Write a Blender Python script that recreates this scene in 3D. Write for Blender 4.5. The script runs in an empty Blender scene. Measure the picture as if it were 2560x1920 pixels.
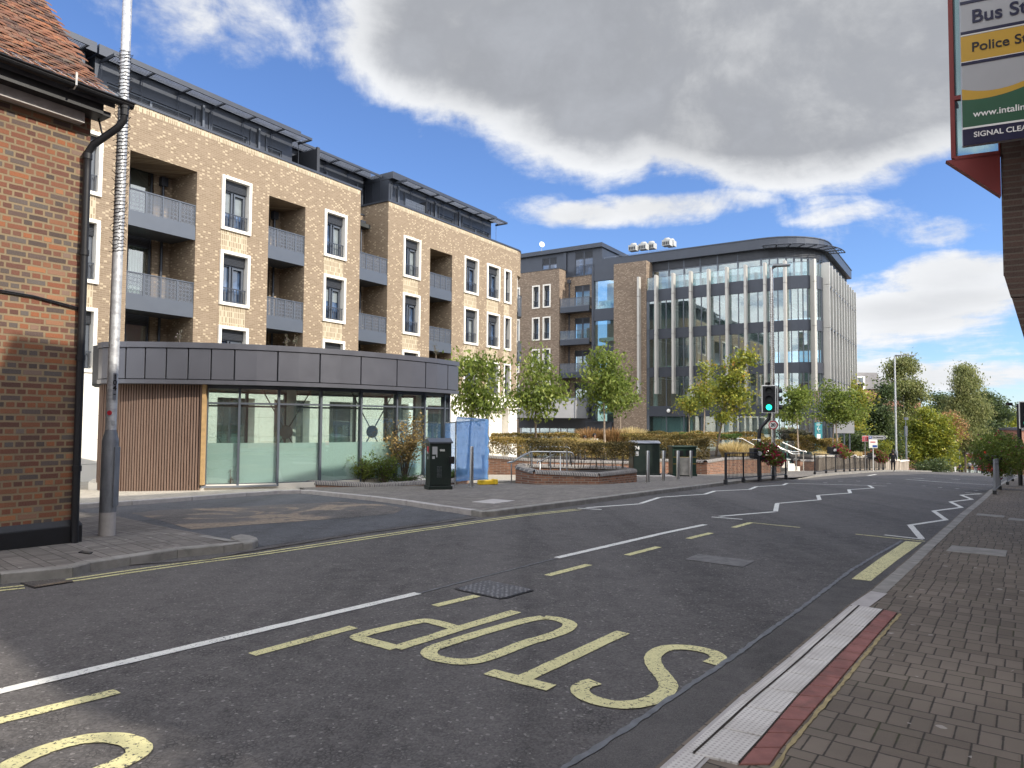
import bpy, bmesh, math, random
import numpy as np
from mathutils import Vector, Matrix
R = math.radians
scn = bpy.context.scene
COL = scn.collection
# ---------------------------------------------------------------- camera
F_PX, PITCH, ROLL, SHY, EYE = 1776.0, R(2.6), 0.007, 16.0, 1.6
_c, _s = math.cos(PITCH), math.sin(PITCH)
_fw, _u0 = Vector((0, _c, _s)), Vector((0, -_s, _c))
_rt = Vector((1, 0, 0)) * math.cos(ROLL) + _u0 * math.sin(ROLL)
_up = -Vector((1, 0, 0)) * math.sin(ROLL) + _u0 * math.cos(ROLL)
cam_data = bpy.data.cameras.new("Camera")
cam = bpy.data.objects.new("Camera", cam_data)
COL.objects.link(cam)
m = Matrix.Identity(4)
for i in range(3):
    m[i][0] = _rt[i]; m[i][1] = _up[i]; m[i][2] = -_fw[i]
m[0][3], m[1][3], m[2][3] = 0, 0, EYE
cam.matrix_world = m
cam_data.sensor_width = 36
cam_data.lens = 36 * F_PX / 2560
cam_data.shift_y = SHY / 2560
cam_data.clip_start = 0.05
cam_data.clip_end = 3000
scn.camera = cam
# ---------------------------------------------------------------- sun and exposure
SUN_AZ, SUN_EL = R(118), R(36)
SUN_DIR = Vector((math.sin(SUN_AZ) * math.cos(SUN_EL), math.cos(SUN_AZ) * math.cos(SUN_EL), math.sin(SUN_EL)))
sl = bpy.data.lights.new("sun", 'SUN'); sl.energy = 2.5; sl.angle = R(0.5); sl.color = (1, .93, .82)
sun = bpy.data.objects.new("sun", sl); COL.objects.link(sun)
sun.rotation_euler = SUN_DIR.to_track_quat('Z', 'Y').to_euler()
scn.view_settings.view_transform = 'Standard'
scn.view_settings.look = 'None'
scn.view_settings.exposure = 1.12
scn.view_settings.gamma = 1
# ---------------------------------------------------------------- world
def ray(px, py):
    a = (px - 1280) / F_PX; b = -(py - 960 - SHY) / F_PX
    return _fw + _rt * a + _up * b
w = bpy.data.worlds.new("World"); scn.world = w; w.use_nodes = True
nt = w.node_tree; N = nt.nodes; L = nt.links; N.clear()
def nn(t, **k):
    n = N.new(t)
    for a, b in k.items():
        if a.startswith('i_'): n.inputs[int(a[2:])].default_value = b
        else: setattr(n, a, b)
    return n
def mth(op, a, b=None, c=None, cl=False):
    n = N.new('ShaderNodeMath'); n.operation = op; n.use_clamp = cl
    for i, v in enumerate((a, b, c)):
        if v is None: continue
        if isinstance(v, (int, float)): n.inputs[i].default_value = v
        else: L.new(v, n.inputs[i])
    return n.outputs[0]
def mrange(v, a, b, c=0., d=1., smooth=True):
    n = N.new('ShaderNodeMapRange'); n.interpolation_type = 'SMOOTHSTEP' if smooth else 'LINEAR'
    L.new(v, n.inputs[0])
    for i, x in enumerate((a, b, c, d)): n.inputs[i + 1].default_value = x
    return n.outputs[0]
sky = nn('ShaderNodeTexSky', sky_type='NISHITA', sun_disc=False, sun_elevation=SUN_EL, sun_rotation=SUN_AZ,
         altitude=100, air_density=1.0, dust_density=0.15, ozone_density=3.0)
tc = nn('ShaderNodeTexCoord'); gen = tc.outputs['Generated']
sep = nn('ShaderNodeSeparateXYZ'); L.new(gen, sep.inputs[0])
zc = mth('MAXIMUM', mth('ADD', sep.outputs[2], .10), .04)
pxn = mth('DIVIDE', sep.outputs[0], zc); pyn = mth('DIVIDE', sep.outputs[1], zc)
cmb = nn('ShaderNodeCombineXYZ'); L.new(pxn, cmb.inputs[0]); L.new(pyn, cmb.inputs[1])
def noise(vec, scale, det, rough, dist=0.):
    n = nn('ShaderNodeTexNoise', noise_dimensions='3D'); L.new(vec, n.inputs['Vector'])
    n.inputs['Scale'].default_value = scale; n.inputs['Detail'].default_value = det
    n.inputs['Roughness'].default_value = rough; n.inputs['Distortion'].default_value = dist
    return n.outputs['Fac']
n1 = noise(cmb.outputs[0], .85, 9, .6, .25)
n2 = noise(cmb.outputs[0], 3.2, 7, .62, .3)
nsm = noise(gen, 3.2, 8, .62, .3)
def lobe(px, py, sx, sy, amp):
    """soft patch of sky where cloud gathers: measured as a direction, with its own angular width and height"""
    d = ray(px, py).normalized()
    h = Vector((d.y, -d.x, 0)).normalized(); v = h.cross(d)
    def dt(vec):
        n = nn('ShaderNodeVectorMath', operation='DOT_PRODUCT'); L.new(gen, n.inputs[0]); n.inputs[1].default_value = vec
        return n.outputs['Value']
    a = mth('DIVIDE', dt(h), sx); b = mth('DIVIDE', dt(v), sy)
    r2 = mth('ADD', mth('MULTIPLY', a, a), mth('MULTIPLY', b, b))
    fr = mth('MAXIMUM', mth('SUBTRACT', 1.0, r2), 0.0)
    front = mth('GREATER_THAN', dt(d), 0.0)
    return mth('MULTIPLY', mth('MULTIPLY', fr, front), amp)
lob = None
for a in [(1760, 30, .50, .18, .50), (1400, 70, .30, .14, .30), (1850, 340, .36, .095, .36), (2250, 150, .30, .17, .42), (1750, -350, .7, .25, .3)]:
    o = lobe(*a); lob = o if lob is None else mth('ADD', lob, o)
lobA = lob
for a in [(480, 60, .15, .10, .22), (1640, 530, .17, .030, .36), (1340, 540, .11, .035, .26), (2330, 730, .15, .05, .27), (2250, 800, .22, .035, .22), (2330, 890, .26, .045, .24), (2250, 560, .16, .035, .20), (2480, 640, .12, .06, .22), (2060, 530, .08, .02, .18), (2200, 980, .3, .04, .26)]:
    lob = mth('ADD', lob, lobe(*a))
behind = mrange(sep.outputs[1], .35, -.1, 0., .34)  # extra unseen cloud gathered behind the camera to fill the shade
lob = mth('ADD', mth('MINIMUM', lob, .60), behind)
dens = mth('ADD', mth('ADD', mth('MULTIPLY', n1, .30), mth('MULTIPLY', nsm, .70)), mth('SUBTRACT', lob, mrange(mth('ADD', sep.outputs[2], mth('MULTIPLY', lobA, 1.)), .0, .3, .05, .02)))
n3 = noise(gen, 13., 8, .62, .5)
dens = mth('ADD', dens, mth('ADD', mth('MULTIPLY', mth('SUBTRACT', n2, .5), .34), mth('MULTIPLY', mth('SUBTRACT', n3, .5), .26)))
cov = mrange(dens, .655, .84)
core = mth('MULTIPLY', mrange(dens, .80, 1.10), mrange(lobA, .12, .40, .45, 1.))
ccol = nn('ShaderNodeMixRGB'); L.new(core, ccol.inputs[0])
ccol.inputs[1].default_value = (2.55, 2.6, 2.68, 1); ccol.inputs[2].default_value = (1.18, 1.23, 1.34, 1)
# unseen clouds behind and overhead are brightened beyond those ahead to fill the shade
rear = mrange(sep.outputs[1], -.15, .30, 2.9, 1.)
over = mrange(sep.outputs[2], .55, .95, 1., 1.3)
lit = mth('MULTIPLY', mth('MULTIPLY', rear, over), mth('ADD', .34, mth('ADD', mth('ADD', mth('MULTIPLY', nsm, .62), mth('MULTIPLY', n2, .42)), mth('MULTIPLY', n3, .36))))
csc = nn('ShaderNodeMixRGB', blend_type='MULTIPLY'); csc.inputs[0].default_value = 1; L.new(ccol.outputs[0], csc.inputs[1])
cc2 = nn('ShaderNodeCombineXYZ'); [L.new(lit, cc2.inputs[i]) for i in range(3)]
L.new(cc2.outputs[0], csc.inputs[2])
hs = nn('ShaderNodeHueSaturation'); hs.inputs['Saturation'].default_value = 1.0; hs.inputs['Value'].default_value = 1.0
tint = nn('ShaderNodeMixRGB', blend_type='MULTIPLY'); tint.inputs[0].default_value = 1; L.new(sky.outputs[0], tint.inputs[1]); tint.inputs[2].default_value = (.40, .465, .60, 1)
L.new(tint.outputs[0], hs.inputs['Color'])
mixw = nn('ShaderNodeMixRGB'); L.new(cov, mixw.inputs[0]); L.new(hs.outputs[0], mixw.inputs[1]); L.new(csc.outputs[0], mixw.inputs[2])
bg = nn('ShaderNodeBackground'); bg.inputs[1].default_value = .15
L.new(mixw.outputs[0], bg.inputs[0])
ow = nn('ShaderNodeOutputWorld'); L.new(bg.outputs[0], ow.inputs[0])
# ---------------------------------------------------------------- ground heights and measuring helpers
FS = [(-40, .35), (0, 0), (10, -.12), (20, -.36), (27, -.53), (41, -1.05), (68, -2.32), (130, -5.65), (210, -10.4)]
DS = (math.sin(R(42)), math.cos(R(42)))
def f_s(s):
    if s <= FS[0][0]: return FS[0][1]
    for (a, za), (b, zb) in zip(FS, FS[1:]):
        if s <= b: return za + (zb - za) * (s - a) / (b - a)
    return FS[-1][1] - .055 * (s - FS[-1][0])
def st(x, y): return x * DS[0] + y * DS[1], y * DS[0] - x * DS[1]
def xy(s, t): return s * DS[0] - t * DS[1], s * DS[1] + t * DS[0]
def gz(x, y):
    s, t = st(x, y)
    return f_s(s) - .03 * min(40, max(0, t - 10)) * min(1, max(0, 1 - (s - 30) / 30))
def gnd(px, py, off=0.):
    r = ray(px, py); k = .5
    while k < 500:
        x, y, z = r.x * k, r.y * k, EYE + r.z * k
        if z <= gz(x, y) + off:
            lo, hi = k / 1.02, k
            for _ in range(30):
                q = (lo + hi) / 2
                if EYE + r.z * q <= gz(r.x * q, r.y * q) + off: hi = q
                else: lo = q
            return Vector((r.x * hi, r.y * hi, EYE + r.z * hi))
        k *= 1.02
    return None
def atd(px, py, d):
    r = ray(px, py); k = d / r.y
    return Vector((r.x * k, d, EYE + r.z * k))
def atz(px, py, z):
    r = ray(px, py); k = (z - EYE) / r.z
    return Vector((r.x * k, r.y * k, z))
def spot(px, d, py=1150, off=.1):
    p = atd(px, py, d); p.z = gz(p.x, p.y) + off
    return p
# ---------------------------------------------------------------- object helpers
def tag(o, label=None, cat=None, group=None, kind=None):
    if label: o['label'] = label
    if cat: o['category'] = cat
    if group: o['group'] = group
    if kind: o['kind'] = kind
    return o
def thing(name, label, cat, loc=(0, 0, 0), rz=0, group=None):
    o = bpy.data.objects.new(name, None); COL.objects.link(o)
    o.location = loc; o.rotation_euler = (0, 0, rz); o.empty_display_size = .3
    return tag(o, label, cat, group)
def copy_tree(o, parent=None):
    c = o.copy(); COL.objects.link(c); c.parent = parent
    for ch in list(o.children): copy_tree(ch, c)
    return c
class MB:
    def __init__(s): s.v = []; s.f = []; s.M = None; s.mi = []; s.cur = 0
    def add(s, vs, fs):
        n = len(s.v)
        if s.M is not None: vs = [tuple(s.M @ Vector(v)) for v in vs]
        s.v += [tuple(v) for v in vs]; s.f += [tuple(i + n for i in f) for f in fs]
        s.mi += [s.cur] * len(fs); return s
    def box(s, x0, x1, y0, y1, z0, z1):
        return s.add([(x0, y0, z0), (x1, y0, z0), (x1, y1, z0), (x0, y1, z0), (x0, y0, z1), (x1, y0, z1), (x1, y1, z1), (x0, y1, z1)],
                     [(0, 3, 2, 1), (4, 5, 6, 7), (0, 1, 5, 4), (1, 2, 6, 5), (2, 3, 7, 6), (3, 0, 4, 7)])
    def cbox(s, c, sx, sy, sz, rz=0):
        a, b = math.cos(rz), math.sin(rz); vs = []
        for z in (-.5, .5):
            for x, y in ((-.5, -.5), (.5, -.5), (.5, .5), (-.5, .5)):
                X, Y = x * sx, y * sy
                vs.append((c[0] + X * a - Y * b, c[1] + X * b + Y * a, c[2] + z * sz))
        return s.add(vs, [(0, 3, 2, 1), (4, 5, 6, 7), (0, 1, 5, 4), (1, 2, 6, 5), (2, 3, 7, 6), (3, 0, 4, 7)])
    def quad(s, a, b, c, d): return s.add([a, b, c, d], [(0, 1, 2, 3)])
    def prism(s, poly, z0, z1):
        n = len(poly)
        z0s = z0 if isinstance(z0, (list, tuple)) else [z0] * n
        z1s = z1 if isinstance(z1, (list, tuple)) else [z1] * n
        vs = [(p[0], p[1], z) for p, z in zip(poly, z0s)] + [(p[0], p[1], z) for p, z in zip(poly, z1s)]
        fs = [tuple(range(n - 1, -1, -1)), tuple(range(n, 2 * n))]
        fs += [(i, (i + 1) % n, n + (i + 1) % n, n + i) for i in range(n)]
        return s.add(vs, fs)
    def tube(s, pts, r, n=8, cap=True):
        pts = [Vector(p) for p in pts]; rs = r if isinstance(r, (list, tuple)) else [r] * len(pts)
        vs = []; prev = None
        for i, p in enumerate(pts):
            d = (pts[min(i + 1, len(pts) - 1)] - pts[max(i - 1, 0)]).normalized()
            if prev is None:
                a = d.cross(Vector((0, 0, 1)))
                if a.length < .05: a = d.cross(Vector((1, 0, 0)))
            else:
                a = prev - d * prev.dot(d)
            a.normalize(); prev = a.copy(); b = d.cross(a)
            for k in range(n):
                t = 2 * math.pi * k / n
                vs.append(tuple(p + (a * math.cos(t) + b * math.sin(t)) * rs[i]))
        fs = []
        for i in range(len(pts) - 1):
            for k in range(n):
                fs.append((i * n + k, i * n + (k + 1) % n, (i + 1) * n + (k + 1) % n, (i + 1) * n + k))
        if cap:
            fs.append(tuple(range(n - 1, -1, -1))); q = (len(pts) - 1) * n; fs.append(tuple(range(q, q + n)))
        return s.add(vs, fs)
    def lathe(s, prof, c=(0, 0, 0), n=20):
        vs = []
        for r, z in prof:
            for k in range(n):
                t = 2 * math.pi * k / n; vs.append((c[0] + r * math.cos(t), c[1] + r * math.sin(t), c[2] + z))
        fs = [(i * n + k, i * n + (k + 1) % n, (i + 1) * n + (k + 1) % n, (i + 1) * n + k) for i in range(len(prof) - 1) for k in range(n)]
        fs.append(tuple(range(n - 1, -1, -1))); q = (len(prof) - 1) * n; fs.append(tuple(range(q, q + n)))
        return s.add(vs, fs)
    def disc(s, c, r, nrm, n=20, th=.0):
        nrm = Vector(nrm).normalized(); a = nrm.orthogonal().normalized(); b = nrm.cross(a); c = Vector(c)
        if th:
            return s.tube([c - nrm * th / 2, c + nrm * th / 2], r, n)
        return s.add([tuple(c + (a * math.cos(2 * math.pi * k / n) + b * math.sin(2 * math.pi * k / n)) * r) for k in range(n)], [tuple(range(n))])
    def build(s, name, mat, parent=None, smooth=False, bevel=0, loc=None, rz=None):
        me = bpy.data.meshes.new(name); me.from_pydata(s.v, [], s.f)
        mats = mat if isinstance(mat, (list, tuple)) else [mat]
        for q in mats: me.materials.append(q)
        if len(mats) > 1: me.polygons.foreach_set('material_index', s.mi)
        if smooth: me.polygons.foreach_set('use_smooth', [True] * len(me.polygons))
        me.update()
        if smooth:
            try: me.set_sharp_from_angle(angle=R(40))
            except Exception: pass
        o = bpy.data.objects.new(name, me); COL.objects.link(o)
        if parent is not None: o.parent = parent
        if loc is not None: o.location = loc
        if rz is not None: o.rotation_euler = (0, 0, rz)
        if bevel:
            b = o.modifiers.new('bevel', 'BEVEL'); b.width = bevel; b.segments = 2; b.limit_method = 'ANGLE'
        return o
def text(name, body, size, mat, parent, loc, rot, align='LEFT', spacing=1.0, bold=.0):
    cu = bpy.data.curves.new(name, 'FONT'); cu.body = body; cu.size = size; cu.align_x = align; cu.align_y = 'CENTER'
    cu.space_character = spacing; cu.offset = bold; cu.extrude = .0015
    t = bpy.data.objects.new('tmp', cu); COL.objects.link(t)
    bpy.context.view_layer.update()
    me = bpy.data.meshes.new_from_object(t.evaluated_get(bpy.context.evaluated_depsgraph_get()))
    bpy.data.objects.remove(t)
    me.materials.clear(); me.materials.append(mat); me.name = name
    o = bpy.data.objects.new(name, me); COL.objects.link(o); o.parent = parent
    o.location = loc; o.rotation_euler = rot
    return o
# ---------------------------------------------------------------- materials
MATS = {}
class NT:
    """tiny node-tree writer"""
    def __init__(s, name):
        s.m = bpy.data.materials.new(name); s.m.use_nodes = True; s.t = s.m.node_tree; s.t.nodes.clear()
        s.out = s.t.nodes.new('ShaderNodeOutputMaterial'); MATS[name] = s.m
    def n(s, t, ins=None, **k):
        q = s.t.nodes.new(t)
        for a, b in k.items(): setattr(q, a, b)
        for a, b in (ins or {}).items():
            if hasattr(b, 'is_output') or isinstance(b, bpy.types.NodeSocket): s.t.links.new(b, q.inputs[a])
            else: q.inputs[a].default_value = b
        return q
    def math(s, op, a, b=0., c=0., clamp=False):
        q = s.n('ShaderNodeMath', {0: a, 1: b, 2: c}, operation=op); q.use_clamp = clamp; return q.outputs[0]
    def mix(s, f, a, b, bt='MIX'):
        a = a if not isinstance(a, tuple) or len(a) == 4 else (*a, 1); b = b if not isinstance(b, tuple) or len(b) == 4 else (*b, 1)
        return s.n('ShaderNodeMixRGB', {0: f, 1: a, 2: b}, blend_type=bt).outputs[0]
    def noise(s, v, sc, det=4, ro=.55, dist=0):
        return s.n('ShaderNodeTexNoise', {'Vector': v, 'Scale': sc, 'Detail': det, 'Roughness': ro, 'Distortion': dist}).outputs['Fac']
    def ramp(s, f, stops, const=False):
        q = s.n('ShaderNodeValToRGB', {0: f}); r = q.color_ramp; r.interpolation = 'CONSTANT' if const else 'LINEAR'
        while len(r.elements) < len(stops): r.elements.new(.5)
        for e, (p, c) in zip(r.elements, stops): e.position = p; e.color = (*c, 1) if len(c) == 3 else c
        return q.outputs[0]
    def rng(s, v, a, b, c=0., d=1.):
        return s.n('ShaderNodeMapRange', {0: v, 1: a, 2: b, 3: c, 4: d}).outputs[0]
    def obj(s): return s.n('ShaderNodeTexCoord').outputs['Object']
    def bump(s, h, st=.3, dist=.01):
        return s.n('ShaderNodeBump', {'Height': h, 'Strength': st, 'Distance': dist}).outputs[0]
    def pr(s, col, rough=.6, metal=0., nrm=None, spec=.5, **k):
        ins = {'Base Color': col if not isinstance(col, tuple) else (*col[:3], 1), 'Roughness': rough, 'Metallic': metal, 'Specular IOR Level': spec}
        ins.update(k)
        if nrm is not None: ins['Normal'] = nrm
        return s.n('ShaderNodeBsdfPrincipled', ins).outputs[0]
    def done(s, sh): s.t.links.new(sh, s.out.inputs[0]); return s.m
def plain(name, col, rough=.6, metal=0., var=.12, scale=3., bump=.0, bscale=60., spec=.5, dirt=0.):
    t = NT(name); o = t.obj(); f = t.noise(o, scale, 5, .6)
    c2 = tuple(min(1, c * (1 + var)) for c in col); c1 = tuple(c * (1 - var) for c in col)
    c = t.mix(t.rng(f, .3, .7), c1, c2)
    if dirt:
        c = t.mix(t.math('MULTIPLY', t.rng(t.noise(o, scale * .7, 6, .7, 1.), .5, .75), dirt), c, (.06, .05, .04))
    rr = t.rng(t.noise(o, scale * 3, 3), .2, .8, rough * .85, min(1, rough * 1.15))
    nm = t.bump(t.noise(o, bscale, 4, .6), bump, .004) if bump else None
    return t.done(t.pr(c, rr, metal, nm, spec))
def wallvec(t):
    o = t.obj(); sp = t.n('ShaderNodeSeparateXYZ', {0: o})
    return o, t.math('ADD', sp.outputs[0], sp.outputs[1]), sp.outputs[2], sp
def brick(name, stops, mortar, bw=.225, bh=.075, ms=.010, rough=.85, bumps=.5, glint=None, blotch=.25, stack=False, hdr=0., dark=0.):
    t = NT(name); o, h, z, sp = wallvec(t)
    # slight wobble so courses are not ruler straight
    v = t.n('ShaderNodeCombineXYZ', {0: h, 1: z, 2: 0.}).outputs[0]
    if stack == 'v': v = t.n('ShaderNodeCombineXYZ', {0: h, 1: z, 2: 0.}).outputs[0]
    wob = t.n('ShaderNodeVectorMath', {0: v, 1: t.n('ShaderNodeVectorMath', {0: t.n('ShaderNodeTexNoise', {'Vector': o, 'Scale': 9., 'Detail': 2.}).outputs['Color'], 'Scale': .010}, operation='SCALE').outputs[0]}, operation='ADD').outputs[0] if bumps > .6 else v
    b = t.n('ShaderNodeTexBrick', {'Vector': wob, 'Scale': 1., 'Mortar Size': ms, 'Mortar Smooth': .15, 'Bias': 0., 'Brick Width': bw, 'Row Height': bh,
            'Color1': (0, 0, 0, 1), 'Color2': (1, 1, 1, 1), 'Mortar': (.5, .5, .5, 1)})
    b.offset = 0. if stack else .5; b.squash_frequency = 2; b.squash = .5 if hdr else 1.; b.offset_frequency = 2
    c = t.ramp(b.outputs[0], stops)
    if glint:  # paler cells: sunlit faces of projecting bricks painted into the colour
        gw, gh, th, gc = glint
        cx = t.math('FLOOR', t.math('DIVIDE', h, gw)); cz = t.math('FLOOR', t.math('DIVIDE', z, gh))
        wn = t.n('ShaderNodeTexWhiteNoise', {'Vector': t.n('ShaderNodeCombineXYZ', {0: cx, 1: cz, 2: 0.}).outputs[0]}).outputs[0]
        par = t.math('LESS_THAN', t.math('ABSOLUTE', t.math('SUBTRACT', t.math('FLOORED_MODULO', t.math('ADD', cx, cz), 2.), .0)), .5)
        par = t.math('MULTIPLY', par, 1.)
        c = t.mix(t.math('MULTIPLY', t.math('MULTIPLY', t.math('GREATER_THAN', wn, 1 - (1 - th) * 1.7), par), .8), c, gc)
    c = t.mix(b.outputs[1], c, mortar)
    f = t.noise(o, 1.3, 6, .65); c = t.mix(t.rng(f, .35, .7, 0, blotch), c, (.08, .06, .05))
    fine = t.noise(o, 60., 4, .7); c = t.mix(t.rng(fine, .3, .75, 0, .12), c, (.5, .42, .32))
    hgt = t.math('ADD', t.math('SUBTRACT', 1., b.outputs[1]), t.math('MULTIPLY', fine, .6))
    return t.done(t.pr(c, rough, 0, t.bump(hgt, bumps, .006), .25))
def leafmat(name, stops, rough=.5, tr=.32):
    t = NT(name); a = t.n('ShaderNodeAttribute', attribute_name='v').outputs['Fac']
    c = t.ramp(a, stops)
    p = t.pr(c, rough, 0, None, .3)
    tl = t.n('ShaderNodeBsdfTranslucent', {'Color': t.mix(.5, c, tuple(min(1, x * 1.5) for x in stops[len(stops) // 2][1]))}).outputs[0]
    return t.done(t.n('ShaderNodeMixShader', {0: tr, 1: p, 2: tl}).outputs[0])
def glassmat(name, tint=(.75, .85, .82), refl=1.0, dirt=.06, ior=1.5, coat=.05):
    """thin architectural glass: mirror by fresnel, otherwise see-through with the colour of the pane"""
    t = NT(name); o = t.obj()
    wv = t.bump(t.noise(o, .9, 2), .05, .02)
    fac = t.n('ShaderNodeLayerWeight', {'Blend': .5, 'Normal': wv}).outputs['Facing']
    r0 = ((ior - 1) / (ior + 1)) ** 2
    fr = t.math('ADD', r0, t.math('MULTIPLY', t.math('POWER', fac, 5.), 1 - r0))
    fr = t.math('ADD', t.math('MULTIPLY', fr, refl), coat, clamp=True)
    g = t.n('ShaderNodeBsdfGlossy', {'Color': (1, 1, 1, 1), 'Roughness': .015, 'Normal': wv}).outputs[0]
    tr = t.n('ShaderNodeBsdfTransparent', {'Color': (*tint, 1)}).outputs[0]
    df = t.n('ShaderNodeBsdfDiffuse', {'Color': (.6, .68, .66, 1)}).outputs[0]
    base = t.n('ShaderNodeMixShader', {0: t.math('MULTIPLY', t.noise(o, 2., 4), dirt * 2), 1: tr, 2: df}).outputs[0]
    return t.done(t.n('ShaderNodeMixShader', {0: fr, 1: base, 2: g}).outputs[0])
def darkglass(name, col=(.012, .016, .02), rough=.03):
    t = NT(name); o = t.obj(); nm = t.bump(t.noise(o, 1.2, 2), .06, .02)
    c = t.mix(t.rng(t.noise(o, 1.1, 3), .45, .6), col, tuple(x * 3 for x in col))
    return t.done(t.pr(c, rough, 0, nm, .9, IOR=1.7))
def asphalt(name, base, chips=.5, big=.2, scale=1., patch=None):
    t = NT(name); o = t.obj()
    v = t.n('ShaderNodeTexVoronoi', {'Vector': o, 'Scale': 62. * scale}); cell = t.n('ShaderNodeSeparateColor', {0: v.outputs['Color']}).outputs[0]
    stone = t.rng(cell, 0, 1, .62, 1.36)
    c = t.mix(1., t.mix(0., base, base), t.n('ShaderNodeCombineXYZ', {0: stone, 1: stone, 2: stone}).outputs[0], 'MULTIPLY')
    lightchip = t.math('MULTIPLY', t.math('GREATER_THAN', cell, .975), chips)
    c = t.mix(lightchip, c, (.34, .32, .30))
    # pits between stones, in patches
    v2 = t.n('ShaderNodeTexVoronoi', {'Vector': o, 'Scale': 38. * scale, 'Randomness': 1.}, feature='DISTANCE_TO_EDGE').outputs[0]
    worn = t.rng(t.noise(o, .7, 5, .65), .42, .62)
    pit = t.math('MULTIPLY', t.math('LESS_THAN', v2, .085), t.rng(t.noise(o, 5., 3), .45, .6))
    pit = t.math('MULTIPLY', pit, t.math('ADD', .42, t.math('MULTIPLY', worn, .55)))
    c = t.mix(pit, c, (.012, .012, .012))
    f = t.noise(o, .35, 6, .6, .5); c = t.mix(t.rng(f, .35, .68, 0, big), c, tuple(x * 1.7 for x in base))
    f2 = t.noise(o, 2.2, 5, .7); c = t.mix(t.rng(f2, .5, .75, 0, .25), c, tuple(x * .5 for x in base))
    tw = t.noise(t.n('ShaderNodeMapping', {'Vector': o, 'Rotation': (0, 0, R(42)), 'Scale': (.9, .05, 1)}).outputs[0], 1., 4, .6)
    c = t.mix(t.rng(tw, .38, .66, 0, .38), c, tuple(x * 1.75 for x in base)); c = t.mix(t.rng(tw, .45, .3, 0, .3), c, tuple(x * .55 for x in base))
    if patch:
        pf = t.rng(t.noise(o, .55, 6, .62, 1.2), .50, .55); pn = t.noise(o, 14., 5, .75)
        c = t.mix(pf, c, t.mix(t.rng(pn, .35, .65), patch, tuple(x * .45 for x in patch)))
    h = t.math('ADD', t.math('MULTIPLY', cell, .5), t.math('MULTIPLY', v2, 3.))
    return t.done(t.pr(c, .82, 0, t.bump(h, .55, .006), .35))
def paint(name, col, wear=.5):
    """thermoplastic road paint: worn through where the stones stand proud"""
    t = NT(name); o = t.obj()
    v = t.n('ShaderNodeTexVoronoi', {'Vector': o, 'Scale': 70.}); cell = t.n('ShaderNodeSeparateColor', {0: v.outputs['Color']}).outputs[0]
    n = t.noise(o, 45., 5, .75); big = t.noise(o, 2.5, 3)
    m1 = t.math('GREATER_THAN', t.math('ADD', n, t.math('MULTIPLY', big, wear * .35)), .635 + (.5 - wear) * .1)
    c = t.mix(t.rng(cell, 0, 1, 0, .25), col, tuple(x * .6 for x in col))
    c = t.mix(t.rng(t.noise(o, 7., 4), .4, .7, 0, .35), c, tuple(x * .6 for x in col))
    c = t.mix(m1, c, (.055, .053, .055))
    return t.done(t.pr(c, .7, 0, t.bump(t.noise(o, 70., 3), .4, .004), .3))
def pavers(name, stops, joint, az=36., p_long=.2, p_short=.1, jw=.006, herring=False, blotch=.3):
    t = NT(name); o = t.obj()
    mp = t.n('ShaderNodeMapping', {'Vector': o, 'Rotation': (0, 0, R(az))}).outputs[0]
    # after turning by az the y axis runs along the kerb
    sp = t.n('ShaderNodeSeparateXYZ', {0: mp}); u, v = sp.outputs[0], sp.outputs[1]
    P = p_long + p_short
    row = t.math('FLOOR', t.math('DIVIDE', v, P)); fv = t.math('SUBTRACT', v, t.math('MULTIPLY', row, P))
    soldier = t.math('LESS_THAN', fv, p_long)
    # soldier row: cells p_short wide; stretcher row: cells p_long wide
    off = t.math('MULTIPLY', t.n('ShaderNodeTexWhiteNoise', {'W': row}, noise_dimensions='1D').outputs[0], .07)
    uo = t.math('ADD', u, off)
    wid = t.math('ADD', p_long, t.math('MULTIPLY', soldier, p_short - p_long))
    cu = t.math('FLOOR', t.math('DIVIDE', uo, wid)); fu = t.math('SUBTRACT', uo, t.math('MULTIPLY', cu, wid))
    du = t.math('MINIMUM', fu, t.math('SUBTRACT', wid, fu))
    dv1 = t.math('MINIMUM', fv, t.math('SUBTRACT', P, fv)); dv2 = t.math('ABSOLUTE', t.math('SUBTRACT', fv, p_long))
    wobble = t.math('MULTIPLY', t.math('SUBTRACT', t.noise(o, 30., 2), .5), .006)
    d = t.math('ADD', t.math('MINIMUM', du, t.math('MINIMUM', dv1, dv2)), wobble)
    jm = t.rng(d, jw * .45, jw * 1.1, 1., 0.)
    wn = t.n('ShaderNodeTexWhiteNoise', {'Vector': t.n('ShaderNodeCombineXYZ', {0: cu, 1: row, 2: soldier}).outputs[0]}).outputs[0]
    c = t.ramp(wn, stops)
    c = t.mix(t.rng(t.noise(o, 120., 3, .7), .35, .7, 0, .45), c, tuple(x * 1.5 for x in stops[0][1]))
    c = t.mix(t.rng(t.noise(o, .8, 6, .65, .6), .38, .68, 0, blotch), c, (.045, .04, .036))
    moss = t.math('MULTIPLY', jm, t.rng(t.noise(o, 1.7, 4), .52, .62))
    c = t.mix(t.math('MULTIPLY', jm, .92), c, joint); c = t.mix(t.math('MULTIPLY', moss, .5), c, (.05, .06, .02))
    spk = t.math('GREATER_THAN', t.n('ShaderNodeSeparateColor', {0: t.n('ShaderNodeTexVoronoi', {'Vector': o, 'Scale': 26.}).outputs['Color']}).outputs[0], .996)
    c = t.mix(t.math('MULTIPLY', spk, .5), c, (.45, .42, .38))
    hgt = t.math('ADD', t.rng(d, 0., jw * 2.4, 0., 1.), t.math('MULTIPLY', t.noise(o, 90., 3), .18))
    return t.done(t.pr(c, .85, 0, t.bump(hgt, .6, .006), .3))
M = MATS
asphalt('asphalt', (.092, .085, .081))
asphalt('asphalt_lane', (.085, .086, .09), chips=.3)
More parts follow.
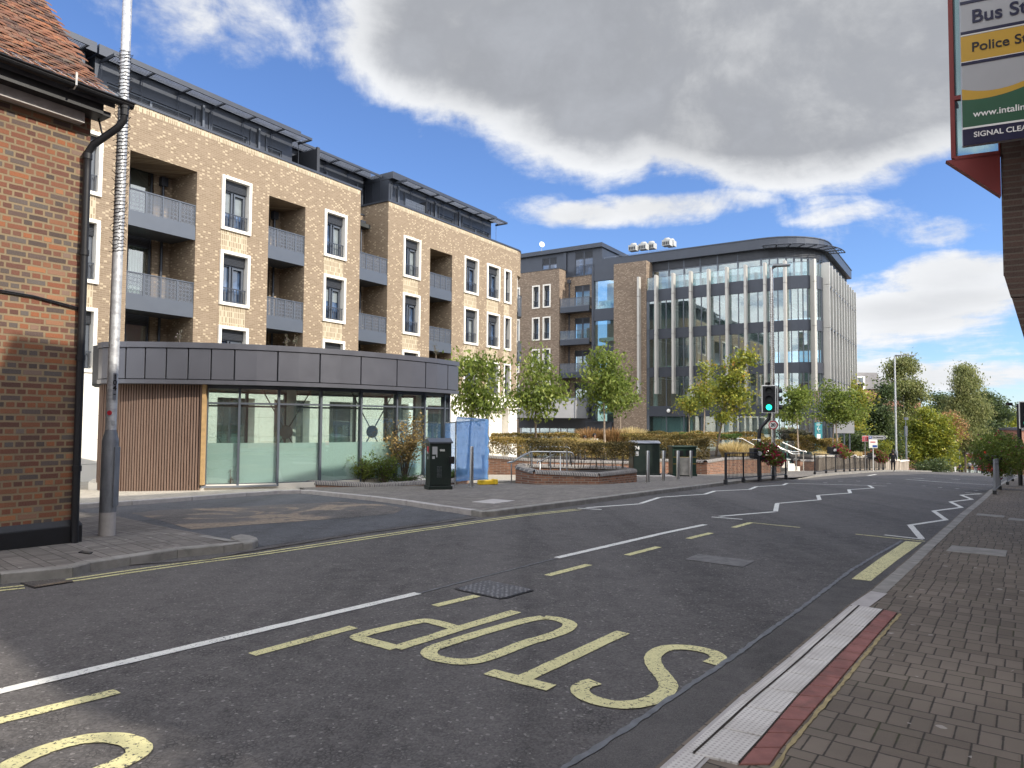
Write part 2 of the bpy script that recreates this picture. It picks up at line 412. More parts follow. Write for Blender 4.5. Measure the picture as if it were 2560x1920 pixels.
asphalt('asphalt_old', (.11, .10, .092), chips=.6, patch=(.36, .285, .21))
asphalt('asphalt_gutter', (.088, .082, .078), chips=.1, big=.35, scale=2.2)
paint('paint_white', (.72, .71, .66), .3)
paint('paint_yellow', (.66, .61, .32), .4)
plain('tarmac_pale', (.145, .14, .135), .85, 0, .3, 9., .5, 60.)
plain('window_blind', (.20, .225, .235), .12, 0, .15, 3.)
plain('sealant', (.125, .130, .138), .6, 0, .3, 12.)
pavers('pavers_right', [(0, (.13, .106, .083)), (.5, (.165, .137, .108)), (1, (.20, .165, .132))], (.035, .03, .026), 36.)
pavers('pavers_left', [(0, (.15, .135, .12)), (.5, (.20, .18, .16)), (1, (.25, .225, .20))], (.055, .05, .045), 42.)
pavers('pavers_plaza', [(0, (.34, .31, .26)), (.5, (.42, .38, .32)), (1, (.50, .46, .38))], (.16, .14, .12), 33., blotch=.12)
plain('kerb_stone', (.26, .245, .22), .85, 0, .25, 4., .5, 50., dirt=.5)
plain('kerb_pale', (.42, .39, .37), .8, 0, .12, 6., .3, 80., dirt=.25)
plain('sand_joint', (.30, .24, .12), .9, 0, .3, 12.)
plain('ground_earth', (.09, .085, .07), .95, 0, .3, .5)
plain('soil', (.025, .018, .012), .95, 0, .4, 12., .8, 30.)
plain('stone_white', (.80, .76, .68), .6, 0, .04, 1.5, .05)
plain('stone_cream', (.72, .67, .58), .7, 0, .06, 1.2, .1)
plain('dark_metal', (.055, .062, .078), .42, .35, .06, 1.2)
plain('dark_metal_flat', (.035, .038, .046), .55, .2, .08, 1.)
plain('mid_metal', (.105, .118, .14), .42, .35, .06, 1.)
plain('grey_panel', (.12, .122, .14), .38, .45, .05, .8)
plain('pale_panel', (.34, .34, .35), .4, .3, .05, .8)
plain('louvre_metal', (.30, .32, .36), .35, .6, .05, 2.)
plain('black_plastic', (.012, .012, .014), .4, 0, .2, 6.)
plain('black_paint', (.010, .010, .012), .5, 0, .2, 8., .2, 20.)
plain('cabinet_green', (.007, .015, .012), .45, 0, .2, 4., dirt=.2)
plain('bin_green', (.012, .032, .022), .4, 0, .15, 4., dirt=.2)
plain('steel', (.50, .50, .49), .3, .95, .06, 10.)
plain('steel_bright', (.66, .65, .62), .28, .9, .05, 10.)
plain('fan_white', (.40, .40, .38), .5, 0, .05, 6.)
plain('white_plastic', (.75, .75, .73), .45, 0, .05, 6.)
plain('white_paint', (.78, .77, .73), .5, 0, .06, 4., dirt=.15)
plain('red_paint', (.22, .035, .03), .5, 0, .1, 2.)
plain('sign_red', (.52, .03, .05), .45, 0, .08, 4.)
plain('sign_yellow', (.50, .30, .035), .4, 0, .04, 2.)
plain('sign_green', (.025, .095, .05), .4, 0, .1, 2.)
plain('sign_navy', (.012, .014, .045), .35, 0, .1, 2.)
plain('sign_grey', (.37, .375, .38), .4, 0, .04, 2.)
plain('sign_blue', (.02, .07, .30), .45, 0, .06, 2.)
plain('sign_teal', (.05, .24, .27), .4, 0, .08, 2.)
plain('fence_yellow', (.75, .50, .03), .5, 0, .08, 5.)
plain('fin_beige', (.47, .45, .41), .45, .15, .05, .7)
plain('plaster', (.55, .54, .50), .8, 0, .06, 1.)
plain('interior_dark', (.05, .055, .055), .8, 0, .3, .5)
plain('interior_grey', (.24, .27, .26), .8, 0, .2, .4)
plain('timber_new', (.42, .27, .12), .6, 0, .15, 8.)
plain('skin', (.48, .28, .2), .5, 0, .05, 8.)
plain('cloth_black', (.012, .012, .016), .9, 0, .3, 10.)
plain('cloth_grey', (.25, .27, .30), .9, 0, .2, 10.)
plain('cloth_white', (.65, .64, .62), .9, 0, .08, 10.)
plain('cloth_navy', (.02, .025, .05), .9, 0, .2, 10.)
plain('hair', (.02, .013, .01), .7, 0, .3, 20.)
plain('bark', (.11, .085, .062), .9, 0, .3, 14., .6, 40.)
plain('bark_pale', (.38, .30, .23), .85, 0, .3, 10., .4, 40.)
plain('bark_birch', (.5, .48, .43), .8, 0, .3, 9., .3, 40., dirt=.4)
plain('slate', (.10, .10, .11), .6, 0, .3, 1.5, .3, 8.)
plain('tile_far', (.17, .16, .16), .8, 0, .2, 1.)
brick('brick_buff', [(0, (.205, .15, .10)), (.5, (.23, .17, .115)), (1, (.26, .195, .135))], (.30, .235, .165), ms=.009, glint=(.1125, .075, .87, (.50, .405, .28)), blotch=.05, bumps=.5)
brick('brick_buff_shaded', [(0, (.13, .09, .064)), (.5, (.18, .125, .09)), (1, (.25, .18, .13))], (.24, .195, .15), ms=.010, glint=(.1125, .075, .86, (.38, .30, .22)), blotch=.08)  # darker copy of the buff brick, shade put into its colour
brick('brick_grid', [(0, (.24, .18, .11)), (.5, (.30, .23, .15)), (1, (.37, .29, .20))], (.50, .43, .31), bw=.085, bh=.245, ms=.018, blotch=.04, stack=True, glint=(.085, .245, .78, (.54, .46, .32)))
brick('brick_old', [(0, (.05, .032, .032)), (.16, (.11, .095, .09)), (.3, (.09, .036, .03)), (.45, (.165, .052, .032)), (.6, (.22, .072, .036)), (.72, (.31, .10, .036)), (.84, (.12, .045, .036)), (.92, (.38, .15, .06)), (1, (.15, .13, .12))],
      (.26, .195, .115), bw=.225, bh=.079, ms=.013, rough=.9, bumps=.9, blotch=.45, hdr=1)
brick('brick_planter', [(0, (.14, .06, .04)), (.5, (.24, .10, .06)), (1, (.33, .15, .085))], (.30, .24, .19), ms=.010, blotch=.3)
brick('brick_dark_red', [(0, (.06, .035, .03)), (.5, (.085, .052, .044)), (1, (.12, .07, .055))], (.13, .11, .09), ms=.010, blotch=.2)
brick('brick_red', [(0, (.26, .09, .055)), (.5, (.34, .12, .07)), (1, (.42, .17, .10))], (.36, .28, .22), ms=.010, blotch=.2)
brick('cap_blue', [(0, (.095, .095, .10)), (.5, (.14, .135, .14)), (1, (.19, .185, .185))], (.42, .38, .33), bw=.075, bh=2., ms=.009, blotch=.2, stack=True)
t = NT('galvanised'); o = t.obj()
mp = t.n('ShaderNodeMapping', {'Vector': o, 'Scale': (1, 1, 1.)}).outputs[0]
sp_ = t.n('ShaderNodeTexVoronoi', {'Vector': t.n('ShaderNodeMapping', {'Vector': o, 'Scale': (14, 14, 30)}).outputs[0], 'Scale': 1.}); cs = t.n('ShaderNodeSeparateColor', {0: sp_.outputs['Color']}).outputs[0]
c = t.mix(cs, (.48, .49, .51), (.66, .67, .68)); c = t.mix(t.rng(t.noise(mp, 1.1, 4), .4, .7, 0, .3), c, (.36, .37, .39))
t.done(t.pr(c, t.rng(cs, 0, 1, .38, .6), .45))
t = NT('column_grey'); o = t.obj(); n_ = t.noise(t.n('ShaderNodeMapping', {'Vector': o, 'Scale': (9, 9, 3)}).outputs[0], 1., 5, .7)
t.done(t.pr(t.mix(t.rng(n_, .35, .65), (.17, .18, .20), (.26, .27, .29)), .5, .3))
# perforated balustrade sheet: rings of small cut-outs
t = NT('perforated'); o, h, z, sp = wallvec(t)
cs_ = .15
def cell(x): return t.math('SUBTRACT', t.math('FRACT', t.math('DIVIDE', x, cs_)), .5)
a, b = cell(h), cell(z); r = t.math('SQRT', t.math('ADD', t.math('MULTIPLY', a, a), t.math('MULTIPLY', b, b)))
ang = t.math('ARCTAN2', b, a)
ring = t.math('LESS_THAN', t.math('ABSOLUTE', t.math('SUBTRACT', r, .34)), .085)
seg = t.math('GREATER_THAN', t.math('SINE', t.math('MULTIPLY', ang, 8.)), -.45)
cen = t.math('LESS_THAN', r, .13)
cor = t.math('GREATER_THAN', r, .61)
hole = t.math('MAXIMUM', t.math('MULTIPLY', ring, seg), t.math('MAXIMUM', cen, cor))
p = t.pr((.13, .145, .17), .42, .35)
t.done(t.n('ShaderNodeMixShader', {0: hole, 1: p, 2: t.n('ShaderNodeBsdfTransparent').outputs[0]}).outputs[0])
# ribbed louvre
t = NT('louvre'); o, h, z, sp = wallvec(t)
w_ = t.math('FRACT', t.math('DIVIDE', z, .06))
t.done(t.pr(t.mix(w_, (.012, .013, .016), (.075, .082, .098)), .5, .3, t.bump(w_, .6, .02)))
glassmat('glass_clear', (.86, .92, .90), 1.1, .015, 1.55, .09)
glassmat('glass_office', (.74, .88, .88), 1.3, .02, 1.6, .10)
glassmat('glass_balustrade', (.78, .88, .90), 1.1, .03)
darkglass('glass_dark'); darkglass('glass_blue', (.03, .05, .09))
t = NT('frosted'); o = t.obj()
t.done(t.n('ShaderNodeMixShader', {0: .92, 1: t.n('ShaderNodeBsdfTransparent', {'Color': (.85, .95, .92, 1)}).outputs[0], 2: t.n('ShaderNodeMixShader', {0: .25, 1: t.pr((.74, .82, .79), .35), 2: t.n('ShaderNodeBsdfTranslucent', {'Color': (.78, .86, .83, 1)}).outputs[0]}).outputs[0]}).outputs[0])
t = NT('curtain'); o, h, z, sp = wallvec(t)
f_ = t.math('SINE', t.math('MULTIPLY', h, 55.)); t.done(t.pr(t.mix(t.rng(f_, -1, 1), (.42, .46, .44), (.62, .66, .63)), .8, 0, t.bump(f_, .4, .02)))
# timber battens
t = NT('timber'); o, h, z, sp = wallvec(t)
wn = t.n('ShaderNodeTexWhiteNoise', {'W': t.math('FLOOR', t.math('DIVIDE', h, .071))}, noise_dimensions='1D').outputs[0]
gr = t.noise(t.n('ShaderNodeMapping', {'Vector': o, 'Scale': (30, 30, 1.2)}).outputs[0], 1., 6, .7)
c = t.mix(t.rng(gr, .3, .7), (.12, .075, .055), (.27, .18, .135)); c = t.mix(t.math('MULTIPLY', wn, .5), c, (.20, .145, .115))
t.done(t.pr(c, .75, 0, t.bump(gr, .2, .003), .25))
# clay tiles
t = NT('clay_tiles'); o = t.obj(); a = t.n('ShaderNodeAttribute', attribute_name='v').outputs['Fac']
c = t.ramp(a, [(0, (.065, .045, .04)), (.25, (.12, .062, .046)), (.5, (.20, .085, .05)), (.75, (.15, .09, .065)), (.92, (.27, .11, .055)), (1, (.09, .08, .07))])
lich = t.rng(t.noise(o, 14., 6, .75), .54, .66, 0, .55); c = t.mix(lich, c, (.075, .07, .06)); c = t.mix(t.rng(t.noise(o, 30., 4), .62, .7, 0, .6), c, (.34, .30, .18))
t.done(t.pr(c, .88, 0, t.bump(t.noise(o, 40., 5, .7), .5, .006), .2))
# blue debris netting
t = NT('netting'); o, h, z, sp = wallvec(t)
f1 = t.noise(t.n('ShaderNodeMapping', {'Vector': o, 'Scale': (2.2, 2.2, .9)}).outputs[0], 1., 3)
c = t.mix(t.rng(f1, .35, .65), (.10, .28, .66), (.22, .46, .86))
d_ = t.n('ShaderNodeMixShader', {0: .45, 1: t.pr(c, .7), 2: t.n('ShaderNodeBsdfTranslucent', {'Color': (.25, .5, .95, 1)}).outputs[0]}).outputs[0]
t.done(t.n('ShaderNodeMixShader', {0: .46, 1: d_, 2: t.n('ShaderNodeBsdfTransparent', {'Color': (.7, .82, 1, 1)}).outputs[0]}).outputs[0])
def emis(name, col, st):
    t = NT(name); return t.done(t.n('ShaderNodeEmission', {'Color': (*col, 1), 'Strength': st}).outputs[0])
emis('lamp_green', (.02, 1., .55), 1.6); emis('lamp_red', (1., .02, .03), 1.3)
# tactile slabs with rows of small studs
t = NT('tactile'); o = t.obj()
mp = t.n('ShaderNodeMapping', {'Vector': o, 'Rotation': (0, 0, R(38))}).outputs[0]; sp = t.n('ShaderNodeSeparateXYZ', {0: mp})
def c2(x): return t.math('SUBTRACT', t.math('FRACT', t.math('DIVIDE', x, .026)), .5)
a, b = c2(sp.outputs[0]), c2(sp.outputs[1]); r = t.math('SQRT', t.math('ADD', t.math('MULTIPLY', a, a), t.math('MULTIPLY', b, b)))
dot = t.math('LESS_THAN', r, .27)
c = t.mix(t.math('MULTIPLY', dot, .6), (.60, .57, .53), (.22, .20, .18)); c = t.mix(t.rng(t.noise(o, 3., 6, .7), .38, .66, 0, .55), c, (.33, .30, .27))
t.done(t.pr(c, .8, 0, t.bump(dot, -.5, .004)))
plain('paver_red', (.24, .10, .085), .85, 0, .3, 5., .5, 60., dirt=.5)
leafmat('leaf_green', [(0, (.04, .065, .012)), (.4, (.11, .16, .026)), (.75, (.24, .29, .06)), (1, (.42, .44, .13))], tr=.4)
leafmat('leaf_maple', [(0, (.07, .11, .018)), (.4, (.18, .22, .035)), (.75, (.38, .37, .06)), (.93, (.50, .38, .07)), (1, (.52, .22, .05))])
leafmat('leaf_birch', [(0, (.07, .09, .03)), (.5, (.20, .22, .075)), (1, (.40, .38, .16))], tr=.4)
leafmat('leaf_dark', [(0, (.018, .03, .014)), (.5, (.055, .085, .03)), (.85, (.13, .17, .06)), (1, (.26, .29, .13))], tr=.3)
leafmat('leaf_yellow', [(0, (.06, .09, .015)), (.45, (.17, .21, .03)), (.8, (.34, .33, .04)), (1, (.48, .42, .05))])
leafmat('leaf_copper', [(0, (.10, .08, .03)), (.5, (.32, .19, .08)), (1, (.52, .30, .14))])
leafmat('leaf_hedge', [(0, (.05, .055, .015)), (.3, (.17, .15, .035)), (.6, (.36, .26, .08)), (.85, (.52, .38, .15)), (1, (.58, .28, .10))])
leafmat('leaf_hedge_dark', [(0, (.035, .035, .012)), (.5, (.12, .095, .03)), (.85, (.26, .19, .065)), (1, (.42, .29, .11))], tr=.25)
leafmat('grass_gold', [(0, (.36, .27, .11)), (.5, (.62, .50, .25)), (1, (.78, .68, .40))], tr=.4)
leafmat('grass_green', [(0, (.03, .07, .012)), (.5, (.08, .14, .03)), (1, (.20, .25, .07))])
leafmat('leaf_silver', [(0, (.07, .075, .05)), (.6, (.15, .15, .10)), (1, (.22, .17, .22))])
leafmat('petal_red', [(0, (.22, .008, .02)), (.5, (.36, .015, .045)), (.8, (.32, .02, .14)), (1, (.55, .10, .03))], tr=.2)
# ================================================================ SETTING
def drape(name, poly, mat, dz, kind='structure', smax=None, **k):
    """a sheet that follows the lie of the land, dz above it"""
    bm = bmesh.new()
    vs = [bm.verts.new((p[0], p[1], 0)) for p in poly]
    f = bm.faces.new(vs); bmesh.ops.triangulate(bm, faces=[f])
    ss = [st(p[0], p[1])[0] for p in poly]; tt = [st(p[0], p[1])[1] for p in poly]
    nS = Vector((DS[0], DS[1], 0)); nT = Vector((-DS[1], DS[0], 0))
    cuts = [(nS, s) for s in [-40, 0, 10, 20, 27, 41, 68, 130, 210] + [30 + 1.5 * i for i in range(21)]]
    cuts += [(nT, t_) for t_ in [10, 50] + [12, 14, 16, 18, 20, 23, 26, 30, 34, 38, 42, 46]]
    for n_, d_ in cuts:
        lo, hi = (min(ss), max(ss)) if n_ is nS else (min(tt), max(tt))
        if lo < d_ < hi:
            bmesh.ops.bisect_plane(bm, geom=bm.verts[:] + bm.edges[:] + bm.faces[:], plane_co=n_ * d_, plane_no=n_, dist=1e-5)
    for v in bm.verts: v.co.z = gz(v.co.x, v.co.y) + dz
    bmesh.ops.triangulate(bm, faces=bm.faces[:])
    bmesh.ops.recalc_face_normals(bm, faces=bm.faces[:])
    if bm.faces and sum(f.normal.z for f in bm.faces) < 0: bmesh.ops.reverse_faces(bm, faces=bm.faces[:])
    me = bpy.data.meshes.new(name); bm.to_mesh(me); bm.free()
    me.materials.append(M[mat]); o = bpy.data.objects.new(name, me); COL.objects.link(o)
    if kind: o['kind'] = kind
    return o
def P2(px, py, off=0.):
    p = gnd(px, py, off); return (p.x, p.y)
def offs(pts, d):
    """offset an open polyline sideways (left of travel positive)"""
    out = []
    for i, p in enumerate(pts):
        a = Vector(pts[max(i - 1, 0)][:2]); b = Vector(pts[min(i + 1, len(pts) - 1)][:2]); t_ = (b - a).normalized()
        out.append((p[0] - t_.y * d, p[1] + t_.x * d))
    return out
def dens_pl(pts, step=1.):
    out = [tuple(pts[0][:2])]
    for a, b in zip(pts, pts[1:]):
        n_ = max(1, int(math.dist(a[:2], b[:2]) / step))
        for i in range(1, n_ + 1): out.append((a[0] + (b[0] - a[0]) * i / n_, a[1] + (b[1] - a[1]) * i / n_))
    return out
def kerb(name, pts, side, mat='kerb_stone', w=.13, h=.103, hs=None):
    pts = dens_pl(pts, .9); inn = offs(pts, w * side); mb = MB()
    rnd = random.Random(5)
    for i in range(len(pts) - 1):
        a, b, c, d = pts[i], pts[i + 1], inn[i + 1], inn[i]
        hh = [h] * 4 if hs is None else [hs(i / (len(pts) - 1))] * 2 + [hs((i) / (len(pts) - 1))] * 2
        if hs: hh = [hs(i / (len(pts) - 1)), hs((i + 1) / (len(pts) - 1)), hs((i + 1) / (len(pts) - 1)), hs(i / (len(pts) - 1))]
        # each stone a touch short of the next, its arris slightly rounded
        q = lambda p, z: (p[0], p[1], gz(p[0], p[1]) + z)
        def lerp(u, v, k): return (u[0] + (v[0] - u[0]) * k, u[1] + (v[1] - u[1]) * k)
        a2, b2 = lerp(a, b, .006), lerp(a, b, .994); d2, c2_ = lerp(d, c, .006), lerp(d, c, .994)
        ar, br = lerp(a2, d2, .14), lerp(b2, c2_, .14)
        j = rnd.uniform(-.003, .003)
        for u, v, z0, z1, z2, z3, e, f_ in ((a2, b2, -.06, -.06, hh[1] - .018, hh[0] - .018, b2, a2),):
            mb.quad(q(a2, -.06), q(b2, -.06), q(b2, hh[1] - .016 + j), q(a2, hh[0] - .016 + j))
            mb.quad(q(a2, hh[0] - .016 + j), q(b2, hh[1] - .016 + j), q(br, hh[1] + j), q(ar, hh[0] + j))
            mb.quad(q(ar, hh[0] + j), q(br, hh[1] + j), q(c2_, hh[2] + j), q(d2, hh[3] + j))
            mb.quad(q(b2, -.06), q(c2_, -.06), q(c2_, hh[2] + j), q(b2, hh[1] - .016 + j))
            mb.quad(q(d2, -.06), q(a2, -.06), q(a2, hh[0] - .016 + j), q(d2, hh[3] + j))
    o = mb.build(name, M[mat]); o['kind'] = 'structure'; return o
S2 = lambda s, t_: xy(s, t_)
drape('ground', [xy(-60, -500), xy(700, -500), xy(700, 600), xy(-60, 600)], 'ground_earth', -.08)
# main carriageway
kR = [P2(1636, 1920, .1), P2(1849, 1733, .1), P2(1965, 1640, .1), P2(2050.7, 1568, .1), P2(2118, 1513, .1), P2(2171, 1478, .1), P2(2262, 1402, .1), P2(2340, 1335, .1), P2(2400, 1283, .1), P2(2450, 1245, .1), P2(2492, 1212, .1)]
d0 = Vector(kR[0]) - Vector(kR[1]); d0.normalize()
kR = [tuple(Vector(kR[0]) + d0 * 14)] + kR
e0 = Vector(kR[-1]); kR += [tuple(e0 + Vector((.60, .80)) * 10), tuple(e0 + Vector((.60, .80)) * 28), tuple(e0 + Vector((.60, .80)) * 80), tuple(e0 + Vector((.60, .80)) * 160)]
kL1 = [P2(-300, 1500), P2(0, 1461), P2(182, 1443), P2(226, 1430), P2(325, 1414), P2(443, 1395), P2(560, 1383), P2(606, 1376.5)]
kL2 = [P2(1178, 1289), P2(1205, 1293.5), P2(1240, 1291), P2(1290, 1284), P2(1380, 1271.5), P2(1460, 1261), P2(1560, 1247), P2(1640, 1236), P2(1740, 1223), P2(1850, 1208), P2(1920, 1203), P2(1985, 1200)]
kL3 = [P2(1985, 1200), P2(2050, 1191.5), P2(2110, 1186)]
far_l = [spot(2170, 48).xy[:], spot(2235, 57).xy[:], spot(2310, 68).xy[:], spot(2350, 80).xy[:], spot(2390, 110).xy[:], spot(2420, 160).xy[:], spot(2440, 230).xy[:]]
kL3 += [tuple(p) for p in far_l]
road_poly = [xy(-30, -14), xy(-30, 14)] + [xy(-4, 14)] + [P2(150, 1300)] + [xy(16, 20), xy(40, 34), xy(70, 34), xy(230, 60), xy(230, -60)] 
drape('road', [xy(-40, -30), xy(230, -80), xy(230, 60), xy(45, 40), xy(-40, 30)], 'asphalt', 0.)
# pavement on the right, where the photographer stands
drape('pavement', kR + [xy(190, -60), xy(-20, -40)], 'pavers_right', .10)
kerb('kerb', kR[6:], -1, 'kerb_stone', .15)
kerb('kerb', kR[:6] + [kR[6]], -1, 'kerb_pale', .165)
# pavement round the old house, left
back1 = [P2(618, 1360, .1), P2(598, 1352, .1), P2(500, 1333, .1), P2(434, 1321, .1), P2(366, 1306, .1), P2(300, 1291, .1), P2(262, 1284, .1), P2(200, 1279, .1)]
kerb('kerb', kL1, 1, 'kerb_stone', .15)
mb = MB(); q = [P2(604, 1377), P2(632, 1373.5), P2(645, 1367), P2(643, 1361), P2(628, 1356), P2(600, 1352), P2(575, 1360)]
mb.prism(q, [gz(*p) - .05 for p in q], [gz(*p) + .10 for p in q]); o = mb.build('kerb', M['kerb_stone'], bevel=.025); o['kind'] = 'structure'
kerb('kerb', back1[1:], 1, 'kerb_stone', .13, hs=lambda k: max(.03, .103 - k * .07) + .0)
drape('pavement', kL1 + back1 + [xy(-4, 22), xy(-40, 30), xy(-40, 5)], 'pavers_left', .094)
# side lane between the house and the pavilion
lane = [P2(620, 1372), P2(1178, 1291), P2(1015, 1262), P2(841, 1243), P2(758, 1234), P2(617, 1239), P2(480, 1252), P2(190, 1275), xy(0, 30), xy(-12, 30), xy(-5, 17), P2(262, 1290), P2(434, 1330)]
drape('side_lane', lane, 'asphalt_lane', .004)
lane_old = [P2(480, 1325), P2(560, 1318), P2(640, 1312), P2(740, 1305), P2(860, 1296), P2(985, 1285), P2(1010, 1272), P2(960, 1262), P2(850, 1256), P2(700, 1262), P2(600, 1268), P2(500, 1272), P2(400, 1276), P2(330, 1284), P2(400, 1302)]
drape('worn_patch', lane_old, 'asphalt_old', .008)
# pavement and plaza beyond
kP = [xy(1, 27), P2(190, 1272), P2(330, 1263), P2(480, 1252), P2(617, 1241), P2(700, 1235.5), P2(752, 1234), P2(775, 1236)]
kQ = [P2(775, 1236), P2(841, 1243), P2(925, 1252), P2(1015, 1264), P2(1100, 1278), P2(1178, 1289)]
kerb('kerb', kP, 1, 'kerb_pale', .14)
kerb('kerb', kQ, 1, 'kerb_pale', .13, hs=lambda k: .103)
kerb('kerb', kL2, 1, 'kerb_stone', .16, hs=lambda k: .103 if k < .9 else max(.01, .103 * (1 - (k - .9) * 10)))
kerb('kerb', kL3, 1, 'kerb_stone', .16, hs=lambda k: min(.103, .01 + k * 4))
front = kL2[:-1] + kL3
drape('pavement', kQ + front[1:] + [xy(150, 40), xy(60, 34), xy(60, 15.6), xy(31.5, 15.6), xy(28, 16.2), xy(14, 16.2), P2(735, 1222.5)], 'pavers_left', .094)
drape('plaza', kP[:-1] + [P2(735, 1226.0), xy(14, 16.6), xy(24, 16.6), xy(31.5, 15.9), xy(60, 15.9), xy(60, 90), xy(-20, 90), xy(-20, 27)], 'pavers_plaza', .088)
# gutter strip of smoother asphalt and its sealing line, kerbside pavers
seam = [P2(1416, 1920), P2(1569, 1823), P2(1733, 1711), P2(1845, 1636), P2(2000, 1524), P2(2128, 1427), P2(2255, 1353)]
seam = [tuple(Vector(seam[0]) + d0 * 12)] + seam
drape('gutter', seam + kR[8:3:-1] + [kR[3], kR[2], kR[1], kR[0]], 'asphalt_gutter', .004)
def ribbon(name, pts, w, mat, dz=.006, rag=0., step=.25, kind='structure', closed=False):
    rn = random.Random(len(pts) * 7 + int(w * 1000))
    pts = dens_pl(pts, step)
    mb = MB(); L_, R_ = [], []
    for i, p in enumerate(pts):
        a = Vector(pts[i - 1] if (i or not closed) and i else (pts[-2] if closed else pts[0])); b = Vector(pts[i + 1] if i < len(pts) - 1 else (pts[1] if closed else pts[-1]))
        t_ = (b - a)
        t_ = t_.normalized() if t_.length > 1e-9 else Vector((1, 0))
        h1, h2 = w / 2 + rn.uniform(-rag, rag), w / 2 + rn.uniform(-rag, rag)
        l_, r_ = (p[0] - t_.y * h1, p[1] + t_.x * h1), (p[0] + t_.y * h2, p[1] - t_.x * h2)
        L_.append((*l_, gz(*l_) + dz)); R_.append((*r_, gz(*r_) + dz))
    n_ = len(pts); mb.add(L_ + R_, [(n_ + i, n_ + i + 1, i + 1, i) for i in range(n_ - 1)])
    o = mb.build(name, M[mat]);
    if kind: o['kind'] = kind
    return o
ribbon('sealing_line', seam, .038, 'sealant', .009, .009, .05)
ribbon('sealing_line', [P2(1045, 1485), P2(1160, 1455), P2(1390, 1397)], .025, 'sealant', .006, .005, .08)
ribbon('joint_line', [P2(240, 1420), P2(520, 1400), P2(620, 1381), P2(900, 1336), P2(1190, 1296)], .035, 'soil', .007, .012, .12)
# bus-boarder kerb: studded slabs, red pavers, a thin worn yellow line
tL = [P2(1733.6, 1890, .1), P2(1894, 1742.7, .1), P2(1995, 1656.8, .1), P2(2148, 1517, .1)]
tR = [P2(1845.7, 1914.6, .1), P2(1909, 1843.6, .1), P2(1957.8, 1785.7, .1), P2(2000, 1737, .1), P2(2209, 1526, .1)]
rR = [P2(1925, 1914, .1), P2(1960, 1863, .1), P2(2082, 1722, .1), P2(2179, 1606, .1), P2(2242.7, 1534, .1)]
def along(pl, k):
    ls = [math.dist(a, b) for a, b in zip(pl, pl[1:])]; tot = sum(ls) * k
    for a, b, l_ in zip(pl, pl[1:], ls):
        if tot <= l_: return (a[0] + (b[0] - a[0]) * tot / l_, a[1] + (b[1] - a[1]) * tot / l_)
        tot -= l_
    return pl[-1]
def slabs(name, A_, B_, n_, mat, gap, dz):
    mb = MB()
    for i in range(n_):
        k0, k1 = (i + gap) / n_, (i + 1 - gap) / n_
        a, b, c, d = along(A_, k0), along(A_, k1), along(B_, k1), along(B_, k0)
        ctr = Vector(((a[0] + c[0]) / 2, (a[1] + c[1]) / 2)); q = []
        for p in (a, b, c, d):
            p = ctr + (Vector(p) - ctr) * .985; q.append((p.x, p.y))
        zz = [gz(*p) for p in q]
        mb.prism(q, [z + .06 for z in zz], [z + dz for z in zz])
    o = mb.build(name, M[mat], bevel=.004); o['kind'] = 'structure'; return o
under = tL + rR[::-1]
drape('paver_bed', tL + [rR[-1]] + rR[::-1][1:], 'soil', .101)
slabs('tactile_paving', tL, tR, 10, 'tactile', .012, .112)
slabs('red_pavers', tR, rR, 17, 'paver_red', .02, .110)
mkerb = [tuple(Vector(kR[1])), kR[2], kR[3], kR[4]]
ribbon('studded_kerb_face', offs(dens_pl([kR[1], kR[2], kR[3], kR[4], kR[5]], .4), -.095), .10, 'tactile', .1085, 0, .3)
ribbon('yellow_line', [tuple(Vector(rR[0]) + d0 * .3 )] + [(p[0] + .02, p[1] - .014) for p in rR], .022, 'sand_joint', .105, .006, .05)
ribbon('slab_joint', tL, .014, 'soil', .114, .002, .2)
ribbon('slab_joint', tR, .010, 'soil', .114, .002, .2)
# ---------------------------------------------------------------- road markings
def mark(name, pix, w, col='paint_white', rag=.004, step=.12, dz=.006):
    return ribbon(name, [P2(*p) for p in pix], w, col, dz, rag, step)
mark('centre_line', [(-150, 1766), (0, 1730), (1045, 1484)], .10)
mark('centre_line', [(1392, 1395.5), (1763, 1312)], .10)
for a, b in (((-120, 1834), (294, 1730)), ((630, 1638), (884, 1569)), ((1087, 1516), (1193, 1490.5)), ((1368, 1440), (1472, 1412.5)), ((1567, 1389), (1646, 1368)), ((1721, 1347.5), (1778, 1333)), ((1834, 1319.5), (1876, 1307.5))):
    mark('bay_dash', [a, b], .10, 'paint_yellow')
mark('bay_line', [(1872, 1306.7), (2000, 1319.4)], .07, 'paint_yellow')
mark('bay_line', [(2138, 1336), (2312, 1354)], .07, 'paint_yellow')
drape('bay_block', [P2(2129, 1449), P2(2177, 1454), P2(2305, 1357), P2(2264, 1354)], 'paint_yellow', .008)
DY = [(-200, 1494), (0, 1471), (60, 1465)], [(165, 1450), (400, 1416), (640, 1384.5), (1000, 1331), (1280, 1291), (1440, 1273.5)]
for seg_ in DY:
    w1 = [P2(*p) for p in seg_]
    ribbon('double_yellow_line', w1, .055, 'paint_yellow', .006, .006, .15)
    ribbon('double_yellow_line', offs(dens_pl(w1, .5), -.13), .055, 'paint_yellow', .006, .006, .15)
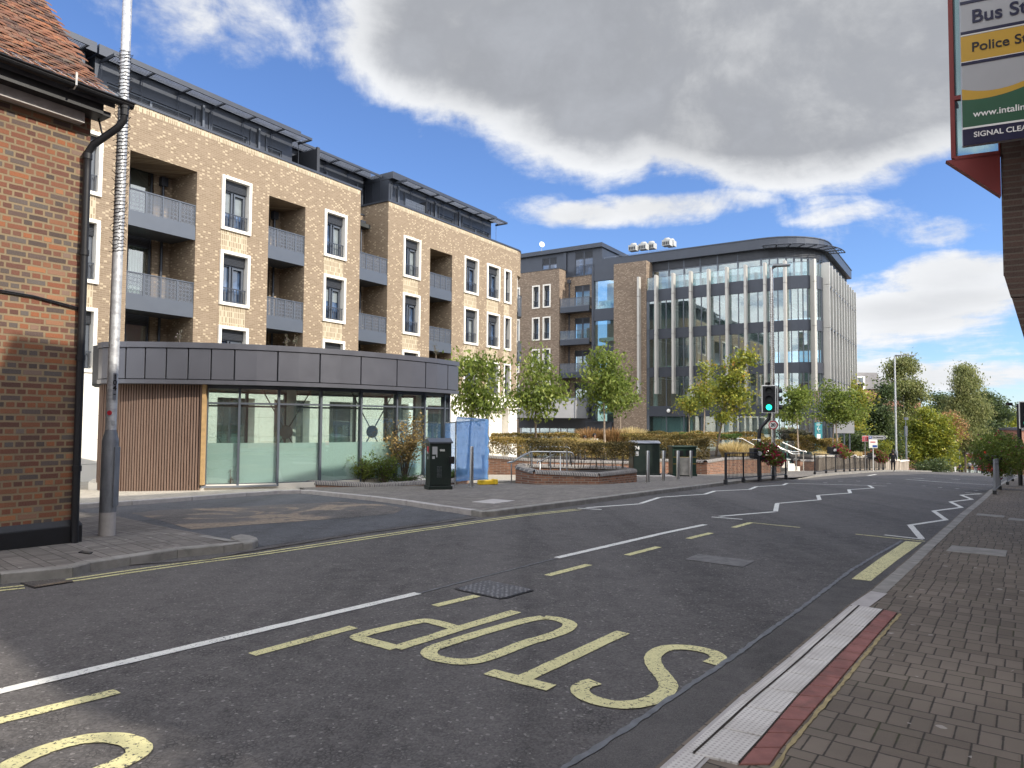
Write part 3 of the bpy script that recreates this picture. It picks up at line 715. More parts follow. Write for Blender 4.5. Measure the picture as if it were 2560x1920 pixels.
LET = [
 [(1290.6, 1529.7), (1146, 1573), (990, 1622)],
 [(990, 1622), (930, 1606), (896, 1597), (893, 1592), (921.7, 1583), (985, 1568), (1044.7, 1555), (1065, 1552.5), (1085, 1556), (1146, 1573)],
 [(1360, 1544.7), (1393.6, 1548.5), (1418, 1556), (1427, 1563), (1416, 1576.5), (1360, 1597), (1319.6, 1606), (1211, 1650.8), (1156.8, 1658), (1102.6, 1651), (1077, 1642), (1070, 1633), (1080, 1623), (1102.6, 1614.7), (1200, 1584), (1312, 1552), (1360, 1544.7)],
 [(1558, 1582), (1305, 1700)], [(1222, 1681.6), (1378.7, 1722)],
 [(1774, 1661), (1793, 1654), (1797, 1645), (1788, 1636), (1767, 1628.8), (1726, 1620.5), (1685, 1619.4), (1655, 1624), (1634, 1638), (1631, 1652), (1636, 1668), (1655, 1688.5), (1670, 1708), (1672, 1722), (1659, 1739), (1621.5, 1757), (1569, 1766), (1517, 1762), (1476, 1750), (1453, 1736), (1448, 1725), (1457, 1714.7), (1488, 1706)],
 [(-60, 1975), (26, 1914), (108.5, 1877), (173.6, 1857), (238.6, 1846.5), (295, 1847), (338, 1860), (352, 1878), (330, 1898), (277, 1922), (200, 1950)],
]
for k, l_ in enumerate(LET):
    pts = [Vector(P2(*p)) for p in l_]
    if len(pts) > 4:   # round the corners of the stroke
        for _ in range(2):
            q = [pts[0]]
            for a, b in zip(pts, pts[1:]): q += [a.lerp(b, .25), a.lerp(b, .75)]
            q.append(pts[-1]); pts = q
    ribbon('stop_lettering', [(p.x, p.y) for p in pts], .118, 'paint_yellow', .006 + .0003 * k, .003, .06)
mark('zigzag_line', [(1444, 1271), (1504, 1274.5)], .10)
ZA = [[(1466, 1270), (1602, 1260)], [(1602, 1259), (1649, 1243.8)], [(1651, 1243.5), (1762, 1236)], [(1762, 1236), (1787, 1228)], [(1787, 1228), (1874, 1224)], [(1874, 1224), (1891, 1217)], [(1891, 1217), (1958, 1213)], [(1958, 1213), (1969, 1208.3)], [(1969, 1208.5), (2062, 1211), (2216, 1215.5)],
      [(1779, 1293), (1856, 1299)], [(1799, 1291.5), (1936, 1280)], [(1939, 1279), (1943, 1259)], [(1943, 1259), (2048, 1250)], [(2049, 1250), (2045, 1238.7)], [(2045, 1238.7), (2125, 1233)], [(2126, 1233), (2122, 1224.6)], [(2122, 1224.6), (2183, 1220.5)], [(2183, 1220.5), (2171, 1213.6)],
      [(2211, 1338), (2309, 1349)], [(2304, 1347), (2276, 1314)], [(2272, 1314), (2365, 1300)], [(2365, 1300), (2334, 1278)], [(2334, 1278), (2404, 1269)], [(2404, 1269), (2376, 1255)], [(2376, 1255), (2430, 1248.7)], [(2430, 1248.7), (2403, 1238)], [(2403, 1238), (2454, 1235)], [(2454, 1235), (2413, 1232)]]
for z_ in ZA: mark('zigzag_line', z_, .10, rag=.003, step=.3)
mark('stop_line', [(2265, 1198.5), (2350, 1205), (2491, 1213.5)], .16)
for a in ((2063, 1207), (2101, 1203.5), (2146, 1203), (2185, 1208), (2222, 1208.5), (2309, 1215), (2351, 1219), (2393, 1222), (2440, 1226.5), (2170, 1189.5), (2135, 1191.5)):
    mark('crossing_stud', [(a[0] - 5, a[1]), (a[0] + 5, a[1] + .4)], .12)
for a, b in (((2282, 1195), (2310, 1197)), ((2330, 1190), (2352, 1191)), ((2172, 1189), (2190, 1186)), ((2400, 1190), (2440, 1192)), ((2380, 1198), (2400, 1199.5))):
    mark('far_line', [a, b], .14)
# ironwork in the ground
mb = MB(); q = [P2(1150, 1478), P2(1137, 1473.6), P2(1203, 1455), P2(1222, 1453), P2(1326, 1474), P2(1334, 1478), P2(1268, 1497), P2(1250, 1499)]
mb.prism(q, [gz(*p) - .02 for p in q], [gz(*p) + .008 for p in q])
c_ = Vector((sum(p[0] for p in q) / 8, sum(p[1] for p in q) / 8)); mc = thing('manhole_cover', 'wide cast iron manhole cover with clipped corners and raised pattern in the road', 'manhole', (0, 0, 0))
mb.build('frame', M['black_paint'], mc)
q2 = [tuple(c_ + (Vector(p) - c_) * .94) for p in q]
mb = MB(); mb.prism(q2, [gz(*p) - .01 for p in q2], [gz(*p) + .014 for p in q2])
t = NT('cast_iron'); o = t.obj(); vr = t.n('ShaderNodeTexVoronoi', {'Vector': o, 'Scale': 22., 'Randomness': .3}).outputs[0]
t.done(t.pr(t.mix(t.rng(vr, .2, .4), (.33, .32, .32), (.10, .10, .105)), .5, .4, t.bump(vr, .8, .02)))
mb.build('lid', M['cast_iron'], mc)
drape('tarmac_patch', [P2(1712, 1399), P2(1745, 1386), P2(1888, 1403), P2(1857, 1418.6)], 'tarmac_pale', .006)
def plate(name, label, cat, pix, mat, off, h=.006, group=None):
    q = [P2(*p, off) for p in pix]; mb = MB(); mb.prism(q, [gz(*p) + off - .01 for p in q], [gz(*p) + off + h for p in q])
    return tag(mb.build(name, M[mat]), label, cat, group)
plate('access_cover', 'large grey rectangular access cover in the right pavement, near the yellow kerb block', 'manhole', [(2365, 1378), (2380, 1364), (2518, 1377), (2514, 1392)], 'kerb_stone', .1)
plate('access_cover', 'small grey studded cover in the right pavement, left one of the pair', 'manhole', [(2440, 1288), (2444, 1284), (2512, 1290), (2508, 1294)], 'kerb_stone', .1)
plate('access_cover', 'small grey studded cover at the right picture edge in the pavement', 'manhole', [(2519, 1300), (2523, 1295), (2570, 1299), (2568, 1304)], 'kerb_stone', .1)
plate('access_cover', 'pale concrete-filled cover in the far pavement in front of the blue fence', 'manhole', [(1180, 1255), (1232, 1248), (1288, 1252), (1235, 1260)], 'kerb_pale', .1)
plate('stopcock_cover', 'small dark stopcock cover in the pavement by the downpipe', 'manhole', [(196, 1381), (204, 1378), (232, 1381), (224, 1385)], 'black_paint', .1)
# gully grate
gq = [P2(50, 1459), P2(150, 1449), P2(184, 1456), P2(85, 1472)]
gr_ = thing('drain_grate', 'slotted iron drain grate at the foot of the left kerb', 'drain')
mb = MB(); mb.prism(gq, [gz(*p) - .03 for p in gq], [gz(*p) + .009 for p in gq]); mb.build('recess', M['black_plastic'], gr_)
mb = MB()
for i in range(12):
    k = (i + .3) / 12; k2 = (i + .75) / 12
    def bl(u, v):
        a = Vector(gq[0]).lerp(Vector(gq[1]), u); b = Vector(gq[3]).lerp(Vector(gq[2]), u); return tuple(a.lerp(b, v))
    q = [bl(k, 0.04), bl(k2, .04), bl(min(.99, k2 + .03), .96), bl(min(.98, k + .03), .96)]
    mb.prism(q, [gz(*p) + .004 for p in q], [gz(*p) + .015 for p in q])
mb.build('bars', M['asphalt_old'], gr_)
# ================================================================ BUILDINGS
def frame(p, az):
    """local frame: x runs along the front towards azimuth az, y goes into the building, z up"""
    return Vector((p[0], p[1], 0)), math.pi / 2 - R(az)
def wall(mb, u0, u1, z0, z1, holes=(), y=0., depth=.3, soffit=True):
    us = sorted({u0, u1, *[h[0] for h in holes], *[h[1] for h in holes]}); us = [u for u in us if u0 <= u <= u1]
    zs = sorted({z0, z1, *[h[2] for h in holes], *[h[3] for h in holes]}); zs = [z for z in zs if z0 <= z <= z1]
    for a, b in zip(us, us[1:]):
        for c, d in zip(zs, zs[1:]):
            m_, n_ = (a + b) / 2, (c + d) / 2
            if any(h[0] < m_ < h[1] and h[2] < n_ < h[3] for h in holes): continue
            mb.quad((a, y, c), (b, y, c), (b, y, d), (a, y, d))
    for h in holes:
        a, b, c, d = h[:4]; D = h[4] if len(h) > 4 else depth
        b_ = min(b, u1); a_ = max(a, u0); d_ = min(d, z1); c_ = max(c, z0)
        mb.quad((a_, y, c_), (a_, y, d_), (a_, y + D, d_), (a_, y + D, c_))
        mb.quad((b_, y, c_), (b_, y + D, c_), (b_, y + D, d_), (b_, y, d_))
        if d_ < z1 or d == z1: mb.quad((a_, y, d_), (b_, y, d_), (b_, y + D, d_), (a_, y + D, d_))
        if c_ > z0: mb.quad((a_, y, c_), (a_, y + D, c_), (b_, y + D, c_), (b_, y, c_))
def add_window(parent, w, h, loc, proto, stone='stone_white', fw=.13, rz=0):
    """a window in its stone surround (sub-parts: frame, glass, louvre, railing); copies share meshes"""
    key = (round(w, 2), round(h, 2), stone)
    if key not in proto:
        mb = MB(); x = w / 2
        y0, y1 = -.085, .34
        for a, b, c, d in ((-x, x, h - fw, h), (-x, x, 0, fw), (-x, -x + fw, fw, h - fw), (x - fw, x, fw, h - fw)):
            mb.box(a, b, y0, y1, c, d)
        o = mb.build('window', M[stone], parent, bevel=.006)
        ix = x - fw; mf = MB(); ih0, ih1 = fw, h - fw; lz = ih1 - .42 * (h / 2.27)
        f_ = .055
        mf.box(-ix, ix, .20, .27, lz - f_, lz); mf.box(-ix, ix, .20, .27, ih0, ih0 + f_)
        mf.box(-ix, -ix + f_, .20, .27, ih0, lz); mf.box(ix - f_, ix, .20, .27, ih0, lz)
        if w > 1: mf.box(-.12, -.04, .19, .27, ih0, lz); mf.box(.0, .05, .16, .25, ih0 + .05, lz - .06); mf.box(ix - .14, ix - .07, .16, .25, ih0 + .05, lz - .06); mf.box(0, ix - .07, .16, .25, lz - .14, lz - .07)
        mf.build('window_frame', M['mid_metal'], o)
        ml = MB(); ml.box(-ix, ix, .12, .30, lz, ih1)
        ml.build('louvre', M['louvre'], o)
        mg = MB(); mg.box(-ix, ix, .28, .30, ih0, lz); mg.build('glass', M['glass_blue'] if w > 1 else M['glass_dark'], o)
        mr = MB(); n_ = 9 if w > 1 else 5; rt = ih0 + .62
        mr.box(-ix, ix, .02, .05, rt - .04, rt); mr.box(-ix, ix, .02, .05, ih0 + .05, ih0 + .08)
        for i in range(n_):
            xx = -ix + .05 + (2 * ix - .1) * i / (n_ - 1); mr.box(xx - .012, xx + .012, .025, .045, ih0 + .05, rt)
        mr.build('railing', M['dark_metal'], o)
        proto[key] = o
    else: o = copy_tree(proto[key], parent)
    o.location = loc; o.rotation_euler = (0, 0, rz); return o
def add_balcony(parent, w, loc, proto, fasc=.50, rail=.90, curve=None, depth=1.6, side=False, mats=('mid_metal', 'perforated')):
    key = (round(w, 2), fasc, side, mats)
    if key not in proto:
        x = w / 2; mb = MB()
        mb.box(-x, x, -.02, .08, 0, fasc); mb.box(-x, x, .08, depth, .05, .22)
        o = mb.build('balcony', M[mats[0]], parent)
        mp = MB(); n_ = 4 if w > 2.4 else 4
        mp.quad((-x, .02, fasc), (x, .02, fasc), (x, .02, fasc + rail - .03), (-x, .02, fasc + rail - .03))
        if side: mp.quad((x, .02, fasc), (x, depth * .8, fasc), (x, depth * .8, fasc + rail - .03), (x, .02, fasc + rail - .03))
        mp.build('balustrade', M[mats[1]], o)
        mr = MB(); mr.box(-x, x, -.01, .05, fasc + rail - .04, fasc + rail)
        for i in range(n_ + 1):
            xx = -x + w * i / n_; mr.box(max(-x, xx - .03), min(x, xx + .03), .0, .04, fasc, fasc + rail - .04)
        mr.box(-x, x, -.005, .04, fasc, fasc + .07)
        mr.build('rail', M['mid_metal'], o)
        proto[key] = o
    else: o = copy_tree(proto[key], parent)
    o.location = loc; return o
def add_door(parent, w, h, loc, mat='glass_clear', n=2, curtain=None, louv=.5, name='balcony_door'):
    mb = MB(); f_ = .07
    mb.box(0, w, 0, .08, 0, f_); mb.box(0, w, 0, .08, h - f_, h); mb.box(0, w, 0, .08, h - louv - f_, h - louv)
    for i in range(n + 1):
        x = w * i / n; mb.box(max(0, x - f_), min(w, x + f_), 0, .08, f_, h - f_)
    o = mb.build(name, M['dark_metal'], parent); o.location = loc
    mg = MB(); mg.box(f_, w - f_, .03, .05, f_, h - louv - f_); mg.build('glass', M[mat], o)
    ml = MB(); ml.box(f_, w - f_, .02, .06, h - louv, h - f_); ml.build('louvre', M['louvre'], o)
    mc = MB()
    mc.box(-.1, w + .1, .55, .6, -.1, h + .1)
    mc.build('curtain', M[curtain or 'interior_grey'], o)
    return o
pA = Vector((-8.9, 33.7)); locA, rzA = frame(pA, 33)
LV = [3.35, 6.48, 9.60]           # window sills' floors: bottoms of the three window rows
A = thing('apartment_block', 'long buff brick apartment block with white framed windows and a dark metal rooftop storey', 'building', locA, rzA)
proto = {}
cols = [(-17.3, 1.43), (-11.25, 1.43), (-5.04, 1.43), (.48, 1.43), (6.08, 1.43), (11.6, 1.48), (13.99, 1.48), (15.65, .86)]
WZ = [3.25, 6.37, 9.48]; WH = 2.27; rowz = [3.24, 6.36, 9.48]
recs = [(-15.9, -13.2), (-9.54, -6.85), (-3.39, -1.36), (7.67, 9.72)]
RD = 1.75
U0, U1 = -21., 16.88
GF = 3.33; PAR = 13.30
holes = []
for (c, w_) in cols:
    for z in rowz: holes.append((c - w_ / 2 + .1, c + w_ / 2 - .1, z + .1, z + WH - .1, .3))
rh = [(a, b, GF, 11.52, RD) for a, b in recs]
mb = MB()
wall(mb, U0, 2.15, GF, PAR, [h for h in holes if h[0] < 2] + [r for r in rh if r[0] < 2])
wall(mb, 4.19, U1, GF, PAR, [h for h in holes if h[0] > 4] + [r for r in rh if r[0] > 4])
# the slot between the two fronts
mb.quad((2.15, 0, GF), (2.15, 5, GF), (2.15, 5, PAR), (2.15, 0, PAR)); mb.quad((4.19, 5, GF), (4.19, 0, GF), (4.19, 0, PAR), (4.19, 5, PAR))
wall(mb, 2.15, 4.19, GF, 12.75, [(2.15, 3.45, z + .1, z + 2.3, .2) for z in (3.4, 6.5, 9.62)], y=RD)
for a, b in recs:
    dw = (b - a) * .72
    wall(mb, a, b, GF, 11.52, [(a, a + dw, z + .1, z + 2.62, .25) for z in (3.3, 6.42, 9.54) if z + 2.62 < 12.3], y=RD, depth=.25)
# parapet thickness, return walls
mb.quad((U0, 0, PAR), (2.15, 0, PAR), (2.15, .35, PAR), (U0, .35, PAR)); mb.quad((4.19, 0, PAR), (U1, 0, PAR), (U1, .35, PAR), (4.19, .35, PAR))
mb.quad((U0, .35, 12), (2.15, .35, 12), (2.15, .35, PAR), (U0, .35, PAR)); mb.quad((4.19, .35, 12), (U1, .35, 12), (U1, .35, PAR), (4.19, .35, PAR))
mb.quad((U0, 14, -1.5), (U0, 0, -1.5), (U0, 0, PAR), (U0, 14, PAR))
mb.quad((U1 + 1.5, 1.5, GF), (U1 + 1.5, 14, GF), (U1 + 1.5, 14, PAR), (U1 + 1.5, 1.5, PAR)); mb.quad((U1 + 1.5, 14, -1.5), (U0, 14, -1.5), (U0, 14, PAR), (U1 + 1.5, 14, PAR))
wallA = mb.build('wall', M['brick_buff'], A)
# rounded corner: brick band over stacked curved balconies
mb = MB(); arc = [(U1 + 1.5 * math.sin(R(a)), 1.5 - 1.5 * math.cos(R(a))) for a in range(0, 91, 9)]
inner = [(U1 + .12 + .0 * i, 0) for i in range(2)]
mb.prism([(U1, 1.5)] + arc, 11.6, PAR)
mb.build('corner_band', M['brick_buff'], A)
mb = MB(); mb.prism([(U1 - .01, .05), (U1 + .45, .25), (U1 + .62, .8), (U1 + .55, 1.5), (U1 - .01, 1.5)], GF, 11.6); mb.build('corner_column', M['stone_cream'], A)
mb = MB(); mb.box(U1 + .5, U1 + 1.5, 1.5, 1.6, GF, 11.6); mb.build('corner_glazing', M['glass_dark'], A)
cb0 = None
for zb in (8.85, 5.72, 2.62):
    if cb0 is None:
        mb = MB(); arc2 = [(1.58 * math.sin(R(a)), 1.5 - 1.58 * math.cos(R(a))) for a in range(0, 91, 6)]
        mb.prism([(0, 1.5)] + arc2, .05, .22)
        for p, q in zip(arc2, arc2[1:]): mb.quad((p[0], p[1], 0), (q[0], q[1], 0), (q[0], q[1], .5), (p[0], p[1], .5))
        cb0 = mb.build('curved_balcony', M['mid_metal'], A)
        mb = MB()
        for p, q in zip(arc2, arc2[1:]): mb.quad((p[0], p[1], .5), (q[0], q[1], .5), (q[0], q[1], 1.38), (p[0], p[1], 1.38))
        mb.build('balustrade', M['perforated'], cb0)
        mb = MB(); mb.tube([(p[0], p[1], 1.4) for p in arc2], .025, 6); mb.build('rail', M['mid_metal'], cb0); o = cb0
    else: o = copy_tree(cb0, A)
    o.location = (U1, 0, zb)
# coping
mb = MB()
for a, b in ((U0 - .03, 2.19), (4.15, U1)): mb.box(a, b, -.04, .42, PAR, PAR + .10)
mb.box(4.13, 4.55, -.02, 4.5, PAR, PAR + .098); mb.box(2.15, 4.15, RD - .04, RD + .4, 12.75, 12.84)
mb.prism([(U1, .42), (U1, -.04)] + [(U1 + 1.54 * math.sin(R(a)), 1.5 - 1.54 * math.cos(R(a))) for a in range(3, 91, 6)] + [(U1 + 1.2, 1.5)], PAR, PAR + .10)
mb.build('coping', M['dark_metal'], A)
# soldier courses under the coping and grid panels between the windows
mb = MB()
for a, b in ((U0, 2.12), (4.22, U1)): mb.box(a, b, -.006, .02, PAR - .24, PAR - .004)
mb.build('soldier_course', M['brick_grid'], A)
for c, w_ in cols:
    for k in range(2):
        z0, z1 = rowz[k] + WH, rowz[k + 1]; x = w_ / 2 - .10; mb = MB(); mb.box(c - x - .06, c + x - .06, -.005, .02, z0, z1); mb.build('grid_panel', M['brick_grid'], A)

for c, w_ in cols:
    for z in rowz:
        wn_ = add_window(A, w_, WH, (c, 0, z), proto); rk = random.Random(int(c * 31 + z * 7))
        if w_ > 1 and wn_ not in proto.values() and rk.random() < .6:   # a half drawn blind or curtain behind the pane
            q = MB(); a_ = rk.choice([(-.52, -.16), (.08, .50), (-.52, .50)]); b_ = rk.uniform(.2, 1.1) if a_[1] - a_[0] > .8 else .2
            q.box(a_[0], a_[1], .272, .279, b_, 1.66); q.build('blind', M['window_blind'], wn_)
for a, b in recs:
    w_ = b - a
    for zb in (8.76, 5.66, 2.6):
        o = add_balcony(A, w_ - .02, ((a + b) / 2, .03, zb), proto)
    for k, z in enumerate((3.3, 6.42, 9.54)):
        h = 2.52 if z + 2.62 < 12.3 else 1.88
        add_door(A, w_ * .72, h, (a, RD + .08, z + .1), curtain='curtain' if (k == 1 or a > 0) else None)
    mb = MB(); mb.tube([(b - .42, RD - .1, GF), (b - .42, RD - .1, 11.5)], .055, 8); mb.box(b - .56, b - .28, RD - .22, RD - .02, 11.1, 11.45)
    mb.build('downpipe', M['dark_metal'], A)
for zb in (8.79, 5.68, 2.6): add_balcony(A, 2.02, (3.17, .03, zb), proto)
for z in (3.4, 6.5, 9.62): add_door(A, 1.3, 2.2, (2.15, RD + .05, z + .1), n=2, curtain='curtain')
mb = MB(); mb.tube([(3.85, RD - .1, GF), (3.85, RD - .1, 12.1)], .06, 8); mb.box(3.67, 4.03, RD - .28, RD - .0, 12.05, 12.4); mb.build('downpipe', M['dark_metal'], A)
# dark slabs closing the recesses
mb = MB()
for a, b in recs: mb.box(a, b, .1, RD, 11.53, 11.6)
mb.build('soffit', M['brick_buff_shaded'], A)
# ground floor of pale stone
gop = [(-19, -17, -1.6, 2.55, .6), (-14, -11.1, -1.6, 2.55, .6), (-9.9, -7.2, -1.6, 2.55, .6), (-5.7, -3.9, -1.6, 2.55, .6), (-2.9, -.9, -1.6, 2.55, .6), (.3, 2.1, -1.6, 2.55, .6), (4.0, 6.0, -1.6, 2.55, .6), (7.6, 9.7, -1.6, 2.55, .6), (13.25, 15.9, -1.6, 2.55, .6)]
mb = MB(); wall(mb, U0, U1 + .05, -1.6, GF, gop, y=-.03); mb.quad((U0, -.03, GF), (U1 + .05, -.03, GF), (U1 + .05, .1, GF), (U0, .1, GF))
mb.prism([(U1, 1.5)] + [(U1 + 1.55 * math.sin(R(a)), 1.5 - 1.55 * math.cos(R(a))) for a in range(0, 91, 9)], 2.55, GF)
mb.build('ground_floor', M['stone_white'], A)
mb = MB()
for h in gop: pass
for z in (1.75, .9, .05):
    last = U0
    for h in gop + [(U1, 99)]:
        mb.box(last + .01, h[0] - .01, -.034, -.02, z, z + .012); last = h[1]
for u in (-16, -12.4, -8.5, -4.8, -1.9, 1.2, 3., 5.0, 8.6, 10.8, 12.4, 14.6, 16.5): mb.box(u, u + .012, -.034, -.02, 2.56, GF - .01)
mb.build('stone_joints', M['kerb_stone'], A)
for h in gop:
    mid = h[0] > 13
    if mid:
        mb = MB(); mb.box(h[0], h[0] + .85, .3, .4, -1.6, 2.55); mb.build('door', M['dark_metal'], A)
        mb = MB(); mb.box(h[0] + .85, h[1], .45, .55, -1.6, 2.55); mb.build('stone_panel', M['stone_cream'], A)
        continue
    add_door(A, h[1] - h[0], 2.54 + 1.2, (h[0], .42, -1.2), mat='glass_office', n=2, louv=1.05, name='shopfront', curtain='teal_wall' if 'teal_wall' in M else None)
mb = MB(); mb.box(U1 + .1, U1 + 1.3, 1.2, 1.25, -1.6, 2.5); mb.build('shopfront', M['glass_office'], A)
mb = MB(); mb.box(U0, U1 + 1.4, 1.6 + RD, 1.7 + RD, -1.6, 12); mb.box(U0, U1 + 1.4, 1.3, 13.9, 12.0, 12.2); mb.build('core', M['interior_dark'], A)
# ---- rooftop storey: dark metal with sun louvres
PF, PT = 1.4, 15.52
def penthouse(u0, u1, yf, zt, wins, lou, name='rooftop_storey'):
    p = MB(); hs_ = [(a, b, 12.2, 14.35, .12) for a, b in wins]
    wall(p, u0, u1, 12.1, zt - .38, hs_, y=yf); p.box(u0 - .02, u1 + .25, yf - .32, 11, zt - .38, zt)
    p.quad((u0, 11, 12.1), (u0, yf, 12.1), (u0, yf, zt - .38), (u0, 11, zt - .38)); p.quad((u1, yf, 12.1), (u1, 11, 12.1), (u1, 11, zt - .38), (u1, yf, zt - .38))
    for i in range(1, 8):   # standing seams on the end wall
        p.box(u0 - .03, u0, yf + i * .6, yf + i * .6 + .03, 12.1, zt - .38)
    o = p.build(name, M['dark_metal'], A)
    for a, b in wins:
        q = MB(); n_ = 2 if b - a > 2 else 1
        q.box(a, b, yf + .06, yf + .1, 14.28, 14.35); q.box(a, b, yf + .02, yf + .1, 13.35, 13.42)
        for i in range(n_ + 1):
            x = a + (b - a) * i / n_; q.box(max(a, x - .05), min(b, x + .05), yf + .04, yf + .11, 12.2, 14.3)
        w__ = q.build('window', M['mid_metal'], o)
        q = MB(); q.box(a, b, yf + .1, yf + .12, 12.2, 13.36); q.build('glass', M['glass_blue'], w__)
        q = MB(); q.box(a, b, yf + .09, yf + .12, 13.4, 14.3); q.build('blind', M['louvre'], w__)
    # screens of embossed metal beside the windows
    q = MB()
    for a, b in zip([u0] + [w_[1] for w_ in wins], [w_[0] for w_ in wins] + [u1]):
        if b - a > .9:
            q.box(a + .12, a + .14, yf - .06, yf, 12.2, 14.8); q.box(b - .14, b - .12, yf - .06, yf, 12.2, 14.8)
            q.box((a + b) / 2 - .05, (a + b) / 2 + .05, yf - .12, yf, 12.2, 14.95)
    q.build('screen_post', M['mid_metal'], o)
    # louvred sunshade
    q = MB(); l0, l1, lz, out = lou
    for i in range(6):
        y = yf - .38 - out * (i + .5) / 6 + .05
        q.add([(l0, y, lz), (l1, y, lz), (l1, y - out / 6 * .62, lz - .055), (l0, y - out / 6 * .62, lz - .055), (l0, y, lz + .02), (l1, y, lz + .02), (l1, y - out / 6 * .62, lz - .035), (l0, y - out / 6 * .62, lz - .035)],
              [(0, 3, 2, 1), (4, 5, 6, 7), (0, 1, 5, 4), (1, 2, 6, 5), (2, 3, 7, 6), (3, 0, 4, 7)])
    s_ = q.build('sunshade', M['louvre_metal'], o)
    q = MB(); q.box(l0 - .04, l1 + .04, yf - .42 - out, yf - .38 - out, lz - .06, lz + .06)
    n_ = max(2, int((l1 - l0) / 1.4))
    for i in range(n_ + 1):
        x = l0 + (l1 - l0) * i / n_; q.box(x - .025, x + .025, yf - .40 - out, yf - .05, lz - .07, lz + .05)
        q.tube([(x, yf - .1, lz - .05), (x, yf - .1, 12.3)], .012, 5)
    q.build('bracket', M['dark_metal'], s_)
    return o
penthouse(-20.5, -10.55, PF, PT, [(-19, -16), (-14, -11.6)], (-20, -10.9, 15.02, .55))
A.children[-1].name = 'rooftop_storey'
penthouse(-10.2, -1.05, PF, PT, [(-9.75, -6.25), (-5.35, -3.55), (-2.2 - .25, -1.4 - .25)], (-10.0, -.75, 15.02, .6))
penthouse(-1.0, 5.4, 3.1, PT + .35, [(.3, 2.0), (3.2, 4.3)], (-.9, 5.9, 15.40, .8))
penthouse(5.68, 15.75, PF, PT + .05, [(7.1, 9.2), (10.2, 11.6), (12.6, 15.5)], (6.1, 16.2, 15.08, .6))
# terrace screens
mb = MB(); mb.box(-.3, -.26, .5, 3.1, 13.3, 14.75); mb.box(-.36, -.2, .42, .52, 13.3, 14.8)
mb.build('terrace_screen', M['dark_metal_flat'], A)
mb = MB(); mb.box(7.9, 7.94, .5, 1.4, 13.2, 14.35); mb.build('terrace_screen', M['dark_metal_flat'], A)
mb = MB(); mb.quad((2.2, RD + .3, 12.8), (4.1, RD + .3, 12.8), (4.1, RD + .3, 13.75), (2.2, RD + .3, 13.75)); mb.build('terrace_balustrade', M['perforated'], A); mb = MB(); mb.quad((6.2, .6, 13.3), (7.9, .6, 13.3), (7.9, .6, 14.1), (6.2, .6, 14.1)); mb.build('terrace_balustrade', M['perforated'], A)
mb = MB(); mb.box(-12.0, -11.85, -.5, -.04, 2.85, 3.45); tag(mb.build('hanging_sign', M['black_plastic'], A))
# ================================================================ PAVILION
ZT, ZB, ZG = 3.70, 2.58, -.13
def zxy(px, py, z): p = atz(px, py, z); return (p.x, p.y)
top_px = [(247, 858), (252, 854.5), (264, 853), (312, 853.5), (363, 854), (416, 854.5), (471, 855.5), (525, 857), (591, 859), (645, 861.5), (693, 864), (747, 867), (801, 870), (853, 873.5), (905, 878), (950, 882), (996, 886.5), (1033, 890), (1068, 893.5), (1094, 897), (1118, 900), (1147, 905)]
can = [Vector(zxy(x, y, ZT)) for x, y in top_px]
for _ in range(2):   # smooth the measured line
    can = [can[0]] + [(can[i - 1] + can[i] * 2 + can[i + 1]) / 4 for i in range(1, len(can) - 1)] + [can[-1]]
backd = Vector((-math.cos(R(33)), math.sin(R(33))))      # towards the apartment block
bk1 = can[-1] + backd * 1.2 + Vector((.5, .9)); bk2 = can[-1] + backd * 3.6 + Vector((.4, .6)); bk3 = can[0] + Vector((-1.0, 1.6)); bk4 = can[0] + Vector((-.45, .5))
pav = thing('pavilion', 'low curved pavilion with grey metal fascia, timber batten wall and full height glazing', 'building', (can[10].x, can[10].y + 2, -.3))
def rel(o): return Vector((-o.location.x, -o.location.y, -o.location.z))
OFF = rel(pav)
class PB(MB):
    def build(s, name, mat, parent=None, **k):
        if parent is not None:
            q = parent; d = Vector((0, 0, 0))
            while q is not None: d += q.location; q = q.parent
            s.v = [(v[0] - d.x, v[1] - d.y, v[2] - d.z) for v in s.v]
        return super().build(name, mat, parent, **k)
def inset(pts, d):
    out = []
    for i, p in enumerate(pts):
        a = pts[max(i - 1, 0)]; b = pts[min(i + 1, len(pts) - 1)]; t_ = (b - a).normalized(); out.append(p + Vector((-t_.y, t_.x)) * d)
    return out
full = can + [bk1, bk2, bk3, bk4]
mb = PB(); ins = inset(can, .10); core = ins + [bk1, bk2, bk3, bk4]
mb.prism(core, ZB + .03, ZT - .02)
mb.build('roof', M['dark_metal_flat'], pav)
fas = PB()
for k, (j0, j1) in enumerate([(0, 2), (2, 3), (3, 4), (4, 5), (5, 6), (6, 7), (7, 8), (8, 10), (10, 12), (12, 14), (14, 16), (16, 18), (18, 20), (20, 21)]):
    seg_ = can[j0:j1 + 1]; t_ = (seg_[-1] - seg_[0]).normalized() * .018
    seg_ = [seg_[0] + t_] + list(seg_[1:-1]) + [seg_[-1] - t_]; sg = inset(seg_, .12)
    fas.prism(list(seg_) + sg[::-1], ZB + .13, ZT - .165)
fas.build('fascia_panel', M['grey_panel'], pav, bevel=.006)
mb = PB(); o1 = inset(can, -.03); i1 = inset(can, .3)
mb.prism(o1 + i1[::-1], ZT - .15, ZT); mb.prism(inset(can, -.015) + inset(can, .25)[::-1], ZB, ZB + .11)
mb.build('trim', M['grey_panel'], pav)
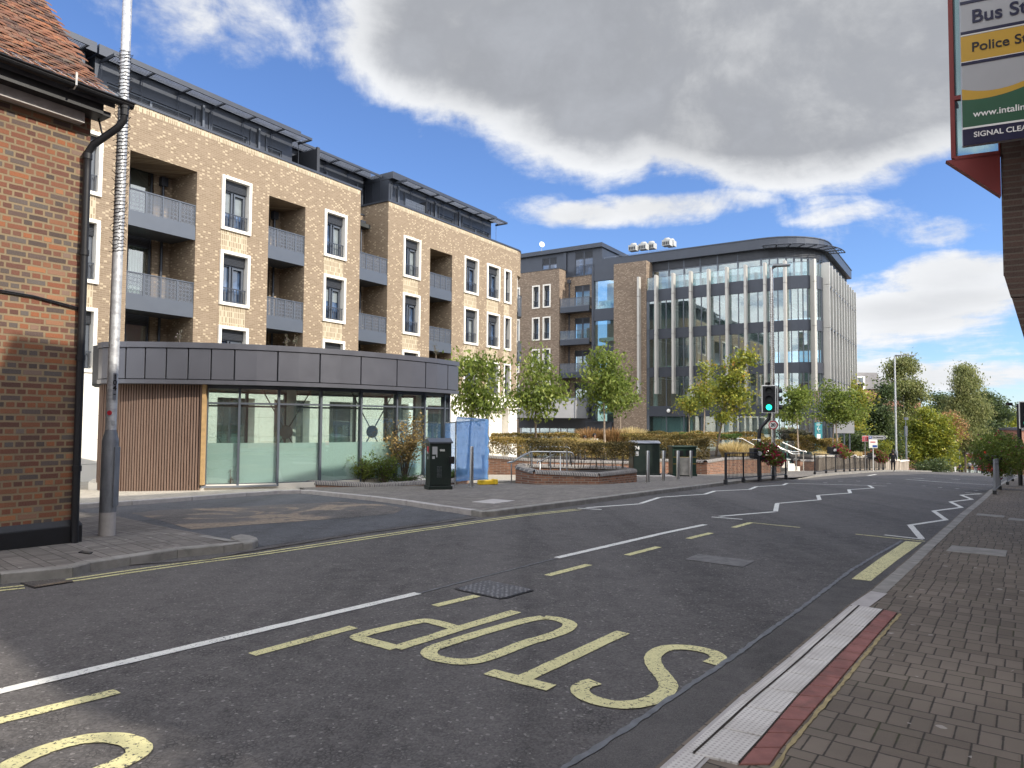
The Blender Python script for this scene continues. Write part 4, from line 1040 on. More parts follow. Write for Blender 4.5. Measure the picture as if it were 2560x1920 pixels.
# glazing line
gpx = [514, 599, 697, 800, 899.5, 988, 1059, 1107.5, 1133]
def on_line(line, px):
    best = None
    for a, b in zip(line, line[1:]):
        for k in np.linspace(0, 1, 21):
            p = a.lerp(b, float(k)); d = Vector((p.x, p.y, EYE)) - Vector((0, 0, EYE)); X = 1280 + F_PX * (d.dot(_rt)) / d.dot(_fw)
            if best is None or abs(X - px) < best[0]: best = (abs(X - px), p.copy())
    return best[1]
gl = inset(can, .42); G = [on_line(gl, x) for x in gpx]
mf = PB(); mg = PB(); mfr = PB(); ZTR = 2.08
def post(mb, p, w_, d_, z0, z1, dirv):
    mb.cbox((p.x, p.y, (z0 + z1) / 2), w_, d_, z1 - z0, math.atan2(dirv.y, dirv.x))
for i, p in enumerate(G):
    dv = (G[min(i + 1, len(G) - 1)] - G[max(i - 1, 0)]).normalized(); post(mf, p, .06 if i else .09, .16, ZG - .1, ZB, dv)
for a, b in zip(G, G[1:]):
    dv = (b - a).normalized(); nv = Vector((-dv.y, dv.x)); L_ = (b - a).length; c = (a + b) / 2; rz_ = math.atan2(dv.y, dv.x)
    for z, h in ((ZTR, .05), (ZG - .05, .09), (ZB - .05, .09)): mf.cbox((c.x, c.y, z), L_, .1, h, rz_)
    mg.cbox((c.x, c.y, (ZG + ZB) / 2), L_, .012, ZB - ZG, rz_)
    q = c + nv * .03; mfr.cbox((q.x, q.y, (ZG + .98) / 2), L_ - .08, .004, .98 - ZG, rz_)
gw = mf.build('glazing', M['mid_metal'], pav); mg.build('glass', M['glass_clear'], gw); mfr.build('frosted_band', M['frosted'], gw)
# end glazing towards the gate, back glazing
mf = PB(); mg = PB(); e_ = [G[-1], bk1 - backd * .2 + Vector((-.25, -.2)), bk2 + Vector((-.3, -.3)), bk3 + Vector((.5, .1))]
for a, b in zip(e_, e_[1:]):
    n_ = max(1, int((b - a).length / 1.25)); dv = (b - a).normalized(); rz_ = math.atan2(dv.y, dv.x)
    for i in range(n_ + 1): post(mf, a.lerp(b, i / n_), .07, .14, ZG - .1, ZB, dv)
    c = (a + b) / 2
    for z in (ZTR, ZG, ZB - .05): mf.cbox((c.x, c.y, z), (b - a).length, .1, .06, rz_)
    mg.cbox((c.x, c.y, (ZG + ZB) / 2), (b - a).length, .012, ZB - ZG, rz_)
gw = mf.build('back_glazing', M['dark_metal'], pav); mg.build('glass', M['glass_clear'], gw)
mb = PB(); fl = inset(can, .35); mb.prism(fl + [bk1, bk2, bk3, bk4], ZG - .5, ZG - .02); mb.build('floor', M['stone_cream'], pav)
mb = PB(); mb.prism(inset(can, .3) + [bk1, bk2, bk3, bk4], ZB - .02, ZB + .028); mb.build('ceiling', M['interior_dark'], pav)
# interior: round columns, low desk, cross bracing with round plates
mb = PB()
for px in (728, 993, 1057):
    p = on_line(inset(can, 1.6), px); mb.tube([(p.x, p.y, ZG - .1), (p.x, p.y, ZB)], .14, 16)
mb.build('column', M['white_paint'], pav, smooth=True)
for px in (716, 931):
    p = on_line(inset(can, 1.1), px); dv = Vector((math.sin(R(50)), math.cos(R(50))))
    mb = PB(); c3 = Vector((p.x, p.y, 1.28))
    for sx, sz in ((1, 1), (1, -1), (-1, 1), (-1, -1)):
        e = c3 + Vector((dv.x * .75 * sx, dv.y * .75 * sx, 1.25 * sz)); mb.tube([c3, e], .018, 6)
    mb.disc(c3, .20, (dv.y, -dv.x, 0), 24, .03); mb.build('bracing', M['black_paint'], pav)
mb = PB(); p = on_line(inset(can, 2.2), 845); mb.cbox((p.x, p.y, .35), 1.3, .5, 1., R(55)); mb.build('desk', M['interior_grey'], pav)
# timber batten wall
tp = [on_line(inset(can, .30), x) for x in (268, 300, 350, 400, 450, 505)]
lead = [tp[0] + Vector((-.55, .75)), tp[0] + Vector((-.42, .28)), tp[0] + Vector((-.2, .05))]
tl_ = lead + tp; mb = PB(); bk_ = PB()
def lenof(pl): return sum((b - a).length for a, b in zip(pl, pl[1:]))
TL = lenof(tl_); nb = int(TL / .071)
for i in range(nb):
    p = Vector(along([tuple(q) for q in tl_], (i + .5) / nb)); p2 = Vector(along([tuple(q) for q in tl_], min(1, (i + .8) / nb))); dv = (p2 - p).normalized() if (p2 - p).length > 1e-6 else Vector((1, 0))
    mb.cbox((p.x, p.y, (ZB - .62) / 2), .042, .05, ZB + .62, math.atan2(dv.y, dv.x))
bw_ = inset(tl_, .04); bk_.prism(bw_ + inset(tl_, .2)[::-1], -.7, ZB)
tw = bk_.build('timber_wall', M['black_paint'], pav); mb.build('batten', M['timber'], tw)
mb = PB(); p = tp[-1]; dv = (tp[-1] - tp[-2]).normalized(); q = p + dv * .06; mb.cbox((q.x, q.y, (ZB - .15) / 2), .10, .16, ZB + .15, math.atan2(dv.y, dv.x)); mb.build('jamb', M['timber_new'], pav)
pl_ = [p + dv * .02, G[0], G[1], G[2]]; mb = PB(); mb.prism(inset(pl_, -.10) + inset(pl_, .25)[::-1], -.6, ZG - .10); mb.build('plinth', M['stone_cream'], pav)
mb = PB(); mb.prism(inset(pl_, -.16) + inset(pl_, .2)[::-1], ZG - .10, ZG - .05); mb.build('sill', M['louvre_metal'], pav)
# ================================================================ OFFICE AND THE WING BEHIND
pO = atd(1600, 900, 62.5); locO, rzO = frame(pO, 123)
O = thing('office_building', 'glass office building with tall beige vertical fins and a rounded corner', 'building', locO, rzO)
FT, FB = 14.53, 4.15
bands = [(12.30, 13.32), (8.97, 9.84), (5.65, 6.49), (2.24, 3.13)]
CR = 2.0; UC = 12.7
def front_path(ins_=0., n=8, u0=.6):
    pts = [Vector((u0, ins_))] + [Vector((u, ins_)) for u in np.arange(2.4, UC, 1.55)] + [Vector((UC, ins_))]
    pts += [Vector((UC + (CR - ins_) * math.sin(R(a)), CR - (CR - ins_) * math.cos(R(a)))) for a in np.linspace(15, 90, n)]
    pts.append(Vector((UC + CR - ins_, 19.))); return pts
fp = front_path()
mb = MB()
for z0, z1 in bands: mb.prism([tuple(p) for p in front_path(0)] + [tuple(p) for p in front_path(.3)][::-1], z0, z1)
mb.build('spandrel', M['dark_metal'], O)
mb = MB(); mb.prism([tuple(p) for p in front_path(.25)] + [(-4.5, 19), (-4.5, 1.)], 12.6, 12.95)
for z in (9.2, 5.9, 2.5): mb.prism([tuple(p) for p in front_path(.3)] + [(-4.5, 19), (-4.5, 1.)], z, z + .3)
mb.prism([tuple(p) for p in front_path(.3)] + [(-4.5, 19), (-4.5, 1.)], -2.2, -1.0)
mb.build('floor_slab', M['plaster'], O)
mb = MB(); mb.prism([tuple(p) for p in front_path(.08)] + [tuple(p) for p in front_path(.1)][::-1], -1.8, 12.3); mb.build('glass', M['glass_office'], O)
mb = MB()
for i, p in enumerate(front_path(.05)):
    if i and p.y < 18: mb.box(p.x - .035, p.x + .035, p.y - .02, p.y + .1, -1.8, 12.3)
for y in np.arange(3, 18, 1.5): mb.box(UC + CR - .1, UC + CR + .02, y - .04, y + .04, -1.8, 12.3)
mb.box(.55, .85, .0, .25, -1.8, 12.3)
mb.build('mullion', M['mid_metal'], O)
# inside: core walls, columns, strip lights
mb = MB(); mb.box(-4, 9.5, 8.5, 8.8, -1, 12.6); mb.box(1, 1.2, 2.5, 8.5, 6.2, 12.6); mb.box(4.6, 4.8, 4.5, 8.5, 2.8, 9.2); mb.build('inner_wall', M['plaster'], O)
mb = MB()
for u in (1.1, 4.3, 7.4, 10.5):
    for y in (.9, 7.): mb.box(u - .16, u + .16, y - .16, y + .16, -1, 12.6)
mb.build('column', M['plaster'], O)
mb = MB()
for k, z in enumerate((12.50, 9.1, 5.8, 2.4)):
    for y in (1.6, 3.2, 4.8, 6.4, 8.0, 10.5, 13.): 
        for u in np.arange(1.5, 13.5, 1.9): mb.box(u, u + 1.25, y, y + .10, z - .05, z - .01)
    for u in np.arange(1.2, 14, 2.4): mb.box(u, u + .06, .6, 14, z - .18, z - .1)
mb.build('ceiling_grid', M['white_paint'], O)
t = NT('ceil_light'); t.done(t.n('ShaderNodeEmission', {'Color': (1, 1, .95, 1), 'Strength': .0}).outputs[0])
mb = MB()
rn = random.Random(4)
for k, z in enumerate((9.35, 5.95)):
    for i in range(7):
        u = 1.5 + i * 1.6 + rn.uniform(-.3, .3); mb.box(u, u + rn.uniform(.5, 1.1), 1.2, 1.8, z + .15, z + rn.uniform(.5, .8))
mb.build('furniture', M['plaster'], O)
# top storey, set back, glazed, with the big fascia and curved sunshade
YS = 1.35; RT = 16.80
def top_path(ins_, n=10):
    r_ = 4.2
    pts = [Vector((.65, YS + ins_)), Vector((UC - 2.6, YS + ins_))]
    cx, cy = UC - 2.6, YS + r_
    pts += [Vector((cx + (r_ - ins_) * math.sin(R(a)), cy - (r_ - ins_) * math.cos(R(a)))) for a in np.linspace(9, 90, n)]
    pts.append(Vector((cx + r_ - ins_, 18))); return pts
mb = MB(); mb.prism([tuple(p) for p in top_path(.1)] + [tuple(p) for p in top_path(.13)][::-1], 13.0, 16.0); mb.build('top_glass', M['glass_office'], O)
mb = MB(); tp_ = top_path(.05)
for i, p in enumerate(tp_): mb.box(p.x - .05, p.x + .05, p.y - .03, p.y + .12, 12.9, 16.0)
for u in (2.15, 3.55, 5.0, 6.5, 8.2): mb.box(u - .05, u + .05, YS, YS + .15, 12.9, 16.0)
mb.prism([tuple(p) for p in top_path(.04)] + [tuple(p) for p in top_path(.14)][::-1], 15.2, 15.28)
mb.build('top_mullion', M['mid_metal'], O)
mb = MB(); mb.prism([tuple(p) for p in top_path(.0)] + [tuple(p) for p in top_path(.4)][::-1], 15.3, 16.0); mb.build('blind', M['dark_metal_flat'], O)
mb = MB(); mb.prism([(-4.72, YS - .4)] + [tuple(p) for p in top_path(-.45)] + [(-4.72, 18)], 16.0, RT); mb.prism([(-4.70, YS - .38)] + [tuple(p) for p in top_path(-.5)] + [(-4.70, 18.02)], RT, RT + .08)
mb.build('roof', M['dark_metal'], O)
mb = MB(); mb.box(-4.5, 10, 8, 8.2, 12.9, 16); mb.build('upper_core', M['interior_grey'], O)
# curved sunshade
mb = MB(); cx, cy = UC - 2.6, YS + 4.2
for k in range(6):
    r_ = 4.75 + .20 * k; pts = [(cx + r_ * math.sin(R(a)), cy - r_ * math.cos(R(a)), 16.0) for a in np.linspace(5, 92, 22)]
    for p, q in zip(pts, pts[1:]): mb.quad(p, q, (q[0], q[1], q[2] + .03), (p[0], p[1], p[2] + .03)); 
    mb.tube(pts, .022 if k < 5 else .05, 5)
for a in np.linspace(5, 92, 9):
    mb.tube([(cx + 4.3 * math.sin(R(a)), cy - 4.3 * math.cos(R(a)), 16.02), (cx + 5.8 * math.sin(R(a)), cy - 5.8 * math.cos(R(a)), 15.98)], .05, 6)
mb.build('sunshade', M['dark_metal'], O)
# fins
def fin(x, y, rz_, d_=.50, w_=.20, zb=FB):
    global fin0
    if fin0 is None:
        q = MB(); zz = [zb, 5.2, 9.3, 12.75, FT]
        for a, b in zip(zz, zz[1:]): q.box(-w_ / 2, w_ / 2, -d_, 0, a + .012, b - .012)
        q.box(-w_ / 2 + .02, w_ / 2 - .02, -.2, .12, zb + .05, FT - .05)
        fin0 = q.build('fin', M['fin_beige'], O, bevel=.015); o = fin0
        q = MB()
        for z in (5.5, 9.1, 12.6): q.box(-.04, .04, -.1, .1, z, z + .3)
    else: o = copy_tree(fin0, O)
    o.location = (x, y, 0); o.rotation_euler = (0, 0, rz_); return o
fin0 = None
for u in (.03, 1.63, 3.18, 4.72, 6.25, 7.77, 9.28, 10.8, 12.33): fin(u, -.02, 0)
for a in (45, ): fin(UC + CR * math.sin(R(a)), CR - CR * math.cos(R(a)), R(a))
yy = CR + .1
for i in range(11): fin(UC + CR + .02, yy + i * 1.52, R(90))
mb = MB()
for i in range(10):
    for z in (5.2, 9.25, 12.6): mb.box(UC + CR, UC + CR + .42, yy + i * 1.52 + .1, yy + i * 1.52 + 1.42, z, z + .12)
mb.build('maintenance_shelf', M['dark_metal'], O)
# glass balustrade along the terrace
mb = MB(); mb.prism([tuple(p) for p in front_path(.12, u0=.1)] + [tuple(p) for p in front_path(.14, u0=.1)][::-1], 13.32, 14.42); bal = mb.build('balustrade', M['glass_balustrade'], O)
mb = MB(); mb.tube([(p.x, p.y, 14.42) for p in front_path(.13, u0=.1)], .02, 5); mb.build('rail', M['mid_metal'], bal)
# brick pier and the glazed stair between office and wing
mb = MB(); mb.box(-2.51, .62, -.05, 6, -1.9, 16.0); mb.build('brick_pier', M['brick_buff_shaded'], O)
mb = MB()
for z0, z1 in ((14.7, 16.0), (11.0, 12.1), (7.7, 8.7), (4.3, 5.3), (-1.9, 1.6)): mb.box(-4.72, -2.51, .15, .4, z0, z1)
mb.box(-4.8, -4.6, .1, .5, -1.9, 16.0); mb.build('stair_spandrel', M['dark_metal'], O)
mb = MB(); mb.box(-4.7, -2.52, .3, .33, -1.9, 15); mb.build('stair_glass', M['glass_office'], O)
mb = MB(); mb.box(-4.7, -2.5, 3.2, 3.4, -1.9, 15); mb.box(-4.7, -2.5, .5, 3.2, 11.9, 12.1); mb.box(-4.7, -2.5, .5, 3.2, 8.5, 8.7); mb.build('stair_wall', M['plaster'], O)
mb = MB()
for i, (dx, z) in enumerate([(0, 12.15), (.3, 12.15), (.6, 12.15), (.9, 12.15), (1.2, 12.15), (.15, 12.5), (.8, 12.5), (1.1, 12.5)]): mb.tube([(-4.4 + dx, .7, z), (-4.4 + dx, .7, z + .33)], .13, 12)
tag(mb.build('stacked_rolls', M['white_paint'], O, smooth=True))
# ground floor: entrance doors, porch lamps, curtains
mb = MB(); mb.box(1.0, 4.0, .5, .55, -1.6, 2.2); mb.build('gallery_curtain', M['interior_grey'], O)
for u in (2.65, ):
    mb = MB(); mb.lathe([(.22, 0), (.22, .05), (.17, .06)], (0, 0, 0), 20); o = mb.build('porch_lamp', M['black_paint'], O); o.location = (u, -.05, 2.72); o.rotation_euler = (R(90), 0, 0)
    mb = MB(); mb.lathe([(.17, .05), (.14, .13), (.02, .17)], (0, 0, 0), 20); mb.build('shade', M['white_plastic'], o, smooth=True)
# roof plant
ac0 = None
for k, (px, py, d) in enumerate([(1584, 612, 68), (1609, 609, 68.), (1629, 607, 68.5), (1668, 599, 66), (1678, 601, 68)]):
    p = atd(px, py, d)
    if ac0 is None:
        ac0 = thing('roof_fan_unit', 'x', 'fan unit', group='fan units on the office roof')
        mb = MB(); mb.box(-.48, .48, -.48, .48, 0, .75); mb.build('casing', M['fan_white'], ac0)
        mb = MB(); [mb.box(-.40 + i * .21, -.25 + i * .21, -.49, -.475, .08, .5) for i in range(4)]; mb.build('grille', M['black_plastic'], ac0)
        mb = MB(); mb.lathe([(.40, .75), (.40, .83), (.34, 1.02), (.10, 1.05)], (0, 0, 0), 20); mb.build('cowl', M['fan_white'], ac0, smooth=True); o = ac0
    else: o = copy_tree(ac0)
    o.location = (p.x, p.y, p.z - .62); o.rotation_euler = (0, 0, rzO); o.scale = (.8, .8, .72)
    o['label'] = ['white fan unit on the office roof, leftmost of the row', 'white fan unit on the office roof, second from the left', 'white fan unit on the office roof, third from the left',
                  'white fan unit on the office roof above the dark parapet end', 'white fan unit on the office roof, rightmost and partly behind another'][k]
rp = thing('roof_plant_screen', 'dark louvred plant enclosure on the office roof under the white fan units', 'plant enclosure', locO, rzO)
mb = MB(); mb.box(-4.0, 5.6, 4.2, 10, RT + .08, RT + .62); mb.build('screen', M['dark_metal_flat'], rp)
mb = MB(); [mb.tube([(u, 2.2, RT + .08), (u, 2.2, RT + .50)], .02, 5) for u in np.arange(-4.5, 2.5, 1.1)]; mb.tube([(-4.5, 2.2, RT + .5), (2.4, 2.2, RT + .5)], .02, 5); mb.build('guard_rail', M['louvre_metal'], rp)
# ---- brick wing, its brick coloured darker for shade
D = thing('brick_wing', 'apartment wing in brick coloured for shade with narrow white framed windows behind the buff block', 'building', locO, rzO)
dproto = {}
dc = [(-10.72, .86), (-9.52, .86), (-13.0, .86), (-14.2, .86)]; dz = [-.6 + 3.13 * 0, 3.3, 6.42, 9.52, 12.65]
dz = [3.36, 6.45, 9.52, 12.64]
hs_ = [(c - .33, c + .33, z + .1, z + 2.15, .3) for c, w_ in dc for z in dz]
mb = MB(); wall(mb, -17., -8.16, -1.9, 16.28, hs_)
mb.quad((-8.16, 0, -1.9), (-8.16, 1.3, -1.9), (-8.16, 1.3, 16.28), (-8.16, 0, 16.28))
wall(mb, -8.16, -4.75, -1.9, 15.6, [(-7.2, -5.6, z, z + 2.4, .2) for z in (3.0, 6.1, 9.2, 12.3)], y=1.3)
mb.quad((-17, 0, 16.28), (-8.16, 0, 16.28), (-8.16, .4, 16.28), (-17, .4, 16.28))
mb.build('wall', M['brick_buff_shaded'], D)
mb = MB(); mb.box(-17, -8.12, -.04, .4, 16.28, 16.38); mb.box(-8.56, -8.12, .4, 1.4, 16.28, 16.379); mb.box(-8.12, -4.8, 1.26, 1.7, 15.6, 15.7); mb.build('coping', M['dark_metal'], D)
for c, w_ in dc:
    for z in dz: add_window(D, w_, 2.25, (c, 0, z), dproto, 'stone_white', .12)
for k, zb in enumerate((12.0, 8.92, 5.83, 2.7)):
    add_balcony(D, 3.05, (-6.55, .02, zb), dproto, fasc=.5, rail=.85, side=True, depth=1.25, mats=('dark_metal', 'perforated' if k != 1 else 'glass_balustrade'))
for k, z in enumerate((3.0, 6.1, 9.2, 12.3)): add_door(D, 1.6, 2.4, (-7.2, 1.4, z), curtain='curtain' if k in (1, 3) else None)
mb = MB(); [mb.tube([(u, 1.2, 0), (u, 1.2, 15.3)], .06, 8) for u in (-7.75, -5.15)]; mb.box(-7.9, -7.6, 1.05, 1.3, 15.0, 15.35); mb.build('downpipe', M['dark_metal'], D)
mb = MB(); wall(mb, -17, -4.6, 15.4, 18.25, [(-11.2, -9.5, 16.3, 18.0, .1), (-7.5, -5.55, 15.6, 18.15, .1)], y=1.9); mb.box(-17, -4.45, 1.5, 12, 18.25, 18.65)
mb.quad((-4.6, 1.9, 15.4), (-4.6, 12, 15.4), (-4.6, 12, 18.25), (-4.6, 1.9, 18.25)); mb.box(-8.7, -8.4, 1.75, 1.9, 16.2, 18.2); mb.build('rooftop_storey', M['dark_metal'], D)
for a, b, c, d in ((-11.2, -9.5, 16.3, 18.0), (-7.5, -5.55, 15.6, 18.15)):
    o = add_door(D, b - a, d - c, (a, 1.93, c), louv=.7, mat='glass_blue', name='window')
mb = MB(); [mb.box(-7.5 + i * .16, -7.47 + i * .16, 1.7, 1.73, 15.7, 16.7) for i in range(13)]; mb.box(-7.5, -5.5, 1.7, 1.73, 16.7, 16.75); mb.build('railing', M['dark_metal'], D)
# curved pale canopy over the entrance
mb = MB(); arcp = [(-12.5, -4.2), (-11.2, -4.5), (-9.8, -4.45), (-8.2, -4.1), (-6.7, -3.3), (-5.3, -2.2), (-5.25, 1.2), (-12.5, 1.2)]
mb.prism(arcp, 2.05, 3.65); mb.build('entrance_canopy', M['pale_panel'], D)
mb = MB(); mb.prism([(x, y - .03 if y < 0 else y) for x, y in arcp], 3.65, 3.85)
for x, y in arcp[1:6]: mb.box(x - .02, x + .02, y - .05, y + .05, 2.06, 3.64)
mb.build('canopy_trim', M['louvre_metal'], D)
mb = MB(); mb.prism([(-12.3, -3.9), (-5.5, -1.9), (-5.5, 1.), (-12.3, 1.)], 1.98, 2.045); mb.box(-12.5, -4.6, -.2, -.1, 1.1, 2.0); mb.build('canopy_soffit', M['dark_metal_flat'], D)
mb = MB()
for u in (-12.3, -11.2, -10.2, -9.1, -8.2, -7.9, -7.2, -6.4, -5.5, -5.2): mb.box(u - .035, u + .035, -.16, -.06, -1.9, 1.1)
ent = mb.build('entrance_front', M['pale_panel'], D); mb = MB(); mb.box(-12.4, -4.7, -.11, -.09, -1.9, 1.1); mb.build('glass', M['glass_office'], ent)
mb = MB(); mb.box(-5.2, -2.6, -.35, .15, -1.9, 1.75); mb.box(-5.0, -2.7, -.8, -.3, 1.75, 1.8); mb.build('side_door', M['dark_metal'], D)
# satellite dish
p = atd(1354, 612, 70); sd = thing('satellite_dish', 'small white satellite dish on a mast on the brick wing roof', 'satellite dish', (p.x, p.y, 18.7), 0)
mb = MB(); mb.tube([(0, 0, -.4), (0, 0, .55)], .025, 8); mb.build('mast', M['louvre_metal'], sd); mb = MB(); mb.lathe([(.02, 0), (.15, .02), (.28, .10)], (0, 0, 0), 20); o = mb.build('dish', M['white_paint'], sd, smooth=True); o.location = (0, -.05, .6); o.rotation_euler = (R(80), 0, R(20))
# ================================================================ OLD BRICK HOUSE, LEFT
pH = Vector((-5.51, 9.09)); locH, rzH = frame(pH, 34)
H = thing('brick_house', 'old house of mottled red and grey brick with a clay tiled roof', 'house', locH, rzH)
mb = MB(); mb.box(-14, 0, 0, 7, .2, 5.75); mb.build('wall', M['brick_old'], H)
mb = MB(); mb.box(-14, .045, -.05, 7.04, -.3, .27); mb.add([(-14, -.05, .27), (.045, -.05, .27), (.002, -.004, .34), (-14, -.004, .34)], [(0, 1, 2, 3)]); mb.build('plinth', M['black_paint'], H, bevel=.012)
mb = MB(); mb.box(-14, .10, -.30, -.02, 5.50, 5.56); mb.box(-14, .0, -.32, -.28, 5.5, 5.66); mb.build('soffit', M['black_paint'], H)
mb = MB(); mb.box(-14, -.15, -.16, -.02, 5.37, 5.50); mb.build('fascia', M['kerb_pale'], H)
def prof(k):   # height of the roof k metres in from the eaves
    return 5.70 + (.82 * k if k < .7 else .574 + 1.04 * (k - .7))
rn = random.Random(11)
vs, fs, vals = [], [], []
gauge = .098; tw_ = .168; k = 0.; row = 0
sl_pos = 0.
def surf(sd):  # position by distance up the slope
    k = 0.; d = 0.
    while d < sd:
        dk = .01; d += math.hypot(dk, prof(k + dk) - prof(k)); k += dk
    return k, prof(k)
tab = [surf(i * gauge) for i in range(0, 52)]
for row in range(50):
    k0, z0 = tab[row]; k1, z1 = tab[row + 1]; k2 = k1 + (k1 - k0) * .35; z2 = z1 + (z1 - z0) * .35
    u = .17 + rn.uniform(-.02, .02) - (.084 if row % 2 else 0)
    while u > -6.6:
        w_ = tw_ * rn.uniform(.96, 1.0); j = rn.uniform(-.006, .008); cm = rn.uniform(.004, .012); th = .014
        y0, y1 = -.38 + k0, -.38 + k2; a, b = u - w_, u - .003
        lift = .030 + j
        P_ = []
        for (yy_, zz_, l_) in ((y0, z0, lift), (y1, z2, .004)):
            for x, c_ in ((a, 0), ((a + b) / 2, cm), (b, 0)): P_.append((x, yy_, zz_ + l_ + c_))
        n_ = len(vs); vs += P_ + [(p[0], p[1] - .003, p[2] - th) for p in P_[:3]]
        fs += [(n_, n_ + 1, n_ + 4, n_ + 3), (n_ + 1, n_ + 2, n_ + 5, n_ + 4), (n_ + 6, n_ + 7, n_ + 1, n_), (n_ + 7, n_ + 8, n_ + 2, n_ + 1)]
        v_ = rn.random(); vals += [v_] * 4; u -= tw_
me = bpy.data.meshes.new('roof'); me.from_pydata(vs, [], fs); at_ = me.attributes.new('v', 'FLOAT', 'FACE'); at_.data.foreach_set('value', vals); me.materials.append(M['clay_tiles'])
roof = bpy.data.objects.new('roof', me); COL.objects.link(roof); roof.parent = H
mb = MB(); kk = [0, .7, 3.7]
pr = [(-.36 + k_, prof(k_) - .012) for k_ in kk]
for (y0, z0), (y1, z1) in zip(pr, pr[1:]): mb.add([(-14, y0, z0), (.12, y0, z0), (.12, y1, z1), (-14, y1, z1), (-14, y0, z0 - .08), (.12, y0, z0 - .08), (.12, y1, z1 - .08), (-14, y1, z1 - .08)], [(0, 1, 2, 3), (7, 6, 5, 4), (1, 5, 6, 2), (0, 4, 5, 1)])
mb.quad((-14, 3.34, prof(3.7) - .02), (.12, 3.34, prof(3.7) - .02), (.12, 7.3, 5.6), (-14, 7.3, 5.6))
mb.add([(0, 0, 5.6), (0, 7, 5.6), (0, 3.4, prof(3.6) - .1)], [(0, 1, 2)])
mb.build('roof_deck', M['slate'], H)
# gutter, brackets and downpipe
mb = MB(); n_ = 9
prof_g = [(-.44 - .06 * math.cos(math.pi * i / (n_ - 1)), 5.70 - .062 * math.sin(math.pi * i / (n_ - 1))) for i in range(n_)]
for (y0, z0), (y1, z1) in zip(prof_g, prof_g[1:]):
    mb.quad((-14, y0, z0), (.30, y0, z0), (.30, y1, z1), (-14, y1, z1)); mb.quad((-14, y1, z1 + .006), (.30, y1, z1 + .006), (.30, y0, z0 + .006), (-14, y0, z0 + .006))
mb.add([(.30, y, z) for y, z in prof_g], [tuple(range(n_))])
mb.tube([(-14, -.505, 5.705), (.31, -.505, 5.705)], .012, 6); mb.lathe([(.05, -.09), (.05, .0), (.058, .0), (.058, .03)], (.20, -.44, 5.62), 14)
mb.build('gutter', M['black_paint'], H)
br = None
for u in (-.42, -1.28, -2.6, -4.):
    if br is None:
        mb = MB(); mb.tube([(0, -.51, 5.80), (0, -.515, 5.66), (0, -.46, 5.625), (0, -.30, 5.66)], .010, 6); mb.box(-.012, .012, -.52, -.50, 5.66, 5.82); br = mb.build('gutter_bracket', M['steel_bright'], H); o = br
    else: o = copy_tree(br, H)
    o.location = (u, 0, 0)
mb = MB()
mb.tube([(.20, -.44, 5.6), (.20, -.43, 5.47), (.16, -.36, 5.37), (-.03, -.14, 5.13), (-.06, -.075, 5.03), (-.06, -.07, 4.8), (-.06, -.07, .3), (-.055, -.07, .02), (-.04, -.13, -.02)], .045, 12)
for z in (4.95, 3.7, 2.35, .95): mb.tube([(-.06, -.07, z), (-.06, -.07, z + .07)], .056, 12)
mb.tube([(.03, -.06, 5.66), (.05, -.2, 5.28)], .012, 6)
mb.build('downpipe', M['black_paint'], H, smooth=True)
mb = MB(); mb.tube([(-6, -.012, 3.17), (-3, -.016, 3.155), (-1.3, -.02, 3.13), (-.6, -.02, 3.10), (-.1, -.02, 3.03), (-.02, -.02, 2.96)], .010, 6); mb.tube([(-6, -.012, 3.15), (-2.5, -.012, 3.13), (-.6, -.02, 3.085), (-.05, -.02, 3.0)], .007, 5); mb.build('cable', M['black_plastic'], H)
mb = MB()
for i in range(26):   # wire guard along the gutter
    u = .2 - i * .12; mb.tube([(u, -.50, 5.73), (u - .06, -.36, 5.83)], .0025, 3); mb.tube([(u - .06, -.50, 5.73), (u, -.36, 5.83)], .0025, 3)
mb.tube([(.2, -.36, 5.83), (-3.2, -.36, 5.83)], .004, 4); mb.build('gutter_guard', M['steel'], H)
# ================================================================ BUS STATION CORNER, RIGHT
C0 = atd(2504, 500, 8.8); fr = Vector((math.sin(R(41)), math.cos(R(41)))); rt_ = Vector((math.sin(R(115)), math.cos(R(115))))
Bs = thing('bus_station', 'dark brick building corner with a red framed glass bay overhanging the pavement', 'building', (C0.x, C0.y, 0), 0)
c2 = Vector((0, 0))
def fp4(a0, l1=10, l2=7): p = rt_ * a0; return [tuple(p), tuple(rt_ * l2), tuple(rt_ * l2 + fr * l1), tuple(p + fr * l1)]
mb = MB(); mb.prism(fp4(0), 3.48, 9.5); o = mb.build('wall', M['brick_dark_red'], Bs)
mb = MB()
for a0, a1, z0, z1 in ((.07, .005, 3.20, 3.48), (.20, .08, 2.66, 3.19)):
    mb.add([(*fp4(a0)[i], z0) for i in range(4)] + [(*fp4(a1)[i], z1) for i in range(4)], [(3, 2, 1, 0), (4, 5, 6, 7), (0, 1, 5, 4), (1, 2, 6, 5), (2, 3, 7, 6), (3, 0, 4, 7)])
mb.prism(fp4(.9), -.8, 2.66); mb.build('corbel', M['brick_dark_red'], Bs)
t_ = rt_ * -.53; e_ = rt_ * -.58
bayf = [tuple(t_), tuple(c2), tuple(fr * 4), tuple(t_ + fr * 3.6)]
mb = MB()
def bp(u, d=0.): p = rt_ * u + fr * d; return (p.x, p.y)
def slab(u0, u1, z0, z1, d0=-.02, d1=.05):
    mb.prism([bp(u0, d0), bp(u1, d0), bp(u1, d1), bp(u0, d1)], z0, z1)
slab(-.53, -.478, 5.04, 9.6); slab(-.478, 0, 5.80, 5.855); slab(-.49, 0.0, 5.0, 5.06, -.03); slab(-.02, .0, 5.0, 9.6)
